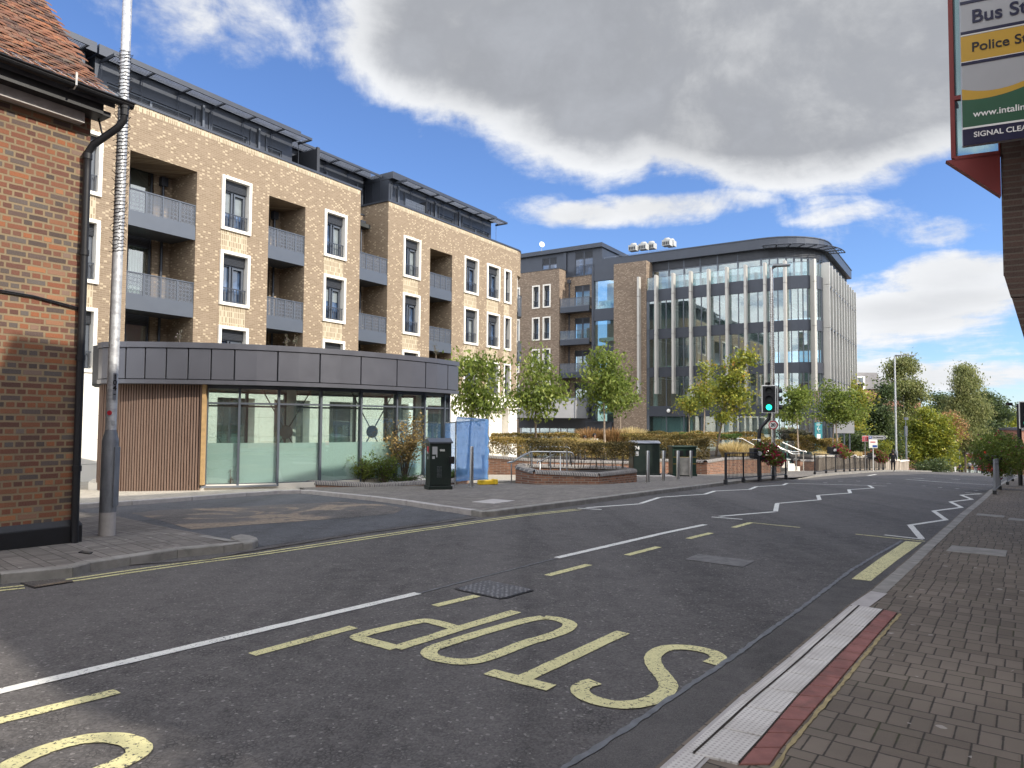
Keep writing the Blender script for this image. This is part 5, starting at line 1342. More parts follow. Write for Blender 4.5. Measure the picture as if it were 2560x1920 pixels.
# wedge under the bay
A0, A1, A2 = rt_ * -.585 + fr * -.03, rt_ * .0 + fr * -.03, rt_ * .0 + fr * -.03
bk_v = Vector((math.sin(R(25)), math.cos(R(25)))); B0, B1 = rt_ * -.585 + bk_v * .10, rt_ * 0 + bk_v * .10
mb.add([(A0.x, A0.y, 5.02), (A1.x, A1.y, 5.02), (A1.x, A1.y, 4.48), (B0.x, B0.y, 5.02), (B1.x, B1.y, 5.02), (B1.x, B1.y, 4.48)], [(0, 2, 1), (3, 4, 5), (0, 1, 4, 3), (0, 3, 5, 2), (1, 2, 5, 4)])
for d_ in (0,): mb.prism([bp(-.53, d_), bp(-.48, d_), bp(-.48, d_ + .05), bp(-.53, d_ + .05)], 5.04, 9.6)
mb.prism([bp(-.53, 0), bp(-.48, 0), bp(-.48, .3), bp(-.53, .3)], 5.8, 5.85)
bay = mb.build('bay_frame', M['red_paint'], Bs)
mb = MB(); mb.prism([bp(-.48, .01), bp(-.01, .01), bp(-.01, .03), bp(-.48, .03)], 5.05, 9.5); mb.prism([bp(-.51, .0), bp(-.50, .0), bp(-.50, .3), bp(-.51, .3)], 5.05, 9.5); mb.build('glass', M['glass_office'], bay)
mb = MB(); mb.prism([bp(-.6, -.1), bp(1.2, -.1), bp(1.2, .6), bp(-.6, .4)], 9.5, 9.8); mb.build('bay_roof', M['dark_metal'], bay)
# the projecting sign board
pS = atd(2480, 200, 8.3); locS, rzS = frame(pS, 115)
sg = thing('bus_station_sign', 'tall sign board with white, amber and green panels naming stops and a web address', 'sign', locS, rzS)
mb = MB(); mb.box(-.31, 1.9, -.01, .07, 4.97, 8.4); mb.build('board', M['sign_grey'], sg, bevel=.01)
def panel(name, z0, z1, m_, y=-.014, u0=-.31, u1=1.9):
    q = MB(); q.box(u0, u1, y, -.009, z0, z1); return q.build(name, M[m_], sg)
panel('amber_panel', 6.00, 6.31, 'sign_yellow')
for i_, z in enumerate((5.955, 6.335, 6.71)):
    panel('divider', z, z + .035, 'sign_navy', -.016)
panel('white_rule', 5.985, 5.998, 'white_paint', -.015); panel('white_rule', 6.318, 6.33, 'white_paint', -.015)
q = MB(); us_ = np.linspace(-.31, 1.9, 40)
def wv(u): return 5.60 + .15 * ((u - .02) / .5) ** 2 if u < .9 else 5.60 + .15 * ((.9 - .02) / .5) ** 2 + (u - .9) * .3
def gv(u): return 5.515 + .10 * ((u + .1) / .5) ** 2 if u < .9 else 5.515 + .10 * (1.0 / .5) ** 2
def band(lo, hi, m_, nm, y):
    q = MB()
    for a, b in zip(us_, us_[1:]): q.quad((a, y, lo(a)), (b, y, lo(b)), (b, y, min(5.94, hi(b))), (a, y, min(5.94, hi(a))))
    q.build(nm, M[m_], sg)
band(lambda u: 5.19, lambda u: min(gv(u), 5.9), 'sign_green', 'green_field', -.0135)
band(lambda u: min(gv(u), 5.9), lambda u: min(wv(u), 5.94), 'sign_yellow', 'amber_wave', -.0137)
panel('navy_foot', 4.97, 5.165, 'sign_navy', -.016); panel('white_rule', 5.168, 5.19, 'white_paint', -.016)
LR = (R(90), 0, 0)
text('lettering', 'Bus Station', .222, M['sign_navy'], sg, (-.20, -.018, 6.53), LR, bold=.004)
text('lettering', 'Police Station', .16, M['black_plastic'], sg, (-.205, -.018, 6.155), LR, bold=.0022)
text('lettering', 'www.intalink.org.uk', .108, M['white_paint'], sg, (-.20, -.018, 5.335), LR, bold=.0012)
text('lettering', 'SIGNAL CLEAR', .088, M['white_paint'], sg, (-.20, -.018, 5.085), LR, bold=.0012)
mb = MB(); [mb.box(u, u + .05, .07, .45, z, z + .05) for u in (.1,) for z in (5.3, 6.9)]; mb.build('bracket', M['black_paint'], sg)
# ================================================================ STREET FRONT BEHIND THE CAMERA (it shades the road)
def row_block(label, s0, s1, c, top, depth=9., mat='brick_red', name='terrace_building', ridge=0.):
    o_ = xy(s0, -c); b = thing(name, label, 'building', (o_[0], o_[1], 0), math.pi / 2 - R(42) )
    Lr = s1 - s0; q = MB(); hs_ = []
    n_ = int(Lr / 2.6)
    for i in range(n_):
        for z in (3.6, 6.6, 9.4):
            if z + 1.7 < top: hs_.append((.8 + i * 2.6, 1.9 + i * 2.6, z, z + 1.6, .2))
    q.M = Matrix.Scale(-1, 4, (0, 1, 0))
    wall(q, 0, Lr, -3., top, hs_)
    q.M = None
    q.box(0, .02, -depth, 0, -3, top); q.box(Lr - .02, Lr, -depth, 0, -3, top); q.box(0, Lr, -depth, -depth + .02, -3, top); q.build('wall', M[mat], b)
    q = MB()
    if ridge:
        q.add([(-.1, .15, top), (Lr + .1, .15, top), (Lr + .1, -depth / 2, top + ridge), (-.1, -depth / 2, top + ridge), (-.1, -depth, top), (Lr + .1, -depth, top)], [(0, 1, 2, 3), (3, 2, 5, 4), (0, 3, 4), (1, 5, 2), (0, 4, 5, 1)])
    else: q.box(-.05, Lr + .05, -depth, .08, top, top + .25)
    q.build('roof', M['slate'], b)
    q = MB()
    for h in hs_: q.box(h[0], h[1], -.2, -.17, h[2], h[3])
    if hs_: q.build('window', M['glass_dark'], b)
    q = MB(); q.box(.4, Lr - .4, .01, .05, .15, 2.7); q.build('shopfront', M['glass_dark'], b)
    return b
row_block('brick shop building on the near side of the road, just behind the camera', -34, 2.2, 1.15, 10.6)
row_block('narrow brick shop building beside the camera, past a gap made to let sun through', 5.1, 9.3, 1.15, 10.7)  # gap before this block is added to let a sun patch reach the road
row_block('tall brick building on the near side of the road, beyond the bus station bay', 9.3, 20., 1.15, 14.3)
row_block('flat roofed brick building on the near side, right of the bus station', 20., 33., 1.3, 12.0)
row_block('long low brick building on the near side of the road further downhill', 33., 62., 5.0, 10.6)
row_block('last brick building on the near side of the road, at the crossing', 62., 96., 8.0, 9.5)
# ================================================================ LAMP COLUMNS AND SIGNALS
def column(label, p, h, r0=.10, r1=.068, r2=.05, sh=1.35, mat='galvanised', base='column_grey', arm=None, basep=None):
    o = thing('lamp_column', label, 'lamp post', (p.x, p.y, p.z), 0)
    q = MB(); q.lathe([(r0, 0), (r0, .32)], (0, 0, 0), 24); q.build('painted_foot', M['kerb_pale'], o, smooth=True)
    q = MB(); q.lathe([(r0 + .001, .32), (r0 + .001, sh), (r0 * .96, sh + .03), (r1 * 1.05, sh + .13), (r1, sh + .15)], (0, 0, 0), 24); q.build('base_section', M[base], o, smooth=True)
    q = MB(); q.lathe([(r1, sh + .14), (r1 * .97, h * .5), (r2, h)], (0, 0, 0), 20); q.build('shaft', M[mat], o, smooth=True)
    if arm:
        q = MB(); q.tube([(0, 0, h - .06), (arm[0] * .25, arm[1] * .25, h + .02)], .03, 8)
        d_ = Vector((arm[0], arm[1], 0)); a = math.atan2(arm[1], arm[0]); q.cbox((arm[0] * .55, arm[1] * .55, h + .06), d_.length, .26, .07, a); q.build('lantern', M['column_grey'], o, bevel=.02)
    return o
pc = P2(267, 1338, .1); pc = Vector((pc[0], pc[1], gz(*pc) + .094))
LC = column('tall galvanised lamp column by the old house, wound with a dark light string', pc, 10.2, .103, .068, .052, sh=1.28)
LC.rotation_euler = (0, R(.35), 0)
dd = Vector((0 - pc.x, 0 - pc.y, 0)).normalized(); an = math.atan2(dd.y, dd.x)
mb = MB(); a = an + .95; mb.cbox((math.cos(a) * .104, math.sin(a) * .104, .80), .02, .11, .80, a); mb.build('door', M['column_grey'], LC, bevel=.004)
a = an + .38
mb = MB(); mb.cbox((math.cos(a) * .069, math.sin(a) * .069, 2.02), .004, .045, .36, a); mb.build('number_plate', M['louvre_metal'], LC)
for k, ch in enumerate('104-'): text('numeral', ch, .095, M['black_plastic'], LC, (math.cos(a) * .073, math.sin(a) * .073, 2.145 - k * .075), (R(90), 0, a + math.pi / 2), 'CENTER', bold=.003)
a = an - .35; mb = MB(); mb.disc((math.cos(a) * .07, math.sin(a) * .07, 1.66), .032, (math.cos(a), math.sin(a), 0), 16, .003); mb.build('red_sticker', M['sign_red'], LC)
a = an + .35; mb = MB(); mb.cbox((math.cos(a) * .071, math.sin(a) * .071, 1.52), .003, .045, .055, a); mb.build('sticker', M['sign_grey'], LC)
# string of lights wound round it
def light_string(label, p, z0, z1, r, turns, lean=0., wire=.0042):
    q = MB(); n_ = turns * 14; pts = []; rn = random.Random(3)
    for i in range(n_ + 1):
        t_ = i / n_; a = 2 * math.pi * turns * t_; z = z0 + (z1 - z0) * t_ + rn.uniform(-.012, .012) + .016 * math.sin(a)
        rr = r + .006; pts.append((p.x + math.cos(a) * rr + lean * z, p.y + math.sin(a) * rr, p.z + z))
    q.tube(pts, wire, 5)
    for i in range(4, n_, 4):
        x, y, z = pts[i]; d = Vector((x - p.x - lean * (z - p.z), y - p.y, 0)).normalized(); e = Vector((x, y, z)) + d * .035 + Vector((0, 0, rn.uniform(-.05, .06))); q.tube([(x, y, z), tuple(e)], wire * .9, 4)
    return tag(q.build('light_string', M['black_plastic']), label, 'light string')
light_string('dark cable with small bulbs wound tightly round the near lamp column', pc, 3.85, 6.7, .066, 58, math.tan(R(.35)))
pl = P2(1934, 1196, .1); pl = Vector((pl[0], pl[1], gz(*pl) + .094))
LC2 = column('bright lamp column rising behind the green traffic light, flat lantern on top', pl, EYE + (1058.7 - 663) / F_PX * pl.y - pl.z, .11, .075, .055, sh=1.2, arm=(.62, -.15), mat='steel_bright', base='steel_bright')
light_string('cable of small bulbs wound round the column behind the green traffic light', pl, 4.1, 7.1, .07, 42)
pl3 = spot(2241, 61); LC3 = column('lamp column beside the pedestrian, tallest against the trees', pl3, EYE + (1063 - 889) / F_PX * 61 - pl3.z, .12, .08, .06, sh=1.5, arm=(1.7, .1))
pl4 = spot(2266, 70); o = thing('lamp_post', 'short old post with a square lamp head in front of the yellow tree', 'lamp post', pl4)
mb = MB(); mb.tube([(0, 0, -.3), (0, 0, 3.3)], .09, 8); mb.build('post', M['column_grey'], o); mb = MB(); mb.box(-.11, .11, -.11, .11, 3.3, 4.3); mb.tube([(0, 0, 4.3), (0, 0, 4.9)], .03, 6); mb.box(-.15, .2, -.12, .12, 4.9, 5.15); mb.build('lamp_head', M['louvre_metal'], o)
pl5 = spot(2399, 118); column('distant lamp column in front of the weeping birch', pl5, EYE + (1065 - 1012) / F_PX * 118 - pl5.z, .1, .08, .06, sh=1.5, arm=(1.6, 0), mat='column_grey')
pl6 = spot(2540, 125); column('distant double lamp column by the small house roof at the right', pl6, EYE + (1066 - 1088) / F_PX * 125 - pl6.z, .1, .07, .05, sh=1.3, arm=(-2., 0), mat='louvre_metal')
# 20 mph sign on the central column
s20 = thing('speed_limit_sign', 'round white sign with a red ring and 20, on the bright lamp column', 'road sign', (pl.x, pl.y, 0), 0)
fwd = Vector((-pl.x, -pl.y, 0)).normalized(); a = math.atan2(fwd.y, fwd.x); z20 = EYE + (1058.5 - 1060) / F_PX * pl.y
c_ = fwd * .09
for r_, m_, o_, nm in ((.165, 'sign_red', .0, 'ring'), (.128, 'white_paint', .004, 'face')):
    mb = MB(); mb.disc((c_.x + fwd.x * o_, c_.y + fwd.y * o_, z20), r_, (fwd.x, fwd.y, 0), 32, .008); mb.build(nm, M[m_], s20)
text('numeral', '20', .17, M['black_plastic'], s20, (c_.x + fwd.x * .012, c_.y + fwd.y * .012, z20), (R(90), 0, a + math.pi / 2), 'CENTER', bold=.006)
mb = MB(); mb.disc((c_.x * -1 + .03, c_.y * -1, z20 + .01), .16, (fwd.x, fwd.y, 0), 28, .008); mb.build('rear_plate', M['kerb_stone'], s20)
def head(parent, c, ang, lit='green', s=1.):
    """three-lamp signal head facing direction ang"""
    o = bpy.data.objects.new('signal_head', None)
    q = MB(); W, Hh = .50 * s, 1.02 * s
    r_ = .05
    q.box(-W / 2, W / 2, -.01, .015, -Hh / 2, Hh / 2); b = q.build('signal_head', M['white_paint'], parent, bevel=.03); b.location = c; b.rotation_euler = (0, 0, ang + math.pi / 2)
    q = MB(); q.box(-W / 2 + .035, W / 2 - .035, -.035, .0, -Hh / 2 + .035, Hh / 2 - .035); q.box(-.14 * s, .14 * s, .0, .2, -.42 * s, .42 * s); q.build('backing', M['black_plastic'], b, bevel=.01)
    for k, z in enumerate((.30, .0, -.30)):
        on = (k == 2 and lit == 'green') or (k == 0 and lit == 'red')
        q = MB(); q.tube([(0, -.036, z * s), (0, -.052, z * s)], .10 * s, 24); q.build('lens', M['lamp_green' if k == 2 else 'lamp_red'] if on else M['interior_dark'], b)
        q = MB(); n_ = 12; pts = [(math.cos(R(-20 + 220 * i / n_)) * .122 * s, math.sin(R(-20 + 220 * i / n_)) * .122 * s + z * s) for i in range(n_ + 1)]
        for (x0, z0), (x1, z1) in zip(pts, pts[1:]): q.quad((x0, -.035, z0), (x1, -.035, z1), (x1, -.19, z1), (x0, -.19, z0))
        q.build('hood', M['black_paint'], b)
    return b
ps = P2(1900, 1199, .1); ps = Vector((ps[0], ps[1], gz(*ps) + .094)); yd = ps.y
sgn = thing('traffic_signal', 'traffic light showing green on a black cranked pole in front of the planted beds', 'traffic light', (ps.x, ps.y, 0), 0)
def X(px): return (px - 1900) / F_PX * yd
def Z(py): return EYE + (1058.6 - py) / F_PX * yd
mb = MB(); mb.tube([(X(1899), 0, ps.z - .05), (X(1898), 0, Z(1100)), (X(1899.5), 0, Z(1076)), (X(1904), 0, Z(1065)), (X(1916), 0, Z(1053)), (X(1923), 0, Z(1045)), (X(1925.5), 0, Z(1034)), (X(1926), 0, Z(960))], [.068, .068, .064, .06, .06, .06, .06, .05], 14); mb.build('pole', M['black_paint'], sgn, smooth=True)
mb = MB(); mb.tube([(X(1898.4), 0, Z(1102)), (X(1898.4), 0, Z(1095))], .07, 14); mb.build('reflective_band', M['white_paint'], sgn)
fa = math.atan2(-ps.y, -ps.x - 2.)
head(sgn, (X(1920), -.16, Z(995.5)), fa + .06, 'green', 1.0)
b = head(sgn, (X(1943), .02, Z(997)), fa + 1.85, 'none', 1.0)
mb = MB(); mb.cbox((X(1919), -.1, Z(957)), .10, .16, .09, .3); mb.tube([(X(1919), -.1, Z(965)), (X(1919), -.1, Z(957))], .015, 6); mb.cbox((X(1944), .0, Z(963)), .16, .07, .06, .1); mb.build('detector', M['black_plastic'], sgn)
pr_ = P2(2551.5, 1214, .1); pr_ = Vector((pr_[0], pr_[1], gz(*pr_) + .1)); yr = pr_.y
sr = thing('traffic_signal', 'traffic light at the right edge of the picture, showing green, with a red pedestrian box', 'traffic light', (pr_.x, pr_.y, 0), 0)
def Zr(py): return EYE + (1066 - py) / F_PX * yr
mb = MB(); mb.tube([(0, 0, pr_.z - .05), (0, 0, Zr(1010))], .07, 14); mb.build('pole', M['black_paint'], sr, smooth=True)
head(sr, (.17, -.20, Zr(1038)), math.atan2(-1, -.55), 'green', 1.02)
mb = MB(); mb.cbox((.16, -.14, Zr(1153)), .34, .22, .40, .15); rb = mb.build('pedestrian_box', M['black_plastic'], sr, bevel=.02); mb = MB(); mb.disc((.10, -.27, Zr(1143)), .05, (-.3, -1, 0), 14, .02); mb.build('red_man', M['lamp_red'], rb)
mb = MB(); mb.cbox((0, -.08, Zr(1116)), .16, .02, .09, 0); mb.cbox((0, -.08, Zr(1124)), .14, .02, .07, 0); mb.build('label_plate', M['sign_grey'], sr)
mb = MB(); mb.tube([(0, 0, Zr(1018)), (-.28, 0, Zr(1013))], .015, 6); mb.cbox((-.36, 0, Zr(1011)), .20, .12, .11, .2); mb.build('camera_detector', M['black_plastic'], sr)
# ================================================================ GUARD RAILS
def guard_rail(label, pa, pb, h=1.0, posts=4, mat='black_paint', drop=None):
    a = Vector((pa[0], pa[1], gz(pa[0], pa[1]) + .094)); b = Vector((pb[0], pb[1], gz(pb[0], pb[1]) + .094)); L_ = (b - a).length
    o = thing('guard_rail', label, 'railing', a, 0); d = (b - a) / L_; dr = math.atan2(d.y, d.x)
    def at(k, z): p = d * (L_ * k); return (p.x, p.y, p.z + z)
    q = MB()
    q.tube([at(0, h), at(1, h)], .021, 6); q.tube([at(0, .14), at(1, .14)], .018, 6)
    q.build('rail', M[mat], o)
    q = MB(); n_ = int(L_ / .115)
    for i in range(n_ + 1): q.tube([at(i / n_, .14), at(i / n_, h - (.02 if i % 2 else .12))], .0095 if a.y < 34 else .006, 4, False)
    q.tube([at(0, h - .12), at(1, h - .12)], .01, 5)
    q.build('infill_bars', M[mat], o)
    q0 = None
    for i in range(posts + 1):
        if q0 is None:
            q = MB(); q.box(-.026, .026, -.026, .026, -.03, h + .02); q0 = q.build('post', M[mat], o); c = q0
            q = MB(); q.box(-.05, .05, -.05, .05, -.03, .12); q.build('foot', M['black_plastic'], q0)
        else: c = copy_tree(q0, o)
        c.location = at(i / posts, 0); c.rotation_euler = (0, 0, dr)
    return o
guard_rail('black guard rail by the traffic light, its left length', P2(1814, 1208, .1), P2(1899, 1200, .1), .98, 2)
guard_rail('black guard rail by the traffic light, its right length ending at the crossing', P2(1899, 1200, .1), P2(1965, 1195, .1), .98, 2)
ra = [(P2(2037, 1186, .1)), (spot(2110, 43.5).xy[:]), (spot(2150, 49).xy[:]), (spot(2185, 54).xy[:]), (spot(2219, 58.5).xy[:])]
lb = ['pale guard rail right of the crossing, first length with the slanting end', 'guard rail in front of the sunlit ribbed wall, second length from the crossing', 'guard rail length under the middle flower basket', 'guard rail length nearest the pedestrian']
for k in range(4): guard_rail(lb[k], ra[k], ra[k + 1], 1.0, 3)
guard_rail('short guard rail near the right edge, seen almost end on below the flower mound', P2(2487, 1236, .1), P2(2500, 1224, .1), 1.0, 1, 'column_grey')
guard_rail('second guard rail at the right edge, further along the kerb', P2(2519, 1212, .1), P2(2532, 1203, .1), 1.0, 1, 'column_grey')
# ================================================================ BOLLARDS, CABINETS, BIN, FENCE, HANDRAILS
b0 = None
for k, (px, py, lab) in enumerate([(1620, 1206, 'steel bollard in front of the green cabinet numbered 74'), (1659, 1202, 'steel bollard between the cabinet numbered 74 and the litter bin'), (1695, 1197.5, 'steel bollard in front of the left half of the litter bin'), (1727, 1194, 'steel bollard in front of the right half of the litter bin, last of the row'), (1178.6, 1217, 'lone steel bollard in front of the blue netted fence')]):
    p = P2(px, py, .1)
    if b0 is None:
        b0 = thing('bollard', lab, 'bollard', group='stainless steel bollards'); mb = MB(); mb.lathe([(.057, 0), (.057, 1.04), (.05, 1.055)], (0, 0, 0), 20); mb.build('post', M['steel'], b0, smooth=True)
        mb = MB(); mb.lathe([(.085, 0), (.085, .012), (.06, .016)], (0, 0, 0), 20); mb.build('collar', M['steel'], b0); o = b0
    else: o = copy_tree(b0)
    o.location = (p[0], p[1], gz(*p) + .094); o['label'] = lab
    if k == 4: o.scale = (1, 1, 1.12)
def cabinet(label, pix, h, name='utility_cabinet', mat='cabinet_green', dp=.45, rz_=None, roof_h=.06):
    a, b = P2(*pix[0], .1), P2(*pix[1], .1); a, b = Vector(a), Vector(b); d = (b - a).normalized(); W = (b - a).length
    o = thing(name, label, 'cabinet', (a.x, a.y, min(gz(*a), gz(*b)) + .094), math.atan2(d.y, d.x))
    mb = MB(); mb.box(.0, W, 0, dp, .0, h); mb.build('body', M[mat], o, bevel=.015)
    mb = MB(); mb.box(-.03, W + .03, -.03, dp + .03, -.06, .10); mb.build('base', M[mat], o, bevel=.01)
    return o, W
oc, W = cabinet('dark green street cabinet with stickers standing against the left planter', [(1074, 1224), (1128, 1223)], 1.30, dp=.52)
mb = MB(); mb.add([(-.03, -.04, 1.30), (W + .03, -.04, 1.30), (W + .03, .56, 1.30), (-.03, .56, 1.30), (-.03, .26, 1.40), (W + .03, .26, 1.40), (-.03, -.04, 1.26), (W + .03, -.04, 1.26), (W + .03, .56, 1.26), (-.03, .56, 1.26)], [(0, 1, 5, 4), (3, 4, 5, 2), (0, 4, 3), (1, 2, 5), (6, 7, 1, 0), (7, 8, 2, 1), (8, 9, 3, 2), (9, 6, 0, 3), (6, 9, 8, 7)]); mb.build('roof', M['mid_metal'], oc)
mb = MB(); mb.box(.02, W - .03, -.012, 0, .12, 1.24); dr = mb.build('door', M['cabinet_green'], oc, bevel=.004)
mb = MB(); [mb.box(.2 + i * .035, .212 + i * .035, -.016, -.01, .34 + j * .035, .352 + j * .035) for i in range(4) for j in range(9)]; mb.build('vent', M['louvre_metal'], dr)
mb = MB(); mb.box(.06, .20, -.017, -.012, .96, 1.17); mb.box(.06, .13, -.017, -.012, .84, .91); mb.box(.17, .20, -.017, -.012, .88, .96); mb.build('notice', M['sign_grey'], dr)
mb = MB(); rn = random.Random(2); pts = [(.27 + i * .012, -.018, 1.07 + .035 * math.sin(i * 2.1)) for i in range(12)]; mb.tube(pts, .007, 4); mb.build('scrawl', M['white_paint'], dr)
mb = MB(); mb.box(W - .08, W + .06, -.1, .04, .70, .90); mb.build('meter_box', M['black_plastic'], oc, bevel=.01)
mb = MB(); mb.box(-.012, 0.0, .17, .33, 1.0, 1.17); mb.build('red_notice', M['sign_red'], oc); mb = MB(); mb.box(-.013, 0, .18, .34, .97, 1.03); mb.box(-.013, 0, .2, .27, .82, .89); mb.build('side_notice', M['sign_grey'], oc)
oc, W = cabinet('dark green rounded top cabinet marked 74 beside the litter bin', [(1583, 1190.5), (1650, 1190.5)], 1.35, dp=1.0)
oc.location.z += .02
mb = MB(); n_ = 8; pr2 = [(-.04 + 1.08 * i / n_, 1.34 + .10 * math.sin(math.pi * i / n_)) for i in range(n_ + 1)]
mb.add([(-.04, y, z) for y, z in pr2] + [(W + .04, y, z) for y, z in pr2], [(i, i + n_ + 1, i + n_ + 2, i + 1) for i in range(n_)] + [tuple(range(n_, -1, -1)), tuple(range(n_ + 1, 2 * n_ + 2))]); mb.build('roof', M['louvre_metal'], oc)
mb = MB(); mb.box(.04, W * .5 - .01, -.012, 0, .12, 1.28); mb.box(W * .5 + .01, W - .04, -.012, 0, .12, 1.28); mb.box(W * .5 - .05, W * .5 - .03, -.03, 0, .6, .8); mb.build('door', M['cabinet_green'], oc)
text('numeral', '74', .20, M['white_paint'], oc, (.06, -.016, 1.14), (R(90), 0, 0), bold=.006)
mb = MB(); mb.box(.10, .22, -.016, -.012, .82, 1.0); mb.build('notice', M['sign_grey'], oc)
mb = MB(); mb.box(-.4, W + .5, -.5, 1.2, -.08, .03); mb.build('plinth', M['kerb_pale'], oc)
oc, W = cabinet('dark green double litter bin with rounded hoppers by the bollards', [(1682, 1190), (1741, 1190)], 1.18, 'litter_bin', 'bin_green', .6); oc['category'] = 'litter bin'
mb = MB(); mb.box(-.03, W + .03, -.05, .65, 1.18, 1.25); mb.build('lid', M['bin_green'], oc, bevel=.02)
mb = MB(); mb.box(.08, W * .44, -.012, 0, .84, 1.06); mb.box(W * .56, W - .08, -.012, 0, .84, 1.06); mb.build('slot', M['black_plastic'], oc)
mb = MB(); mb.tube([(W * .46, -.12, .06), (W * .46, -.12, .78)], .20, 16); mb.build('liner', M['kerb_stone'], oc, smooth=True)
mb = MB(); [mb.box(.02, W - .02, -.014, -.01, z, z + .015) for z in (.5, .78)]; mb.build('yellow_stripe', M['sign_yellow'], oc)
# blue netted fence
def fence_panel(label, pa, pb, h=1.95):
    a, b = Vector(pa), Vector(pb); L_ = (b - a).length; d = (b - a) / L_
    o = thing('temporary_fence', label, 'fence', (a.x, a.y, gz(*a) + .12), math.atan2(d.y, d.x)); dz_ = gz(*b) - gz(*a)
    def at(k, z): return (L_ * k, 0, z + dz_ * k)
    q = MB()
    for k in (0, 1): q.tube([at(k, 0), at(k, h - .12), (L_ * k + (.06 if k == 0 else -.06), 0, h + dz_ * k)], .021, 8)
    q.tube([(.06, 0, h), (L_ - .06, 0, h + dz_)], .021, 8); q.tube([at(0, .16), at(1, .16)], .017, 8); q.build('frame', M['steel_bright'], o)
    q = MB()
    for i in range(1, int(L_ / .05)): k = i / int(L_ / .05); q.tube([at(k, .16), at(k, h - .03)], .0022, 3, False)
    for i in range(1, 7): q.tube([at(0, .16 + i * .26), at(1, .16 + i * .26)], .0028, 3, False)
    q.build('mesh', M['steel_bright'], o)
    q = MB(); nx, nz = 22, 18; rn = random.Random(int(L_ * 100)); vs = []
    for i in range(nx + 1):
        for j in range(nz + 1):
            k = i / nx; z = .14 + (h - .14) * j / nz; ex = .03 * math.sin(j * 1.7) * (k > .97) - .04 * abs(math.sin(j * 1.1)) * (k > .97); dy = -.02 + .012 * math.sin(i * .9 + j * .5) + .010 * math.sin(j * 1.4)
            vs.append((L_ * k + ex, dy - .012, z + dz_ * k))
    q.add(vs, [(i * (nz + 1) + j, (i + 1) * (nz + 1) + j, (i + 1) * (nz + 1) + j + 1, i * (nz + 1) + j + 1) for i in range(nx) for j in range(nz)])
    q.build('netting', M['netting'], o, smooth=True); return o
fa_ = P2(1168, 1217, .1); fb_ = P2(1219, 1211, .1)
fa_ = tuple(Vector(fa_) + Vector((-.35, .0)))
fence_panel('temporary fence panel wrapped in blue netting beside the pavilion corner', fa_, fb_, 2.0)
fence_panel('second blue netted fence panel running back towards the apartment entrance', fb_, tuple(Vector(fb_) + Vector((-1.9, 2.9))), 1.98)
mb = MB(); p = fb_; mb.cbox((p[0], p[1], gz(*p) + .17), .62, .22, .14, .5); mb.cbox((p[0] + .22, p[1] - .02, gz(*p) + .19), .12, .24, .16, .5); tag(mb.build('foot_block', M['fence_yellow'], bevel=.02), 'yellow plastic foot block at the end of the blue fence', 'fence foot')
# handrails: stainless tube, posts as parts
def handrail(label, pts, posts, r=.024, mat='steel'):
    """pts and posts are world points measured on the ramp"""
    o = thing('handrail', label, 'handrail', pts[0]); base = Vector(pts[0])
    q = MB(); P_ = [Vector(p) - base for p in pts]; q.tube(P_, r, 10); q.build('rail', M[mat], o, smooth=True)
    for a, b in posts:
        q = MB(); q.tube([Vector(a) - base, Vector(b) - base], r * .95, 10); e = Vector(a) - base; q.lathe([(.055, 0), (.055, .012), (.03, .015)], tuple(e), 14); q.build('post', M[mat], o, smooth=True)
    return o
def hp(px, py, d): return atd(px, py, d)
d1, d2 = 22.9, 24.2
handrail('front stainless handrail of the ramp by the six sided brick planter', [hp(1268.5, 1157, 23.6), hp(1279, 1156.5, 23.5), hp(1327, 1130, 23.), hp(1334, 1129, 23.), hp(1380, 1129.5, d1), hp(1425, 1130.5, d1), hp(1431, 1133, d1), hp(1433.5, 1140, d1)],
         [(hp(1330, 1213, 23.0), hp(1330, 1131, 23.)), (hp(1376, 1216, 22.8), hp(1376, 1127, 22.8)), (hp(1417.5, 1219, 22.6), hp(1417.5, 1125, 22.6)), (hp(1278.5, 1214, 23.5), hp(1278.5, 1160, 23.5))])
handrail('rear stainless handrail of the ramp by the six sided brick planter, standing higher', [hp(1272, 1155, 25.0), hp(1284, 1153, 25), hp(1336, 1120, d2 + .6), hp(1344, 1117.5, d2 + .5), hp(1380, 1117.5, d2 + .3), hp(1418, 1118, d2), hp(1424, 1121, d2), hp(1426, 1128, d2)], [(hp(1425.5, 1160, 24.2), hp(1425.5, 1128, d2))])
handrail('short inner handrail inside the ramp with its sloping middle', [hp(1343, 1159, 23.6), hp(1344.5, 1153.5, 23.6), hp(1350, 1151.5, 23.6), hp(1354, 1152, 23.6), hp(1388, 1134, 23.5), hp(1394, 1132, 23.5), hp(1404, 1132, 23.5), hp(1408.5, 1134, 23.5), hp(1409.5, 1140, 23.5)],
         [(hp(1350, 1213, 23.3), hp(1350, 1153, 23.6)), (hp(1401, 1216, 23.), hp(1401, 1133, 23.5))])
dS = 37.5
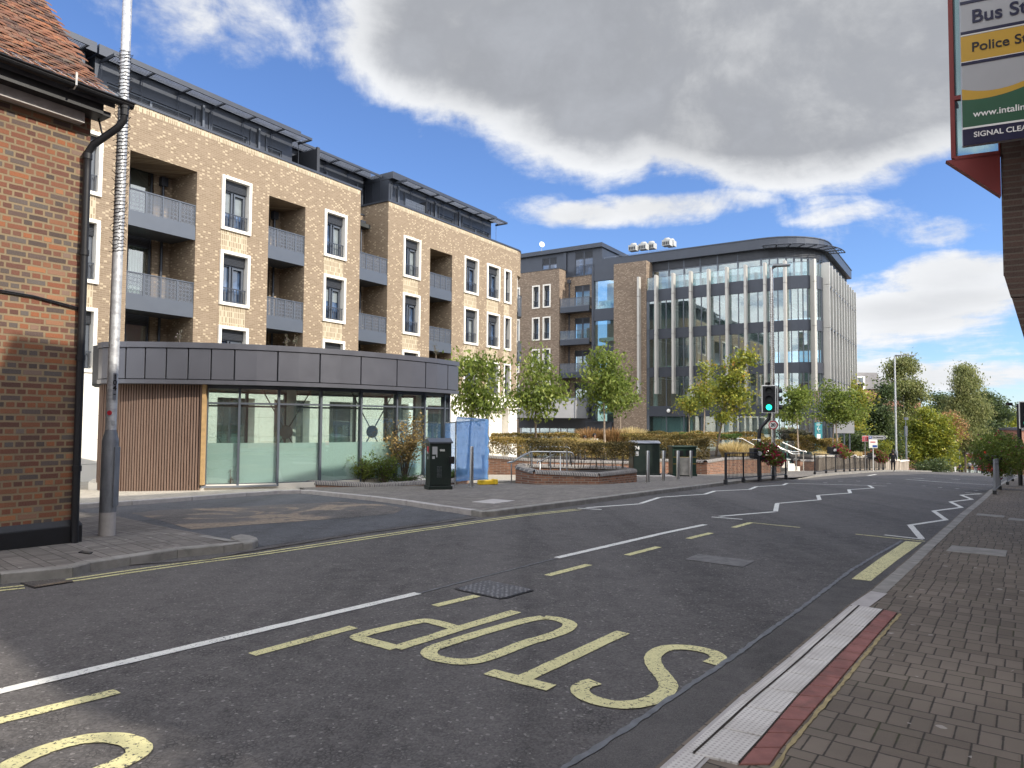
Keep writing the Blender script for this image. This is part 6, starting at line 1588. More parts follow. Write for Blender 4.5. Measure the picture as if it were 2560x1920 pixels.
for lab, pts, po in (
 ('lowest handrail of the plaza steps, left side', [(1842, 1096), (1856, 1097), (1896, 1119), (1934, 1133), (1955, 1147), (1977, 1149)], [(1944, 1116, 1178), (1969, 1149, 1178)]),
 ('middle handrail of the plaza steps, its foot nearest the guard rail', [(1880, 1099), (1892, 1099), (1920, 1114), (1976, 1128.5 + 0), (1982, 1130), (1998, 1129)], [(1990, 1131, 1177)]),
 ('upper handrail of the plaza steps', [(1894, 1097), (1908, 1097), (1934, 1110), (1979, 1134), (1983, 1135), (2000, 1135)], [(1925, 1104, 1130), (1990.6, 1136, 1177)]),
 ('rightmost handrail of the plaza steps, curving down at its end', [(1938, 1098), (1944, 1100), (2002, 1127), (2007, 1128), (2014, 1128.5), (2016, 1132)], [(2009, 1129, 1176), (1964, 1112, 1135)])):
    dd_ = dS + {'l': 0, 'm': 1.5, 'u': 3, 'r': 4.5}[lab[0]]
    handrail(lab, [hp(x, y, dd_) for x, y in pts], [(hp(x, y1, dd_), hp(x, y0, dd_)) for x, y0, y1 in po], .03, 'steel_bright')
# ================================================================ SIGNS AT THE RIGHT OF THE PLAZA
pT = atd(2046, 1100, 52); pT.z = gz(pT.x, pT.y)
tt_ = thing('totem_sign', 'tall teal totem sign with a white left arrow, half behind the hedge', 'sign', (pT.x, pT.y, 0), .15)
zt0 = EYE + (1063 - 1057) / F_PX * 52; zt1 = pT.z + .3
mb = MB(); mb.box(-.29, .29, -.05, .05, zt1 - .8, zt0); mb.build('board', M['sign_teal'], tt_, bevel=.01)
mb = MB(); mb.tube([(.12, -.06, zt0 - .5), (-.12, -.06, zt0 - .5)], .022, 6); mb.tube([(.0, -.06, zt0 - .30), (-.13, -.06, zt0 - .5), (.02, -.06, zt0 - .72)], .022, 6); mb.build('arrow', M['white_paint'], tt_)
mb = MB(); mb.box(-.15, .14, -.056, -.05, zt0 - 1.35, zt0 - .85); mb.build('notice', M['white_paint'], tt_)
for z_, n_, h_ in ((.10, 6, .05), (.20, 5, .03)):
    mb = MB(); [mb.box(-.16 + i * .055, -.12 + i * .055, -.056, -.05, zt0 - z_ - h_, zt0 - z_) for i in range(n_)]; mb.build('small_lettering', M['white_paint'], tt_)
pg = atd(2110, 1090, 56); gs = thing('grey_hoarding', 'pale grey panel on tall posts beyond the teal totem', 'sign', (pg.x, pg.y, 0), .1); mb = MB(); mb.box(-.9, .85, -.03, .03, EYE - .65, EYE + .35); mb.build('panel', M['pale_panel'], gs); mb = MB(); [mb.box(x, x + .1, .03, .12, -3., EYE + .3) for x in (-1.1, -.5, .0, .45)]; mb.build('post', M['mid_metal'], gs)
pR = atd(2163, 1098, 49); rs = thing('red_street_sign', 'small red and white notice on a slim post left of the direction sign', 'sign', (pR.x, pR.y, 0), 0)
mb = MB(); mb.tube([(0, .03, gz(pR.x, pR.y)), (0, .03, EYE - .68)], .035, 8); mb.build('post', M['steel_bright'], rs)
zc_ = EYE + (1064 - 1098) / F_PX * 49
mb = MB(); mb.box(-.22, .22, -.012, 0, zc_ - .20, zc_ + .2); mb.build('border', M['white_paint'], rs, bevel=.01); mb = MB(); mb.box(-.20, .20, -.018, -.01, zc_ - .18, zc_ + .18); mb.build('face', M['sign_red'], rs)
mb = MB(); [mb.box(-.13, .13, -.022, -.018, zc_ + .13 - k * .085 - .03, zc_ + .13 - k * .085) for k in range(4)]; mb.build('small_lettering', M['sign_grey'], rs)
ds = thing('direction_sign', 'pointed grey direction sign reading The Maltings with a blue P square', 'sign', (pR.x + .9, pR.y - .1, 0), .0)
zc_ = EYE + (1064 - 1094.5) / F_PX * 49
mb = MB(); mb.prism([(0, 0)] * 0 or [(-.72, -.02), (-.72, .02), (.40, .02), (.40, -.02)], zc_ - .13, zc_ + .13)
mb.add([(.40, -.02, zc_ - .13), (.40, -.02, zc_ + .13), (.52, -.02, zc_), (.40, .02, zc_ - .13), (.40, .02, zc_ + .13), (.52, .02, zc_)], [(0, 2, 1), (3, 4, 5), (0, 3, 5, 2), (1, 2, 5, 4)])
mb.build('board', M['sign_grey'], ds)
mb = MB(); mb.box(-.70, -.52, -.026, -.02, zc_ - .1, zc_ + .1); mb.build('parking_square', M['sign_blue'], ds); text('letter', 'P', .16, M['white_paint'], ds, (-.66, -.03, zc_), LR, bold=.004)
text('lettering', 'The Maltings', .15, M['black_plastic'], ds, (-.48, -.024, zc_), LR, bold=.003)
mb = MB(); mb.tube([(.33, -.026, zc_ + .11), (.45, -.026, zc_), (.33, -.026, zc_ - .11)], .016, 4); mb.build('chevron', M['black_plastic'], ds)
nb_ = thing('notice_board', 'white poster board under the direction sign with red and blue print', 'notice board', (pR.x + 1.15, pR.y + 1.2, 0), 0)
z0_ = EYE + (1064 - 1121) / F_PX * 50; mb = MB(); mb.box(-.30, .30, -.02, .02, z0_, z0_ + .6); mb.tube([(0, .03, -4), (0, .03, z0_)], .03, 6); mb.build('board', M['white_paint'], nb_)
mb = MB(); mb.box(-.2, .15, -.026, -.02, z0_ + .38, z0_ + .45); mb.build('red_print', M['sign_red'], nb_); mb = MB(); mb.box(-.05, .27, -.026, -.02, z0_ + .05, z0_ + .2); mb.build('blue_print', M['sign_blue'], nb_)
# ================================================================ RAISED BEDS
def planter(label, pts, closed=False, thick=.22, capr=.085, name='brick_planter', mat='brick_planter', cap='cap_blue', soil=None, drop=.35):
    """pts: world points of the top of the coping"""
    P_ = [Vector(p) for p in pts]; n_ = len(P_)
    o = thing(name, label, 'planter' if 'planter' in name else 'wall', (P_[0].x, P_[0].y, P_[0].z)); b = P_[0]
    fl = [(p.x - b.x, p.y - b.y) for p in P_]
    def off(d):
        out = []
        for i in range(n_):
            a = Vector(fl[(i - 1) % n_ if closed else max(i - 1, 0)]); c = Vector(fl[(i + 1) % n_ if closed else min(i + 1, n_ - 1)]); t_ = (c - a).normalized(); out.append((fl[i][0] - t_.y * d, fl[i][1] + t_.x * d))
        return out
    inn = off(thick); out_ = off(-.012); mb = MB(); idx = list(range(n_)) + ([0] if closed else [])
    for i, j in zip(idx, idx[1:]):
        zt0, zt1 = P_[i].z - b.z - capr, P_[j].z - b.z - capr; zb0, zb1 = gz(P_[i].x, P_[i].y) - b.z - drop, gz(P_[j].x, P_[j].y) - b.z - drop
        A_, B_, C_, D_ = out_[i], out_[j], inn[j], inn[i]
        mb.add([(*A_, zb0), (*B_, zb1), (*C_, zb1), (*D_, zb0), (*A_, zt0), (*B_, zt1), (*C_, zt1), (*D_, zt0)], [(0, 3, 2, 1), (4, 5, 6, 7), (0, 1, 5, 4), (1, 2, 6, 5), (2, 3, 7, 6), (3, 0, 4, 7)])
    mb.build('wall', M[mat], o)
    mid = off(thick * .5); ring = 9; mb = MB()
    for i, j in zip(idx, idx[1:]):
        a, c = Vector(mid[i]), Vector(mid[j]); t_ = (c - a).normalized(); nv = Vector((-t_.y, t_.x)); za, zc_ = P_[i].z - b.z - capr * 1.05, P_[j].z - b.z - capr * 1.05
        s_ = 0.0; vs = []
        for q_, z_ in ((a - t_ * .03, za), (c + t_ * .03, zc_)):
            for k in range(ring):
                an_ = math.pi * k / (ring - 1); w_ = (thick / 2 + .035) * math.cos(an_); vs.append((q_.x + nv.x * w_, q_.y + nv.y * w_, z_ + capr * 1.05 * min(1, 1.25 * math.sin(an_)) if 0 < k < ring - 1 else z_ - .03))
        mb.add(vs, [(k, k + 1, ring + k + 1, ring + k) for k in range(ring - 1)])
    mb.build('coping', M[cap], o, smooth=True)
    if soil:
        z_ = min(p.z for p in P_) - b.z - .12; S_ = [Vector(s_) - b for s_ in soil]; mb = MB(); mb.prism([(s_.x, s_.y) for s_ in S_], z_ - .3, z_); mb.build('soil', M['soil'], o)
    return o
A3 = lambda px, py, d: atd(px, py, d)
p1 = [A3(592, 1190, 20.3), A3(670, 1195, 20.45), A3(747, 1199, 20.6), A3(850, 1204, 20.75), A3(935, 1208, 20.9), A3(950, 1208.5, 21.0), A3(1040, 1202, 21.8), A3(1110, 1199, 22.3), A3(1140, 1196.5, 22.5), A3(1162, 1191, 22.9), A3(1171, 1185, 23.6), A3(1165, 1180, 24.3), A3(1148, 1177, 24.8)]
planter('low curved brick planter with rounded blue coping in front of the pavilion glass', p1, soil=p1 + [A3(1130, 1172, 25.), A3(1050, 1170, 24.), A3(700, 1185, 21.8), A3(597, 1187, 20.7)])
hx = [A3(1290, 1162, 23.3), A3(1337, 1175, 22.4), A3(1497, 1182, 22.4), A3(1591, 1172, 24.1), A3(1545, 1164.5, 26.0), A3(1300, 1158, 25.2)]
planter('six sided brick planter with a clipped hedge behind the ramp handrails', hx, closed=True, soil=hx)
bw = [A3(1205, 1137, 31.5), A3(1260, 1141, 31.2), A3(1317, 1146, 30.9), A3(1400, 1149, 31.), A3(1580, 1153, 31.5), A3(1660, 1147, 33.3), A3(1742, 1150, 33.4), A3(1767, 1151, 32.9), A3(1813, 1144, 34.2), A3(1881, 1142, 35.6), A3(1950, 1154, 37.4)]
planter('long brick retaining wall with rounded coping behind the cabinets and the litter bin', bw, name='retaining_wall', soil=bw + [A3(1900, 1120, 60), A3(1205, 1110, 40)])
rw = [A3(1985, 1146, 44.), A3(2000, 1148.5, 43.6), A3(2038, 1149.5, 44.2), A3(2041, 1145, 47)]
planter('short brick retaining wall right of the plaza steps', rw, name='retaining_wall', soil=rw + [A3(2041, 1135, 60), A3(1970, 1130, 60)])
# ribbed pale wall stepping down behind the guard rail
t = NT('ribbed_concrete'); o, h, z, sp = wallvec(t); rb_ = t.math('SINE', t.math('MULTIPLY', h, 42.)); nz_ = t.noise(t.n('ShaderNodeMapping', {'Vector': o, 'Scale': (1, 1, .25)}).outputs[0], 2.5, 5)
t.done(t.pr(t.mix(t.rng(nz_, .35, .65), (.30, .25, .20), (.50, .43, .35)), .85, 0, t.bump(rb_, .7, .03), .2))
rwo = thing('ribbed_wall', 'pale ribbed concrete wall stepping down behind the far guard rails', 'wall', (0, 0, 0))
segs = [(2046, 2078, 44.5, 46.5, 1139), (2079, 2108, 46.6, 48.8, 1138.5), (2109, 2140, 48.9, 51.3, 1138.5), (2141, 2166, 51.4, 53.6, 1140), (2167, 2198, 53.7, 56.3, 1143), (2199, 2224, 56.4, 58.8, 1146), (2225, 2248, 58.9, 61., 1149.5), (2249, 2272, 61.1, 63.2, 1151)]
for x0, x1, d0_, d1_, yt in segs:
    a, b = A3(x0, yt, d0_), A3(x1, yt, d1_); z_ = (a.z + b.z) / 2; mb = MB(); nv = Vector((-(b - a).y, (b - a).x, 0)).normalized() * .35
    mb.prism([(a.x, a.y), (b.x, b.y), (b.x + nv.x, b.y + nv.y), (a.x + nv.x, a.y + nv.y)], gz(a.x, a.y) - .6, z_ - .10); mb.build('wall_panel', M['ribbed_concrete'], rwo)
    mb = MB(); e = nv * .14; mb.prism([(a.x - e.x, a.y - e.y), (b.x - e.x, b.y - e.y), (b.x + nv.x + e.x, b.y + nv.y + e.y), (a.x + nv.x + e.x, a.y + nv.y + e.y)], z_ - .10, z_); mb.build('coping', M['stone_cream'], rwo)
stp = thing('plaza_steps', 'flight of pale stone steps climbing to the plaza between the handrails', 'steps', (0, 0, 0))
mb = MB()
a, b = A3(1968, 1176, 41.), A3(2000, 1176, 42.5)
back = Vector((-.62, .78, 0))
for i in range(7):
    o_ = back * (.34 * i); e_ = back * .36; z1 = gz(a.x, a.y) + .12 + .15 * (i + 1)
    mb.prism([(a.x + o_.x, a.y + o_.y), (b.x + o_.x, b.y + o_.y), (b.x + o_.x + e_.x, b.y + o_.y + e_.y), (a.x + o_.x + e_.x, a.y + o_.y + e_.y)], z1 - .4, z1)
mb.build('steps', M['stone_cream'], stp)
# ================================================================ LEAVES
rg = np.random.default_rng(7)
def leafmesh(name, mat, C_, size, droop=.3, parent=None, aspect=.5, flat=0., vbias=0.):
    """many small leaf faces, one per centre"""
    C_ = np.asarray(C_, float); n_ = len(C_)
    if isinstance(mat, str): mat = M[mat]
    if np.isscalar(size): size = size * rg.uniform(.65, 1.25, n_)
    d = rg.normal(size=(n_, 3)); d[:, 2] = d[:, 2] * .6 - droop * 1.6; d /= np.linalg.norm(d, axis=1)[:, None]
    r_ = rg.normal(size=(n_, 3)); s_ = np.cross(d, r_); s_ /= np.linalg.norm(s_, axis=1)[:, None]
    nrm = np.cross(s_, d)
    L_ = size[:, None]; W_ = L_ * aspect * .5
    fold = nrm * L_ * .10
    v = np.empty((n_, 4, 3)); v[:, 0] = C_ - d * L_ * .5; v[:, 1] = C_ + s_ * W_ + fold; v[:, 2] = C_ + d * L_ * .5; v[:, 3] = C_ - s_ * W_ + fold
    if parent is not None:
        q = parent; D_ = np.zeros(3)
        while q is not None: D_ += np.array(q.location); q = q.parent
        v -= D_
    me = bpy.data.meshes.new(name); me.vertices.add(n_ * 4); me.vertices.foreach_set('co', v.reshape(-1))
    me.loops.add(n_ * 4); me.loops.foreach_set('vertex_index', np.arange(n_ * 4, dtype=np.int32))
    me.polygons.add(n_); me.polygons.foreach_set('loop_start', np.arange(0, n_ * 4, 4, dtype=np.int32))
    try: me.polygons.foreach_set('loop_total', np.full(n_, 4, dtype=np.int32))
    except Exception: pass
    me.update(calc_edges=True); a_ = me.attributes.new('v', 'FLOAT', 'FACE'); a_.data.foreach_set('value', np.clip(rg.beta(2.0, 2.2, n_) + vbias + .12 * np.sin(C_[:, 0] * 2.3 + C_[:, 2] * 3.1), 0, 1).astype(np.float32))
    me.materials.append(mat); o = bpy.data.objects.new(name, me); COL.objects.link(o)
    if parent is not None: o.parent = parent
    return o
def tree(name, label, base, blobs, n_leaf, lsize, mat, trunk_r=.05, bark='bark', droop=.3, stem_top=None, limbs=14, tw=.35, group=None, cat='tree', spread=1., multi=1, seed=1, aspect=.5, clump=26):
    """blobs: [(centre, (rx, ry, rz), share)] - the crown is a set of uneven volumes hung on limbs"""
    global rg
    rg = np.random.default_rng(seed); rn = random.Random(seed)
    base = Vector(base); o = thing(name, label, cat, base, group=group); mb = MB()
    cs = [Vector(b[0]) for b in blobs]; low = min(c.z - b[1][2] for c, b in zip(cs, blobs))
    top = Vector(stem_top) if stem_top else cs[0] + Vector((0, 0, blobs[0][1][2] * .6))
    centres = []; tot = sum(b[2] for b in blobs)
    for m_ in range(multi):
        bo = Vector((rn.uniform(-.12, .12), rn.uniform(-.12, .12), 0)) * (m_ > 0) * 3
        path = [base - Vector((0, 0, .15)) + bo]
        n_ = 8
        for i in range(1, n_ + 1):
            k = i / n_; p = base.lerp(top, k) + bo * (1 - k) + Vector((rn.uniform(-1, 1), rn.uniform(-1, 1), 0)) * trunk_r * 1.0 * k; path.append(p)
        mb.tube([p - base for p in path], [trunk_r * (1.15 - .95 * i / n_) for i in range(n_ + 1)], 8)
    for c, (cc, rr, share) in zip(cs, blobs):
        nl = max(3, int(limbs * share / tot * len(blobs) / max(1, len(blobs)) + 2))
        for i in range(nl):
            u = Vector((rn.gauss(0, 1), rn.gauss(0, 1), rn.gauss(0, 1) + .1)).normalized(); k = rn.uniform(.55, 1.0)
            e = c + Vector((u.x * rr[0], u.y * rr[1], u.z * rr[2])) * k
            kz = min(.97, max(.12, (e.z - rn.uniform(.25, .7) * abs(e.xy.to_3d().length - base.xy.to_3d().length) * .3 - base.z - .2 * rr[2]) / max(.1, top.z - base.z)))
            s0 = base.lerp(top, kz); mid = s0.lerp(e, .5) + Vector((0, 0, .10 * (e - s0).length)); pts = [s0, s0.lerp(mid, .55), mid, mid.lerp(e, .5), e]
            r0 = trunk_r * .42 * (1 - kz * .5)
            mb.tube([p - base for p in pts], [r0, r0 * .8, r0 * .6, r0 * .4, r0 * .15], 5)
            m2 = max(3, int(n_leaf * share / tot / nl / clump))
            for j in range(m2):
                q = mid.lerp(e, rn.uniform(-.3, 1.08)); w_ = Vector((rn.gauss(0, rr[0]), rn.gauss(0, rr[1]), rn.gauss(0, rr[2]))) * tw * .8 * spread
                tip = q + w_
                # keep inside the crown's uneven outline
                dv = tip - c; f = math.sqrt((dv.x / rr[0]) ** 2 + (dv.y / rr[1]) ** 2 + (dv.z / rr[2]) ** 2); lim = 1.02 + .26 * math.sin(5 * math.atan2(dv.z, dv.x) + seed) + .16 * math.sin(9 * math.atan2(dv.z, dv.x + dv.y) + seed * 2)
                if f > lim: tip = c + dv * (lim / f)
                mb.tube([q - base, tip - base], [r0 * .2, r0 * .06], 3, False)
                cl = rg.normal(size=(clump, 3)) * np.array([lsize * 1.5, lsize * 1.5, lsize * 1.0]) * 1.15
                line = np.array(q)[None] + (np.array(tip) - np.array(q))[None] * rg.uniform(.25, 1.05, clump)[:, None]
                centres.append(line + cl)
    mb.build('trunk', M[bark], o, smooth=True)
    C_ = np.concatenate(centres)
    leafmesh('crown', mat, C_, lsize, droop, o, aspect)
    return o
def pxtree(name, label, bpx, d, blobs, n_leaf, lsize, mat, base_z=None, **k):
    """crown blobs given as measured (px, py, half-width px, half-height px) at distance d"""
    s_ = d / F_PX; B_ = []
    for bl in blobs:
        px, py, rx, ry = bl[:4]; sh = bl[4] if len(bl) > 4 else rx * ry; dd_ = d + (bl[5] if len(bl) > 5 else 0)
        B_.append((atd(px, py, dd_), (rx * s_, rx * s_ * .9, ry * s_), sh))
    b = atd(bpx, 1100, d); b.z = gz(b.x, b.y) if base_z is None else base_z
    if 'stem_top' in k and isinstance(k['stem_top'], tuple) and len(k['stem_top']) == 2: k['stem_top'] = atd(k['stem_top'][0], k['stem_top'][1], d)
    return tree(name, label, b, B_, n_leaf, lsize, mat, **k)
# young street trees
pxtree('street_tree', 'young drooping leaved tree beside the pavilion corner, leftmost of the plaza trees', 1168, 28.5, [(1195, 925, 55, 45), (1180, 985, 50, 45), (1235, 990, 50, 35), (1165, 900, 25, 25), (1165, 1020, 30, 28), (1230, 935, 32, 32), (1195, 1030, 35, 22)], 2820, .20, 'leaf_green', trunk_r=.05, droop=.75, stem_top=(1190, 900), seed=3, base_z=-.6, aspect=.46, clump=16)
pxtree('street_tree', 'young drooping leaved tree with dark trunk in front of the entrance canopy', 1339, 33, [(1345, 935, 48, 42), (1340, 985, 72, 38), (1385, 995, 50, 26), (1290, 995, 42, 24), (1340, 895, 22, 24), (1262, 1003, 18, 12, 500), (1425, 990, 18, 12, 500), (1340, 1025, 40, 20)], 3083, .21, 'leaf_green', trunk_r=.055, droop=.75, stem_top=(1340, 900), seed=5, base_z=.1, aspect=.46, clump=16)
pxtree('street_tree', 'tallest drooping leaved tree, with pale trunk, in front of the brick pier', 1513, 34, [(1505, 920, 48, 40), (1500, 975, 60, 36), (1540, 960, 40, 34), (1490, 900, 30, 26), (1525, 1015, 28, 20), (1530, 890, 18, 18), (1552, 945, 20, 20), (1462, 985, 22, 16)], 2952, .21, 'leaf_green', trunk_r=.05, bark='bark_pale', droop=.7, stem_top=(1505, 895), seed=8, base_z=.2, aspect=.46, clump=16)
pxtree('street_tree', 'small pale trunked tree half hidden behind the drooping tree by the brick pier', 1550, 43, [(1552, 990, 42, 34), (1545, 960, 26, 22), (1570, 1010, 30, 22)], 2000, .20, 'leaf_green', trunk_r=.045, bark='bark_pale', droop=.6, seed=9, base_z=-.1, clump=16)
pxtree('maple_tree', 'small green maple in front of the office, left of its taller neighbours', 1724, 46, [(1722, 1015, 32, 22), (1700, 1012, 22, 14), (1738, 1000, 18, 18)], 1275, .15, 'leaf_maple', trunk_r=.04, bark='bark_pale', droop=.3, seed=12, base_z=-.1, clump=16, aspect=.8)
pxtree('maple_tree', 'narrow yellowish green maple with pale trunk in front of the office doors', 1758, 44, [(1765, 960, 24, 34), (1768, 920, 14, 26), (1760, 1000, 34, 26), (1780, 985, 18, 28), (1735, 985, 20, 18)], 2175, .15, 'leaf_maple', trunk_r=.045, bark='bark_pale', droop=.3, stem_top=(1766, 915), seed=14, base_z=0, clump=16, aspect=.8)
pxtree('maple_tree', 'leaning autumn maple with orange tinted top beside the traffic light', 1789, 36, [(1832, 960, 44, 44), (1850, 900, 28, 28), (1820, 1000, 46, 30), (1865, 985, 28, 26), (1812, 925, 26, 30), (1868, 890, 22, 18), (1830, 1040, 26, 16), (1855, 1020, 30, 14), (1800, 1035, 14, 14, 300)], 3900, .15, 'leaf_maple', trunk_r=.055, droop=.3, stem_top=(1835, 910), seed=16, base_z=.1, clump=18, aspect=.8)
pxtree('street_tree', 'bushy green tree behind the traffic light, left one of the pair by the totem', 1996, 44, [(1990, 1005, 42, 34), (1965, 1020, 26, 22), (2020, 1000, 26, 30), (2000, 985, 24, 20), (1990, 1045, 34, 14), (1935, 1040, 14, 8, 200)], 3440, .17, 'leaf_green', trunk_r=.05, bark='bark_pale', droop=.4, seed=18, base_z=-.2, clump=18, aspect=.6)
pxtree('street_tree', 'bushy multi stemmed green tree behind the flower baskets, right of the teal totem', 2082, 47, [(2085, 1015, 52, 38), (2075, 975, 22, 26), (2130, 1025, 32, 30), (2055, 1030, 34, 24), (2115, 990, 26, 20), (2090, 1045, 40, 14)], 4800, .17, 'leaf_green', trunk_r=.05, bark='bark_pale', droop=.4, seed=20, base_z=-.2, multi=4, clump=18, aspect=.6)
# background trees
pxtree('autumn_tree', 'yellow tinged tree against the end of the fin clad office', 2130, 66, [(2128, 1006, 39, 57), (2145, 1056, 39, 57), (2120, 1081, 34, 34)], 7560, .26, 'leaf_maple', trunk_r=.1, seed=31, aspect=.7)
pxtree('evergreen_tree', 'dark grey green evergreen tree in front of the old brick block', 2180, 74, [(2190, 1030, 38, 42), (2180, 1076, 56, 58), (2222, 975, 16, 26), (2215, 1106, 39, 51), (2150, 1116, 34, 41)], 19000, .30, 'leaf_dark', trunk_r=.16, seed=33, aspect=.6)
pxtree('birch_tree', 'tall airy birch rising behind the tall lamp column', 2262, 84, [(2258, 921, 41, 39), (2252, 971, 46, 41), (2240, 1026, 51, 46), (2268, 1066, 41, 46), (2225, 961, 28, 32), (2285, 951, 21, 34), (2290, 1006, 25, 39), (2300, 1046, 28, 32)], 15840, .29, 'leaf_birch', trunk_r=.14, bark='bark_birch', droop=.6, stem_top=(2258, 910), seed=35, aspect=.6)
pxtree('autumn_tree', 'broad bright yellow green tree spreading beside the road', 2318, 78, [(2322, 1056, 51, 41), (2345, 1106, 51, 48), (2295, 1101, 51, 48), (2330, 1146, 62, 34), (2262, 1126, 37, 41), (2365, 1136, 30, 41), (2310, 1036, 25, 21)], 21600, .27, 'leaf_yellow', trunk_r=.18, multi=3, seed=37, aspect=.55)
pxtree('copper_tree', 'small copper leaved tree between the yellow tree and the weeping birch', 2378, 96, [(2370, 1066, 34, 30), (2395, 1086, 32, 28), (2362, 1046, 18, 16)], 5200, .30, 'leaf_copper', trunk_r=.12, seed=39, aspect=.6)
pxtree('birch_tree', 'tall weeping birch with hanging pale foliage at the end of the road', 2412, 104, [(2415, 941, 32, 30), (2410, 981, 41, 39), (2408, 1031, 53, 48), (2425, 1076, 48, 51), (2388, 1056, 34, 46), (2440, 1111, 30, 41), (2432, 961, 16, 25), (2395, 996, 28, 34)], 28600, .36, 'leaf_birch', trunk_r=.13, bark='bark', droop=1.1, stem_top=(2413, 930), seed=41, aspect=.4)
pxtree('dark_tree', 'dark rounded tree right of the weeping birch', 2478, 128, [(2465, 1016, 41, 39), (2490, 1046, 46, 41), (2475, 1086, 51, 39), (2452, 1056, 34, 46)], 14880, .42, 'leaf_dark', trunk_r=.25, seed=43, aspect=.65)
pxtree('dark_tree', 'dark tree top showing left of the weeping birch', 2345, 135, [(2350, 1011, 39, 28), (2325, 1026, 30, 25), (2360, 1056, 46, 46)], 8160, .42, 'leaf_dark', trunk_r=.25, seed=44, aspect=.65)
pxtree('autumn_tree', 'yellowing tree beyond the right hand traffic light', 2525, 150, [(2520, 1048, 32, 23), (2545, 1058, 30, 21), (2505, 1071, 32, 25)], 5200, .42, 'leaf_yellow', trunk_r=.2, seed=45, aspect=.65)
pxtree('dark_tree', 'dark leaf mass put in for the shade under the weeping birch', 2403, 120, [(2415, 1116, 34, 25), (2385, 1136, 37, 30), (2365, 1156, 30, 30)], 7040, .34, 'leaf_dark', trunk_r=.2, seed=46, aspect=.65)  # dark foliage added where shade lies under the birch
pxtree('dark_shrub', 'purple dark shrub mass behind the flower mound', 2492, 118, [(2485, 1104, 39, 21), (2520, 1116, 39, 18), (2460, 1121, 25, 23), (2545, 1131, 28, 21), (2500, 1136, 39, 18)], 6480, .34, 'leaf_dark', trunk_r=.1, seed=47, cat='shrub', multi=3)
pxtree('green_shrub', 'rounded green shrub at the foot of the yellow tree', 2350, 74, [(2310, 1168, 39, 14), (2345, 1168, 34, 15), (2362, 1164, 14, 16)], 2600, .22, 'leaf_dark', trunk_r=.06, seed=48, cat='shrub', multi=3)
pxtree('yellow_shrub', 'sunlit yellow green shrub among the distant pedestrians', 2412, 118, [(2412, 1158, 9, 21), (2375, 1161, 12, 16)], 1200, .26, 'leaf_yellow', trunk_r=.05, seed=49, cat='shrub')
pxtree('dark_shrub', 'dark shrub behind the white poster board', 2140, 60, [(2130, 1121, 51, 28), (2160, 1106, 34, 34), (2100, 1116, 23, 28)], 3600, .2, 'leaf_dark', trunk_r=.06, seed=50, cat='shrub', multi=3)
pxtree('mixed_shrub', 'green and gold shrub behind the third flower basket', 2215, 64, [(2212, 1126, 30, 28), (2195, 1111, 21, 21), (2230, 1141, 14, 14)], 2400, .15, 'leaf_yellow', trunk_r=.04, seed=51, cat='shrub', multi=3)
# ---------------------------------------------------------------- hedges, shrubs and grasses
def hedge(name, label, line, h, w, n_, lsize, mat, z0=None, stems=0, cat='hedge', droop=.1, top_noise=.09, skirt=.0):
    """line: world points along the foot of the hedge's middle; h above them"""
    global rg
    P_ = [Vector(p) for p in line]; o = thing(name, label, cat, P_[0]); ls = [(b - a).length for a, b in zip(P_, P_[1:])]; T = sum(ls)
    rg = np.random.default_rng(int(T * 100) + n_); u = rg.uniform(0, 1, n_) * T; out = np.zeros((n_, 3)); cum = 0
    for a, b, l_ in zip(P_, P_[1:], ls):
        m_ = (u >= cum) & (u <= cum + l_); k = ((u[m_] - cum) / l_)[:, None]; t_ = (b - a).normalized(); nv = np.array((-t_.y, t_.x, 0))
        # most leaves sit in the skin of the hedge
        q = rg.uniform(0, 1, m_.sum()); side = np.where(q < .42, -1, np.where(q < .55, 1, rg.uniform(-1, 1, m_.sum())))
        zz = np.where(q < .55, rg.uniform(skirt, 1, m_.sum()), 1 - np.abs(rg.normal(0, .10, m_.sum()))); bump = top_noise * (np.sin((u[m_]) * 2.1) + .6 * np.sin(u[m_] * 5.3 + 1) + .5 * np.sin(u[m_] * 11 + side))
        out[m_] = np.array(a)[None] * (1 - k) + np.array(b)[None] * k + nv[None] * (side * w / 2 * (1 + .12 * np.sin(u[m_] * 4 + zz * 5)) + rg.normal(0, .04, m_.sum()))[:, None]
        out[m_, 2] += zz * (h + bump) + rg.normal(0, .02, m_.sum()); cum += l_
    leafmesh('foliage', mat, out, lsize, droop, o, .6)
    mb = MB(); rn = random.Random(3)
    for a, b, l_ in zip(P_, P_[1:], ls):
        n2 = max(2, int(l_ / (.16 if stems else .5)))
        for i in range(n2):
            p = a.lerp(b, (i + .5) / n2) - P_[0]; x, y = p.x + rn.uniform(-w, w) * .35, p.y + rn.uniform(-w, w) * .35
            zb = p.z - (stems or .1); e = (x + rn.uniform(-.08, .08), y + rn.uniform(-.08, .08), p.z + h * .6)
            mb.tube([(x, y, zb), ((x + e[0]) / 2 + rn.uniform(-.03, .03), (y + e[1]) / 2, (zb + e[2]) / 2), e], [.016, .012, .006], 5, False)
    mb.build('stems', M['bark'], o); return o
zs = lambda pts, z: [Vector((p.x, p.y, z)) for p in pts]
hedge('clipped_hedge', 'dark clipped hedge on bare stems inside the six sided planter', [A3(1325, 1130, 24.1), A3(1420, 1135, 23.6), A3(1500, 1138, 23.6), A3(1568, 1138, 24.6)], .40, .75, 7000, .062, 'leaf_hedge_dark', stems=.45, top_noise=.03)
hedge('beech_hedge', 'golden brown hedge behind the long retaining wall, left stretch', [A3(1225, 1133, 32.6), A3(1330, 1137, 32.), A3(1440, 1138, 32.)], .72, 1.0, 9000, .075, 'leaf_hedge', top_noise=.03)
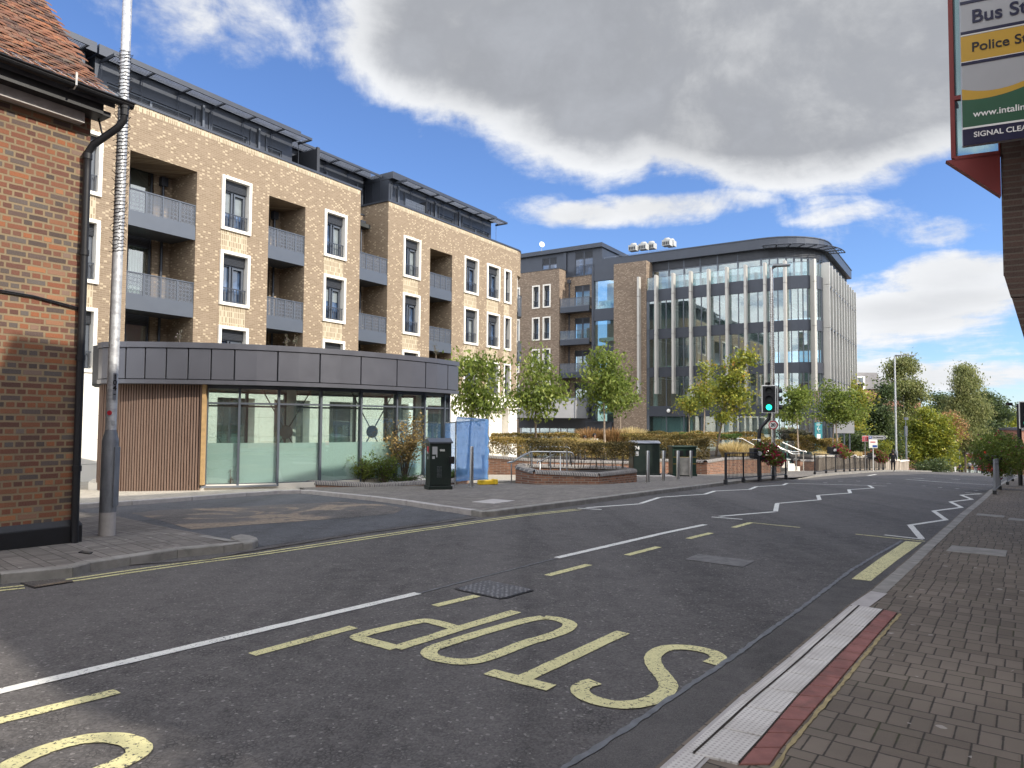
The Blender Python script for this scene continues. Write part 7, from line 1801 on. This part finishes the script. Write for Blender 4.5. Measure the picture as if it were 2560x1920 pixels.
hedge('beech_hedge', 'golden brown hedge behind the six sided planter, nearer the green cabinet', [A3(1442, 1142, 32.2), A3(1600, 1148, 33.), ], .66, 1.0, 6500, .075, 'leaf_hedge', top_noise=.03)
hedge('beech_hedge', 'taller golden brown hedge further back, in front of the apartment entrance', [A3(1228, 1110, 36.5), A3(1350, 1108, 36.5), A3(1440, 1108, 37.)], .50, 1.1, 6500, .085, 'leaf_hedge', top_noise=.03)
hedge('beech_hedge', 'broad dark sided hedge behind the litter bin', [A3(1590, 1145, 34.9), A3(1700, 1148, 35.3), A3(1775, 1145, 34.9)], .95, 1.5, 12500, .08, 'leaf_hedge_dark', top_noise=.04)
hedge('beech_hedge', 'bronze topped hedge behind the broad dark one', [A3(1560, 1118, 38), A3(1680, 1118, 38.5), A3(1790, 1116, 38)], .68, 1.7, 9500, .085, 'leaf_hedge', top_noise=.04)
hedge('beech_hedge', 'long low bronze hedge at the foot of the office front', [A3(1600, 1098, 46), A3(1750, 1098, 46), A3(1900, 1100, 46)], .45, 1.6, 8500, .10, 'leaf_hedge', top_noise=.05)
hedge('beech_hedge', 'hedge between the gold grass clump and the plaza steps', [A3(1872, 1125, 40), A3(1925, 1122, 41.5)], .62, 1.4, 4500, .09, 'leaf_hedge', top_noise=.06)
hedge('beech_hedge', 'hedge on the right of the plaza steps under the teal totem', [A3(1975, 1125, 49), A3(2060, 1132, 49), A3(2090, 1130, 49)], .95, 1.6, 8000, .11, 'leaf_hedge', top_noise=.12)
hedge('green_hedge', 'strip of bright green ground cover in front of the office doors', [A3(1700, 1092, 44), A3(1850, 1096, 44)], .22, .9, 3500, .08, 'grass_green', top_noise=.03)
hedge('green_hedge', 'grey green hedge low behind the steps handrails', [A3(1950, 1095, 50), A3(2020, 1096, 50)], .5, 1.5, 4500, .11, 'leaf_silver', top_noise=.06)
def grass(label, c, rx, ry, h, n_, mat='grass_gold', name='ornamental_grass', lean=.5, wid=.012, plume=0., seed=1, cat='grass clump'):
    r2 = np.random.default_rng(seed); c = Vector(c); o = thing(name, label, cat, c); vs = np.empty((n_, 6, 3)); a = r2.uniform(0, 2 * np.pi, n_); q = np.sqrt(r2.uniform(0, 1, n_))
    bx, by = q * np.cos(a) * rx * .6, q * np.sin(a) * ry * .6; hh = h * r2.uniform(.55, 1.1, n_) * (1 - .25 * q)
    lx, ly = np.cos(a + r2.normal(0, .5, n_)) * lean * hh * q, np.sin(a + r2.normal(0, .5, n_)) * lean * hh * q
    s_ = r2.uniform(0, 2 * np.pi, n_); wx, wy = np.cos(s_) * wid, np.sin(s_) * wid
    for i, k in enumerate((0, .55, 1.)):
        x, y, z = bx + lx * k ** 1.8, by + ly * k ** 1.8, hh * (k - .18 * k * k * lean); f = (1, 1, .25 + plume)[i]
        vs[:, i * 2] = np.stack([x - wx * f, y - wy * f, z], 1); vs[:, i * 2 + 1] = np.stack([x + wx * f, y + wy * f, z], 1)
    me = bpy.data.meshes.new('blades'); idx = np.arange(n_)[:, None] * 6; F_ = np.concatenate([idx + np.array([[0, 1, 3, 2]]), idx + np.array([[2, 3, 5, 4]])]); me.from_pydata(vs.reshape(-1, 3).tolist(), [], F_.tolist())
    v1 = r2.uniform(0, 1, n_).astype(np.float32); at_ = me.attributes.new('v', 'FLOAT', 'FACE'); at_.data.foreach_set('value', np.concatenate([v1, v1])); me.materials.append(M[mat])
    b = bpy.data.objects.new('blades', me); COL.objects.link(b); b.parent = o; return o
k = 0
for lab, px, py, d, rx, h, n_, mt in [
  ('large pale gold grass clump under the leaning maple', 1835, 1146, 36., .95, .98, 1700, 'grass_gold'), ('second pale gold grass clump right of the leaning maple', 1872, 1146, 37.5, .7, .85, 1000, 'grass_gold'),
  ('pale gold grass clump in front of the seated people', 1445, 1122, 34.2, .7, .62, 900, 'grass_gold'), ('second pale gold grass clump in front of the seated people', 1482, 1122, 34.4, .6, .60, 800, 'grass_gold'),
  ('feathery reddish grass left of the drooping tree by the pier', 1475, 1105, 41, 1.1, .95, 1100, 'leaf_copper'), ('feathery reddish grass right of the drooping tree by the pier', 1530, 1105, 41, 1.1, .95, 1100, 'leaf_copper'),
  ('green centred feathery grass in front of the brick pier', 1580, 1104, 41, 1.0, .98, 1100, 'grass_gold'), ('straw coloured grass clump beside the bronze hedge', 1620, 1106, 42, .9, .6, 700, 'grass_gold'),
  ('pale grass tuft at the bend of the right hand retaining wall', 2052, 1148, 46.5, .6, .65, 700, 'grass_gold'), ('grey green grass behind the upper handrail', 1985, 1102, 51, 1.4, .7, 900, 'leaf_silver')]:
    k += 1; grass(lab, A3(px, py, d), rx, rx, h, n_, mt, seed=k, wid=.014)
for i_, (px, d) in enumerate([(2100, 49.5), (2122, 51), (2143, 52.5), (2165, 54)]):
    grass(['row of pink tipped grasses on the ribbed wall, nearest the second flower basket', 'pink tipped grass patch left of the red street notice', 'pink tipped grass patch below the red street notice', 'pink tipped grass patch below the direction sign'][i_], A3(px, 1143, d), .55, .4, .5, 420, ['grass_gold', 'leaf_copper'][i_ % 2], seed=60 + i_, wid=.018, lean=.3)
def shrub(name, label, c, r, n_, ls, mat, seed, droop=.2, stems=9, bare=.0, cat='shrub', vb=0.):
    global rg
    rg = np.random.default_rng(seed); rn = random.Random(seed); c = Vector(c); o = thing(name, label, cat, c); mb = MB(); cen = []
    for i in range(stems):
        a = rn.uniform(0, 6.28); e = Vector((math.cos(a) * r[0] * rn.uniform(.2, .95), math.sin(a) * r[1] * rn.uniform(.2, .95), r[2] * rn.uniform(.55, 1.05))); m_ = Vector((e.x * .35, e.y * .35, e.z * .55))
        mb.tube([(rn.uniform(-.05, .05), rn.uniform(-.05, .05), -.1), m_, e], [.014, .010, .004], 5, False)
        for j in range(max(1, n_ // stems // 14)):
            q = m_.lerp(e, rn.uniform(-.4 + bare, 1.05)); tip = q + Vector((rn.gauss(0, r[0] * .22), rn.gauss(0, r[1] * .22), rn.gauss(0, r[2] * .10))); tip.z = max(tip.z, .02)
            mb.tube([q, tip], [.005, .002], 3, False); kx = rg.uniform(.1, 1.1, 14)[:, None]
            cen.append(np.array(q + c)[None] * (1 - kx) + np.array(tip + c)[None] * kx + rg.normal(size=(14, 3)) * ls * .8)
    mb.build('stems', M['bark'], o); leafmesh('foliage', mat, np.concatenate(cen), ls, droop, o, .5, vbias=vb); return o
shrub('lavender_bush', 'grey green lavender bush at the left of the curved planter', A3(705, 1200, 21.3), (.75, .45, .55), 1500, .05, 'leaf_silver', 1, -.5, 26)
shrub('lavender_bush', 'smaller lavender bush beside the first', A3(760, 1202, 21.4), (.45, .4, .42), 900, .05, 'leaf_silver', 2, -.5, 18)
shrub('dark_shrub', 'dense dark evergreen shrub in the curved planter', A3(838, 1206, 21.6), (.62, .5, .66), 2600, .055, 'leaf_dark', 3, 0, 26)
shrub('leafy_shrub', 'loose mid green weedy shrub in the middle of the curved planter', A3(905, 1210, 21.7), (.75, .5, .82), 2400, .07, 'leaf_green', 4, .3, 26)
shrub('leafy_shrub', 'second loose green shrub with long arching shoots', A3(960, 1212, 21.8), (.7, .5, .9), 2000, .07, 'leaf_green', 5, .3, 20, vb=-.1)
shrub('leafy_shrub', 'tall open shrub with reddish green leaves behind the street cabinet', A3(1012, 1206, 22.3), (.85, .6, 1.95), 2700, .085, 'leaf_hedge_dark', 6, .2, 24, bare=.35, vb=.35)
shrub('ground_cover', 'low bright green ground cover against the street cabinet', A3(1010, 1208, 22.0), (.9, .3, .22), 1600, .05, 'grass_green', 7, 0, 40)
shrub('ground_cover', 'low green plants in the rounded end of the curved planter', A3(1125, 1196, 23.2), (.6, .45, .28), 1700, .055, 'grass_green', 8, 0, 40)
shrub('weed_plant', 'spindly flowering weed growing by the pavilion sill', A3(577, 1222, 19.7), (.06, .06, .55), 90, .045, 'leaf_silver', 9, 0, 3)
for i_, (px, py, d) in enumerate([(447, 855, 22.), (716, 868, 23.5), (738, 868, 23.6), (1090, 893, 26.)]):
    shrub('weed_plant', ['weed growing on the pavilion roof, leftmost', 'weed growing on the pavilion roof above the second glazing bay', 'weed growing on the pavilion roof, just right of its neighbour', 'weed growing on the pavilion roof near its right end'][i_], A3(px, py, d), (.10, .10, .42), 160, .05, 'leaf_silver', 70 + i_, 0, 4)
# flower baskets
def basket(label, c, s=1., n_=1500, seed=1, dirx=1, mound=False, box=True):
    global rg
    c = Vector(c); o = thing('flower_basket', label, 'flower basket', c); rg = np.random.default_rng(seed)
    if box:
        mb = MB(); mb.box(-.26 * s, .06 * s, -.20 * s, .16 * s, -.14 * s, .14 * s); mb.build('box', M['black_plastic'], o, bevel=.02)
        mb = MB(); mb.disc((-.10 * s, -.215 * s, 0.02), .062 * s, (0, -1, 0), 20, .006); mb.build('badge', M['sign_grey'], o)
    k = rg.normal(size=(n_, 3)); k /= np.linalg.norm(k, axis=1)[:, None]; k *= rg.uniform(.55, 1.05, n_)[:, None]
    sx, sy, sz = (.85, .7, .75) if mound else (.42, .34, .30)
    P_ = k * np.array([sx, sy, sz]) * s + np.array([(.22 if not mound else .05) * dirx, 0, .08 if not mound else .2]) * s
    P_[:, 2] -= .35 * np.clip(P_[:, 0] * dirx, 0, 1) * (not mound)
    nf = int(n_ * (.28 if not mound else .03)); P_ += np.array(c)
    leafmesh('foliage', 'leaf_green', P_[nf:], .075 * s, .3, o, .6, vbias=-.15); leafmesh('flowers', 'petal_red', P_[:nf] + rg.normal(size=(nf, 3)) * .03, .07 * s, 0, o, .9); return o
basket('red and pink flowers in a black box on the traffic light pole', (ps.x, ps.y - .1, EYE + (1058.5 - 1131) / F_PX * ps.y), 1.35, 1700, 1)
basket('flower basket with few red blooms on the second guard rail', A3(2088, 1126, 43.), 1.5, 1500, 2)
basket('orange and pink flower basket on the guard rail left of the pedestrian', A3(2186, 1140, 53.), 1.6, 1700, 3)
basket('big dark flowering mound on the guard rail near the right edge, round badge in front', A3(2492, 1150, 23.2), 1.0, 5200, 4, mound=True)
basket('second flowering mound just behind it at the right edge', A3(2528, 1158, 26), .85, 3000, 5, mound=True, box=False)
# ================================================================ FAR BUILDINGS
pm = atd(2105, 930, 98)
mf_ = thing('mansard_building', 'old red brick block with a grey tiled mansard roof and white windows', 'building', (pm.x, pm.y, 0), .08)
zt_ = pm.z; zb_ = atd(2105, 972, 98).z
mb = MB(); mb.box(-4, 5.6, 0, 8, -9, zb_); mb.box(5.6, 12.5, 4, 12, -9, zb_ - 1.2); mb.build('wall', M['brick_red'], mf_)
mb = MB(); mb.add([(-4, -.2, zb_), (5.8, -.2, zb_), (5.4, .5, zt_), (-4, .5, zt_), (5.4, 7.6, zt_), (-4, 7.6, zt_), (5.8, 8, zb_), (-4, 8, zb_)], [(0, 1, 2, 3), (1, 6, 4, 2), (3, 2, 4, 5), (6, 7, 5, 4)]); mb.add([(5.4, 3.8, zb_ - 1.2), (12.7, 3.8, zb_ - 1.2), (12.2, 5., zt_ - .6), (5.4, 5., zt_ - .6), (12.2, 12, zt_ - .6), (5.4, 12, zt_ - .6), (12.7, 12, zb_ - 1.2)], [(0, 1, 2, 3), (3, 2, 4, 5), (1, 6, 4, 2)]); mb.build('roof', M['tile_far'], mf_)
mb = MB(); mb.box(1.3 - 0, 3.1, -.35, -.1, zb_ - .1, zb_ + 1.75); w_ = mb.build('window', M['white_paint'], mf_); mb = MB(); mb.box(1.6, 2.8, -.40, -.34, zb_ + .05, zb_ + .75); mb.box(1.6, 2.8, -.40, -.34, zb_ + .9, zb_ + 1.55); mb.build('pane', M['glass_dark'], w_)
for x in (7., 8.2, 9.4, 10.6):
    mb = MB(); mb.box(x, x + .8, 3.6, 3.9, zb_ - 1.4, zb_ + .6); mb.build('window', M['white_paint'], mf_)
mb = MB(); [mb.tube([(-.3 + i * .5, 3, zt_), (-.5 + i * .45, 3, zt_ + 2.1)], .03, 4) for i in range(3)]; [mb.tube([(-.6, 3, zt_ + h_), (.6, 3, zt_ + h_)], .025, 4) for h_ in (1.2, 1.9)]; mb.build('aerial', M['louvre_metal'], mf_)
pb = atd(2285, 1003, 125); rbn = thing('brick_block', 'plain red brick building top behind the yellow tree', 'building', (pb.x, pb.y, 0), .1)
mb = MB(); mb.box(-6, 1.3, 0, 8, -12, pb.z); mb.build('wall', M['brick_red'], rbn); mb = MB(); mb.box(-6.1, 1.4, -.1, 8, pb.z, pb.z + .25); mb.build('coping', M['stone_cream'], rbn)
ph = atd(2540, 1095, 140); hh_ = thing('far_house', 'small far house with grey pitched roof and pale gable beyond the right hand signal', 'house', (ph.x, ph.y, 0), .0)
zr_ = atd(2540, 1068, 140).z; ze_ = atd(2540, 1110, 140).z
mb = MB(); mb.box(-1.8, 9, 0, 8, -14, ze_); mb.add([(-1.8, 0, ze_), (3.8, 0, ze_), (1.6, 0, zr_ - .6)], [(0, 1, 2)]); mb.build('wall', M['stone_cream'], hh_)
mb = MB(); mb.add([(-2.4, -.2, ze_ - .1), (-4.6, 6, ze_ - .1), (-1., 6, zr_), (1.6, -.2, zr_)], [(0, 3, 2, 1)]); mb.add([(1.6, -.2, zr_), (9, -.2, zr_), (9, 8, zr_), (-1., 6, zr_)], [(0, 1, 2, 3)]); mb.add([(1.6, -.2, zr_), (4.4, -.2, ze_), (9, -.3, ze_), (9, -.2, zr_)], [(0, 1, 2, 3)]); mb.build('roof', M['slate'], hh_)
ph2 = atd(2556, 1070, 120); h3 = thing('brick_house', 'tall red brick house end cut by the right picture edge, far off', 'house', (ph2.x, ph2.y, 0), 0)
mb = MB(); mb.box(-.1, 6, 0, 8, -12, ph2.z - .4); mb.build('wall', M['brick_red'], h3); mb = MB(); mb.box(-.3, 6, -.2, 8, ph2.z - .4, ph2.z); mb.build('roof', M['slate'], h3)
# red bus, mostly hidden by the flowers
pbs = spot(2462, 122, off=0); bus = thing('red_bus', 'red bus far down the road, half hidden by the flower mound', 'bus', pbs, -.1)
mb = MB(); mb.box(0, 2.5, 0, 9, .35, 3.1); mb.build('body', M['sign_red'], bus, bevel=.12)
mb = MB(); mb.box(.2, 2.3, -.03, .02, 1.3, 2.5); mb.box(-.03, .02, .6, 8.5, 1.4, 2.4); mb.build('window', M['glass_dark'], bus); mb = MB(); mb.box(.5, 2., -.04, .02, 2.65, 2.95); mb.build('blind', M['black_plastic'], bus)
for x in (.12, 2.15):
    mb = MB(); mb.tube([(x, 1.2, .45), (x + .25, 1.2, .45)], .45, 16); mb.build('wheel', M['black_plastic'], bus)
    mb = MB(); mb.box(x, x + .25, -.05, .0, .7, .9); mb.build('headlight', M['white_paint'], bus)
for lab, px, d, py in (('small distant traffic signal showing red beside the bus', 2461, 112, 1133), ('second small distant traffic signal showing red, left of the bus', 2442, 114, 1142)):
    p = spot(px, d); o = thing('traffic_signal', lab, 'traffic light', p); mb = MB(); zz_ = EYE + (1066 - py) / F_PX * d - p.z; mb.tube([(0, 0, -.4), (0, 0, zz_ + .4)], .09, 8); mb.build('pole', M['black_paint'], o); mb = MB(); mb.box(-.26, .26, -.2, -.05, zz_ - .75, zz_ + .35); mb.build('signal_head', M['black_plastic'], o); mb = MB(); mb.disc((0, -.22, zz_ + .1), .16, (0, -1, 0), 14, .02); mb.build('lens', M['lamp_red'], o)
# ================================================================ PEOPLE
def skinned(name, joints, edges, mat, parent, sub=1):
    me = bpy.data.meshes.new('tmp'); keys = list(joints); me.from_pydata([joints[k][0] for k in keys], [(keys.index(a), keys.index(b)) for a, b in edges], [])
    o = bpy.data.objects.new('tmp', me); COL.objects.link(o); s_ = o.modifiers.new('s', 'SKIN'); o.modifiers.new('u', 'SUBSURF').levels = sub
    o.modifiers['u'].render_levels = sub
    for i, k in enumerate(keys):
        r_ = joints[k][1]; me.skin_vertices[0].data[i].radius = r_ if isinstance(r_, tuple) else (r_, r_); me.skin_vertices[0].data[i].use_root = (i == 0)
    s_.use_smooth_shade = True
    bpy.context.view_layer.update(); m2 = bpy.data.meshes.new_from_object(o.evaluated_get(bpy.context.evaluated_depsgraph_get())); bpy.data.objects.remove(o)
    m2.materials.clear(); m2.materials.append(M[mat]); m2.name = name; q = bpy.data.objects.new(name, m2); COL.objects.link(q); q.parent = parent; return q
def person(label, loc, face, h=1.7, top='cloth_black', legs='cloth_black', stride=.18, hairlen=.0, sit=False, arm=.06, hood=False):
    o = thing('person', label, 'person', loc, face); k = h / 1.7
    if sit: hipz = .48; kn = ((-.10, -.42, .50), (.10, -.42, .50)); ft = ((-.11, -.42, .06), (.11, -.44, .06)); to = ((-.11, -.60, .04), (.11, -.62, .04))
    else: hipz = .90; kn = ((-.09, -stride * .55, .49), (.09, stride * .2, .50)); ft = ((-.09, -stride, .07), (.09, stride, .10)); to = ((-.10, -stride - .17, .03), (.10, stride - .15, .04))
    J = {'hip': ((0, 0, hipz), (.145, .10)), 'belly': ((0, 0, hipz + .17), (.12, .09)), 'chest': ((0, 0, hipz + .38), (.15, .10)), 'neck': ((0, 0, hipz + .56), .05), 'chin': ((0, -.015, hipz + .62), .06), 'head': ((0, -.02, hipz + .70), (.078, .095)), 'crown': ((0, -.01, hipz + .77), (.06, .07))}
    E_ = [('hip', 'belly'), ('belly', 'chest'), ('chest', 'neck'), ('neck', 'chin'), ('chin', 'head'), ('head', 'crown')]
    for s_, n_ in ((-1, 'l'), (1, 'r')):
        i = 0 if s_ < 0 else 1; a_ = arm * s_ * (1 if not sit else .5)
        J['sh' + n_] = ((s_ * .175, 0, hipz + .49), .055); J['el' + n_] = ((s_ * .235, .02 - a_ * .5, hipz + .22), .042); J['wr' + n_] = ((s_ * .24, -.08 - a_, hipz - .01 if not sit else hipz + .1), .028); J['pa' + n_] = ((s_ * .238, -.10 - a_, hipz - .08 if not sit else hipz + .1), (.022, .034))
        J['th' + n_] = ((s_ * .10, 0, hipz - .08), .082); J['kn' + n_] = (kn[i], .056); J['an' + n_] = (ft[i], .038); J['to' + n_] = (to[i], .034)
        E_ += [('chest', 'sh' + n_), ('sh' + n_, 'el' + n_), ('el' + n_, 'wr' + n_), ('wr' + n_, 'pa' + n_), ('hip', 'th' + n_), ('th' + n_, 'kn' + n_), ('kn' + n_, 'an' + n_), ('an' + n_, 'to' + n_)]
        p = J['pa' + n_][0]
        for f_ in range(4):
            J[f'f{n_}{f_}'] = ((p[0] + (f_ - 1.5) * .004, p[1] + (f_ - 1.5) * .019, p[2] - .075 - (.01 if f_ in (1, 2) else 0)), .008); E_.append(('pa' + n_, f'f{n_}{f_}'))
        J['t' + n_] = ((p[0] - s_ * .01, p[1] - .045, p[2] - .03), .009); E_.append(('pa' + n_, 't' + n_))
    S_ = lambda d: {a: (tuple(c * k for c in b[0]), tuple(x * k for x in b[1]) if isinstance(b[1], tuple) else b[1] * k) for a, b in d.items()}
    skinned('body', S_(J), E_, 'skin', o)
    JT = {a: J[a] for a in ('hip', 'belly', 'chest', 'neck', 'shl', 'shr', 'ell', 'elr', 'wrl', 'wrr')}; JT = {a: (b[0], tuple(x * 1.18 + .008 for x in b[1]) if isinstance(b[1], tuple) else b[1] * 1.25 + .006) for a, b in JT.items()}; JT['neck'] = (tuple(Vector(J['neck'][0]) - Vector((0, 0, .03))), .062)
    skinned('jacket', S_(JT), [e for e in E_ if e[0] in JT and e[1] in JT], top, o)
    JL = {a: J[a] for a in ('belly', 'hip', 'thl', 'thr', 'knl', 'knr', 'anl', 'anr')}; JL = {a: (b[0], tuple(x * 1.08 for x in b[1]) if isinstance(b[1], tuple) else b[1] * 1.18 + .006) for a, b in JL.items()}
    skinned('trousers', S_(JL), [e for e in E_ if e[0] in JL and e[1] in JL], legs, o)
    hz = (hipz + .73) * k; mb = MB(); rr = .098 * k
    mb.lathe([(rr * .8, -.09 * k), (rr * 1.02, -.03 * k), (rr, .04 * k), (rr * .7, .09 * k), (rr * .15, .112 * k)], (0, .012 * k, hz), 16)
    if hairlen: mb.lathe([(.05 * k, -hairlen), (.11 * k, -hairlen * .6), (.10 * k, 0)], (0, .04 * k, hz), 14)
    mb.build('hair', M['hair'], o, smooth=True)
    for i, s_ in ((0, -1), (1, 1)):
        mb = MB(); c = Vector(ft[i]).lerp(Vector(to[i]), .5) * k; mb.cbox((c.x, c.y, c.z - .01), .09 * k, .25 * k, .08 * k); mb.build('shoe', M['cloth_white'] if top == 'cloth_black' and legs == 'cloth_black' and not sit else M['cloth_black'], o, bevel=.02)
    return o
pp = atd(2233, 1179, 56.6); person('pedestrian in black with long dark hair walking away beside the tall lamp column', pp, math.pi - .5, 1.72, hairlen=.2, stride=.12)
for lab, px, d, tp_, lg, f_ in (('far pedestrian in navy top and white trousers, leftmost of the distant group', 2388, 112, 'cloth_navy', 'cloth_white', 0), ('far pedestrian in dark clothes just right of the white trousers', 2399, 113, 'cloth_navy', 'cloth_black', .4), ('far pedestrian in dark clothes standing by the post', 2424, 115, 'cloth_grey', 'cloth_black', 2.8), ('far pedestrian in a pale jacket and grey trousers', 2438, 114, 'cloth_white', 'cloth_grey', 2.6)):
    person(lab, atd(px, 1182, d - 8), f_, 1.74, tp_, lg, .14)
pb2 = A3(1486, 1088, 37.3); person('seated person whose dark haired head shows above the pale grass', (pb2.x, pb2.y, pb2.z - 1.21), .2, 1.7, 'cloth_white', 'cloth_navy', sit=True)
pb2 = A3(1462, 1092, 37.6); person('seated person half hidden in the grass, left of the other', (pb2.x, pb2.y, pb2.z - 1.20), -.3, 1.66, 'cloth_navy', 'cloth_grey', sit=True)
bn = A3(1474, 1120, 37.7); bo = thing('garden_bench', 'bench hidden by grass under the two seated people', 'bench', (bn.x, bn.y, pb2.z - 1.2)); mb = MB(); mb.box(-.9, .9, -.1, .4, .38, .44); mb.build('seat', M['timber_new'], bo); mb = MB(); [mb.box(x, x + .08, -.05, .35, -.3, .38) for x in (-.8, .72)]; mb.build('leg', M['black_paint'], bo)
# small unseen tree added to dapple the sun falling on the road
a_ = xy(4.0, -6.5); tree('added_dapple_tree', 'small unseen tree added behind the camera to dapple the sun', (a_[0], a_[1], 0), [(Vector((a_[0], a_[1], 6.0)), (1.1, 1.6, 2.2), 1)], 1100, .12, 'leaf_green', trunk_r=.07, seed=77)
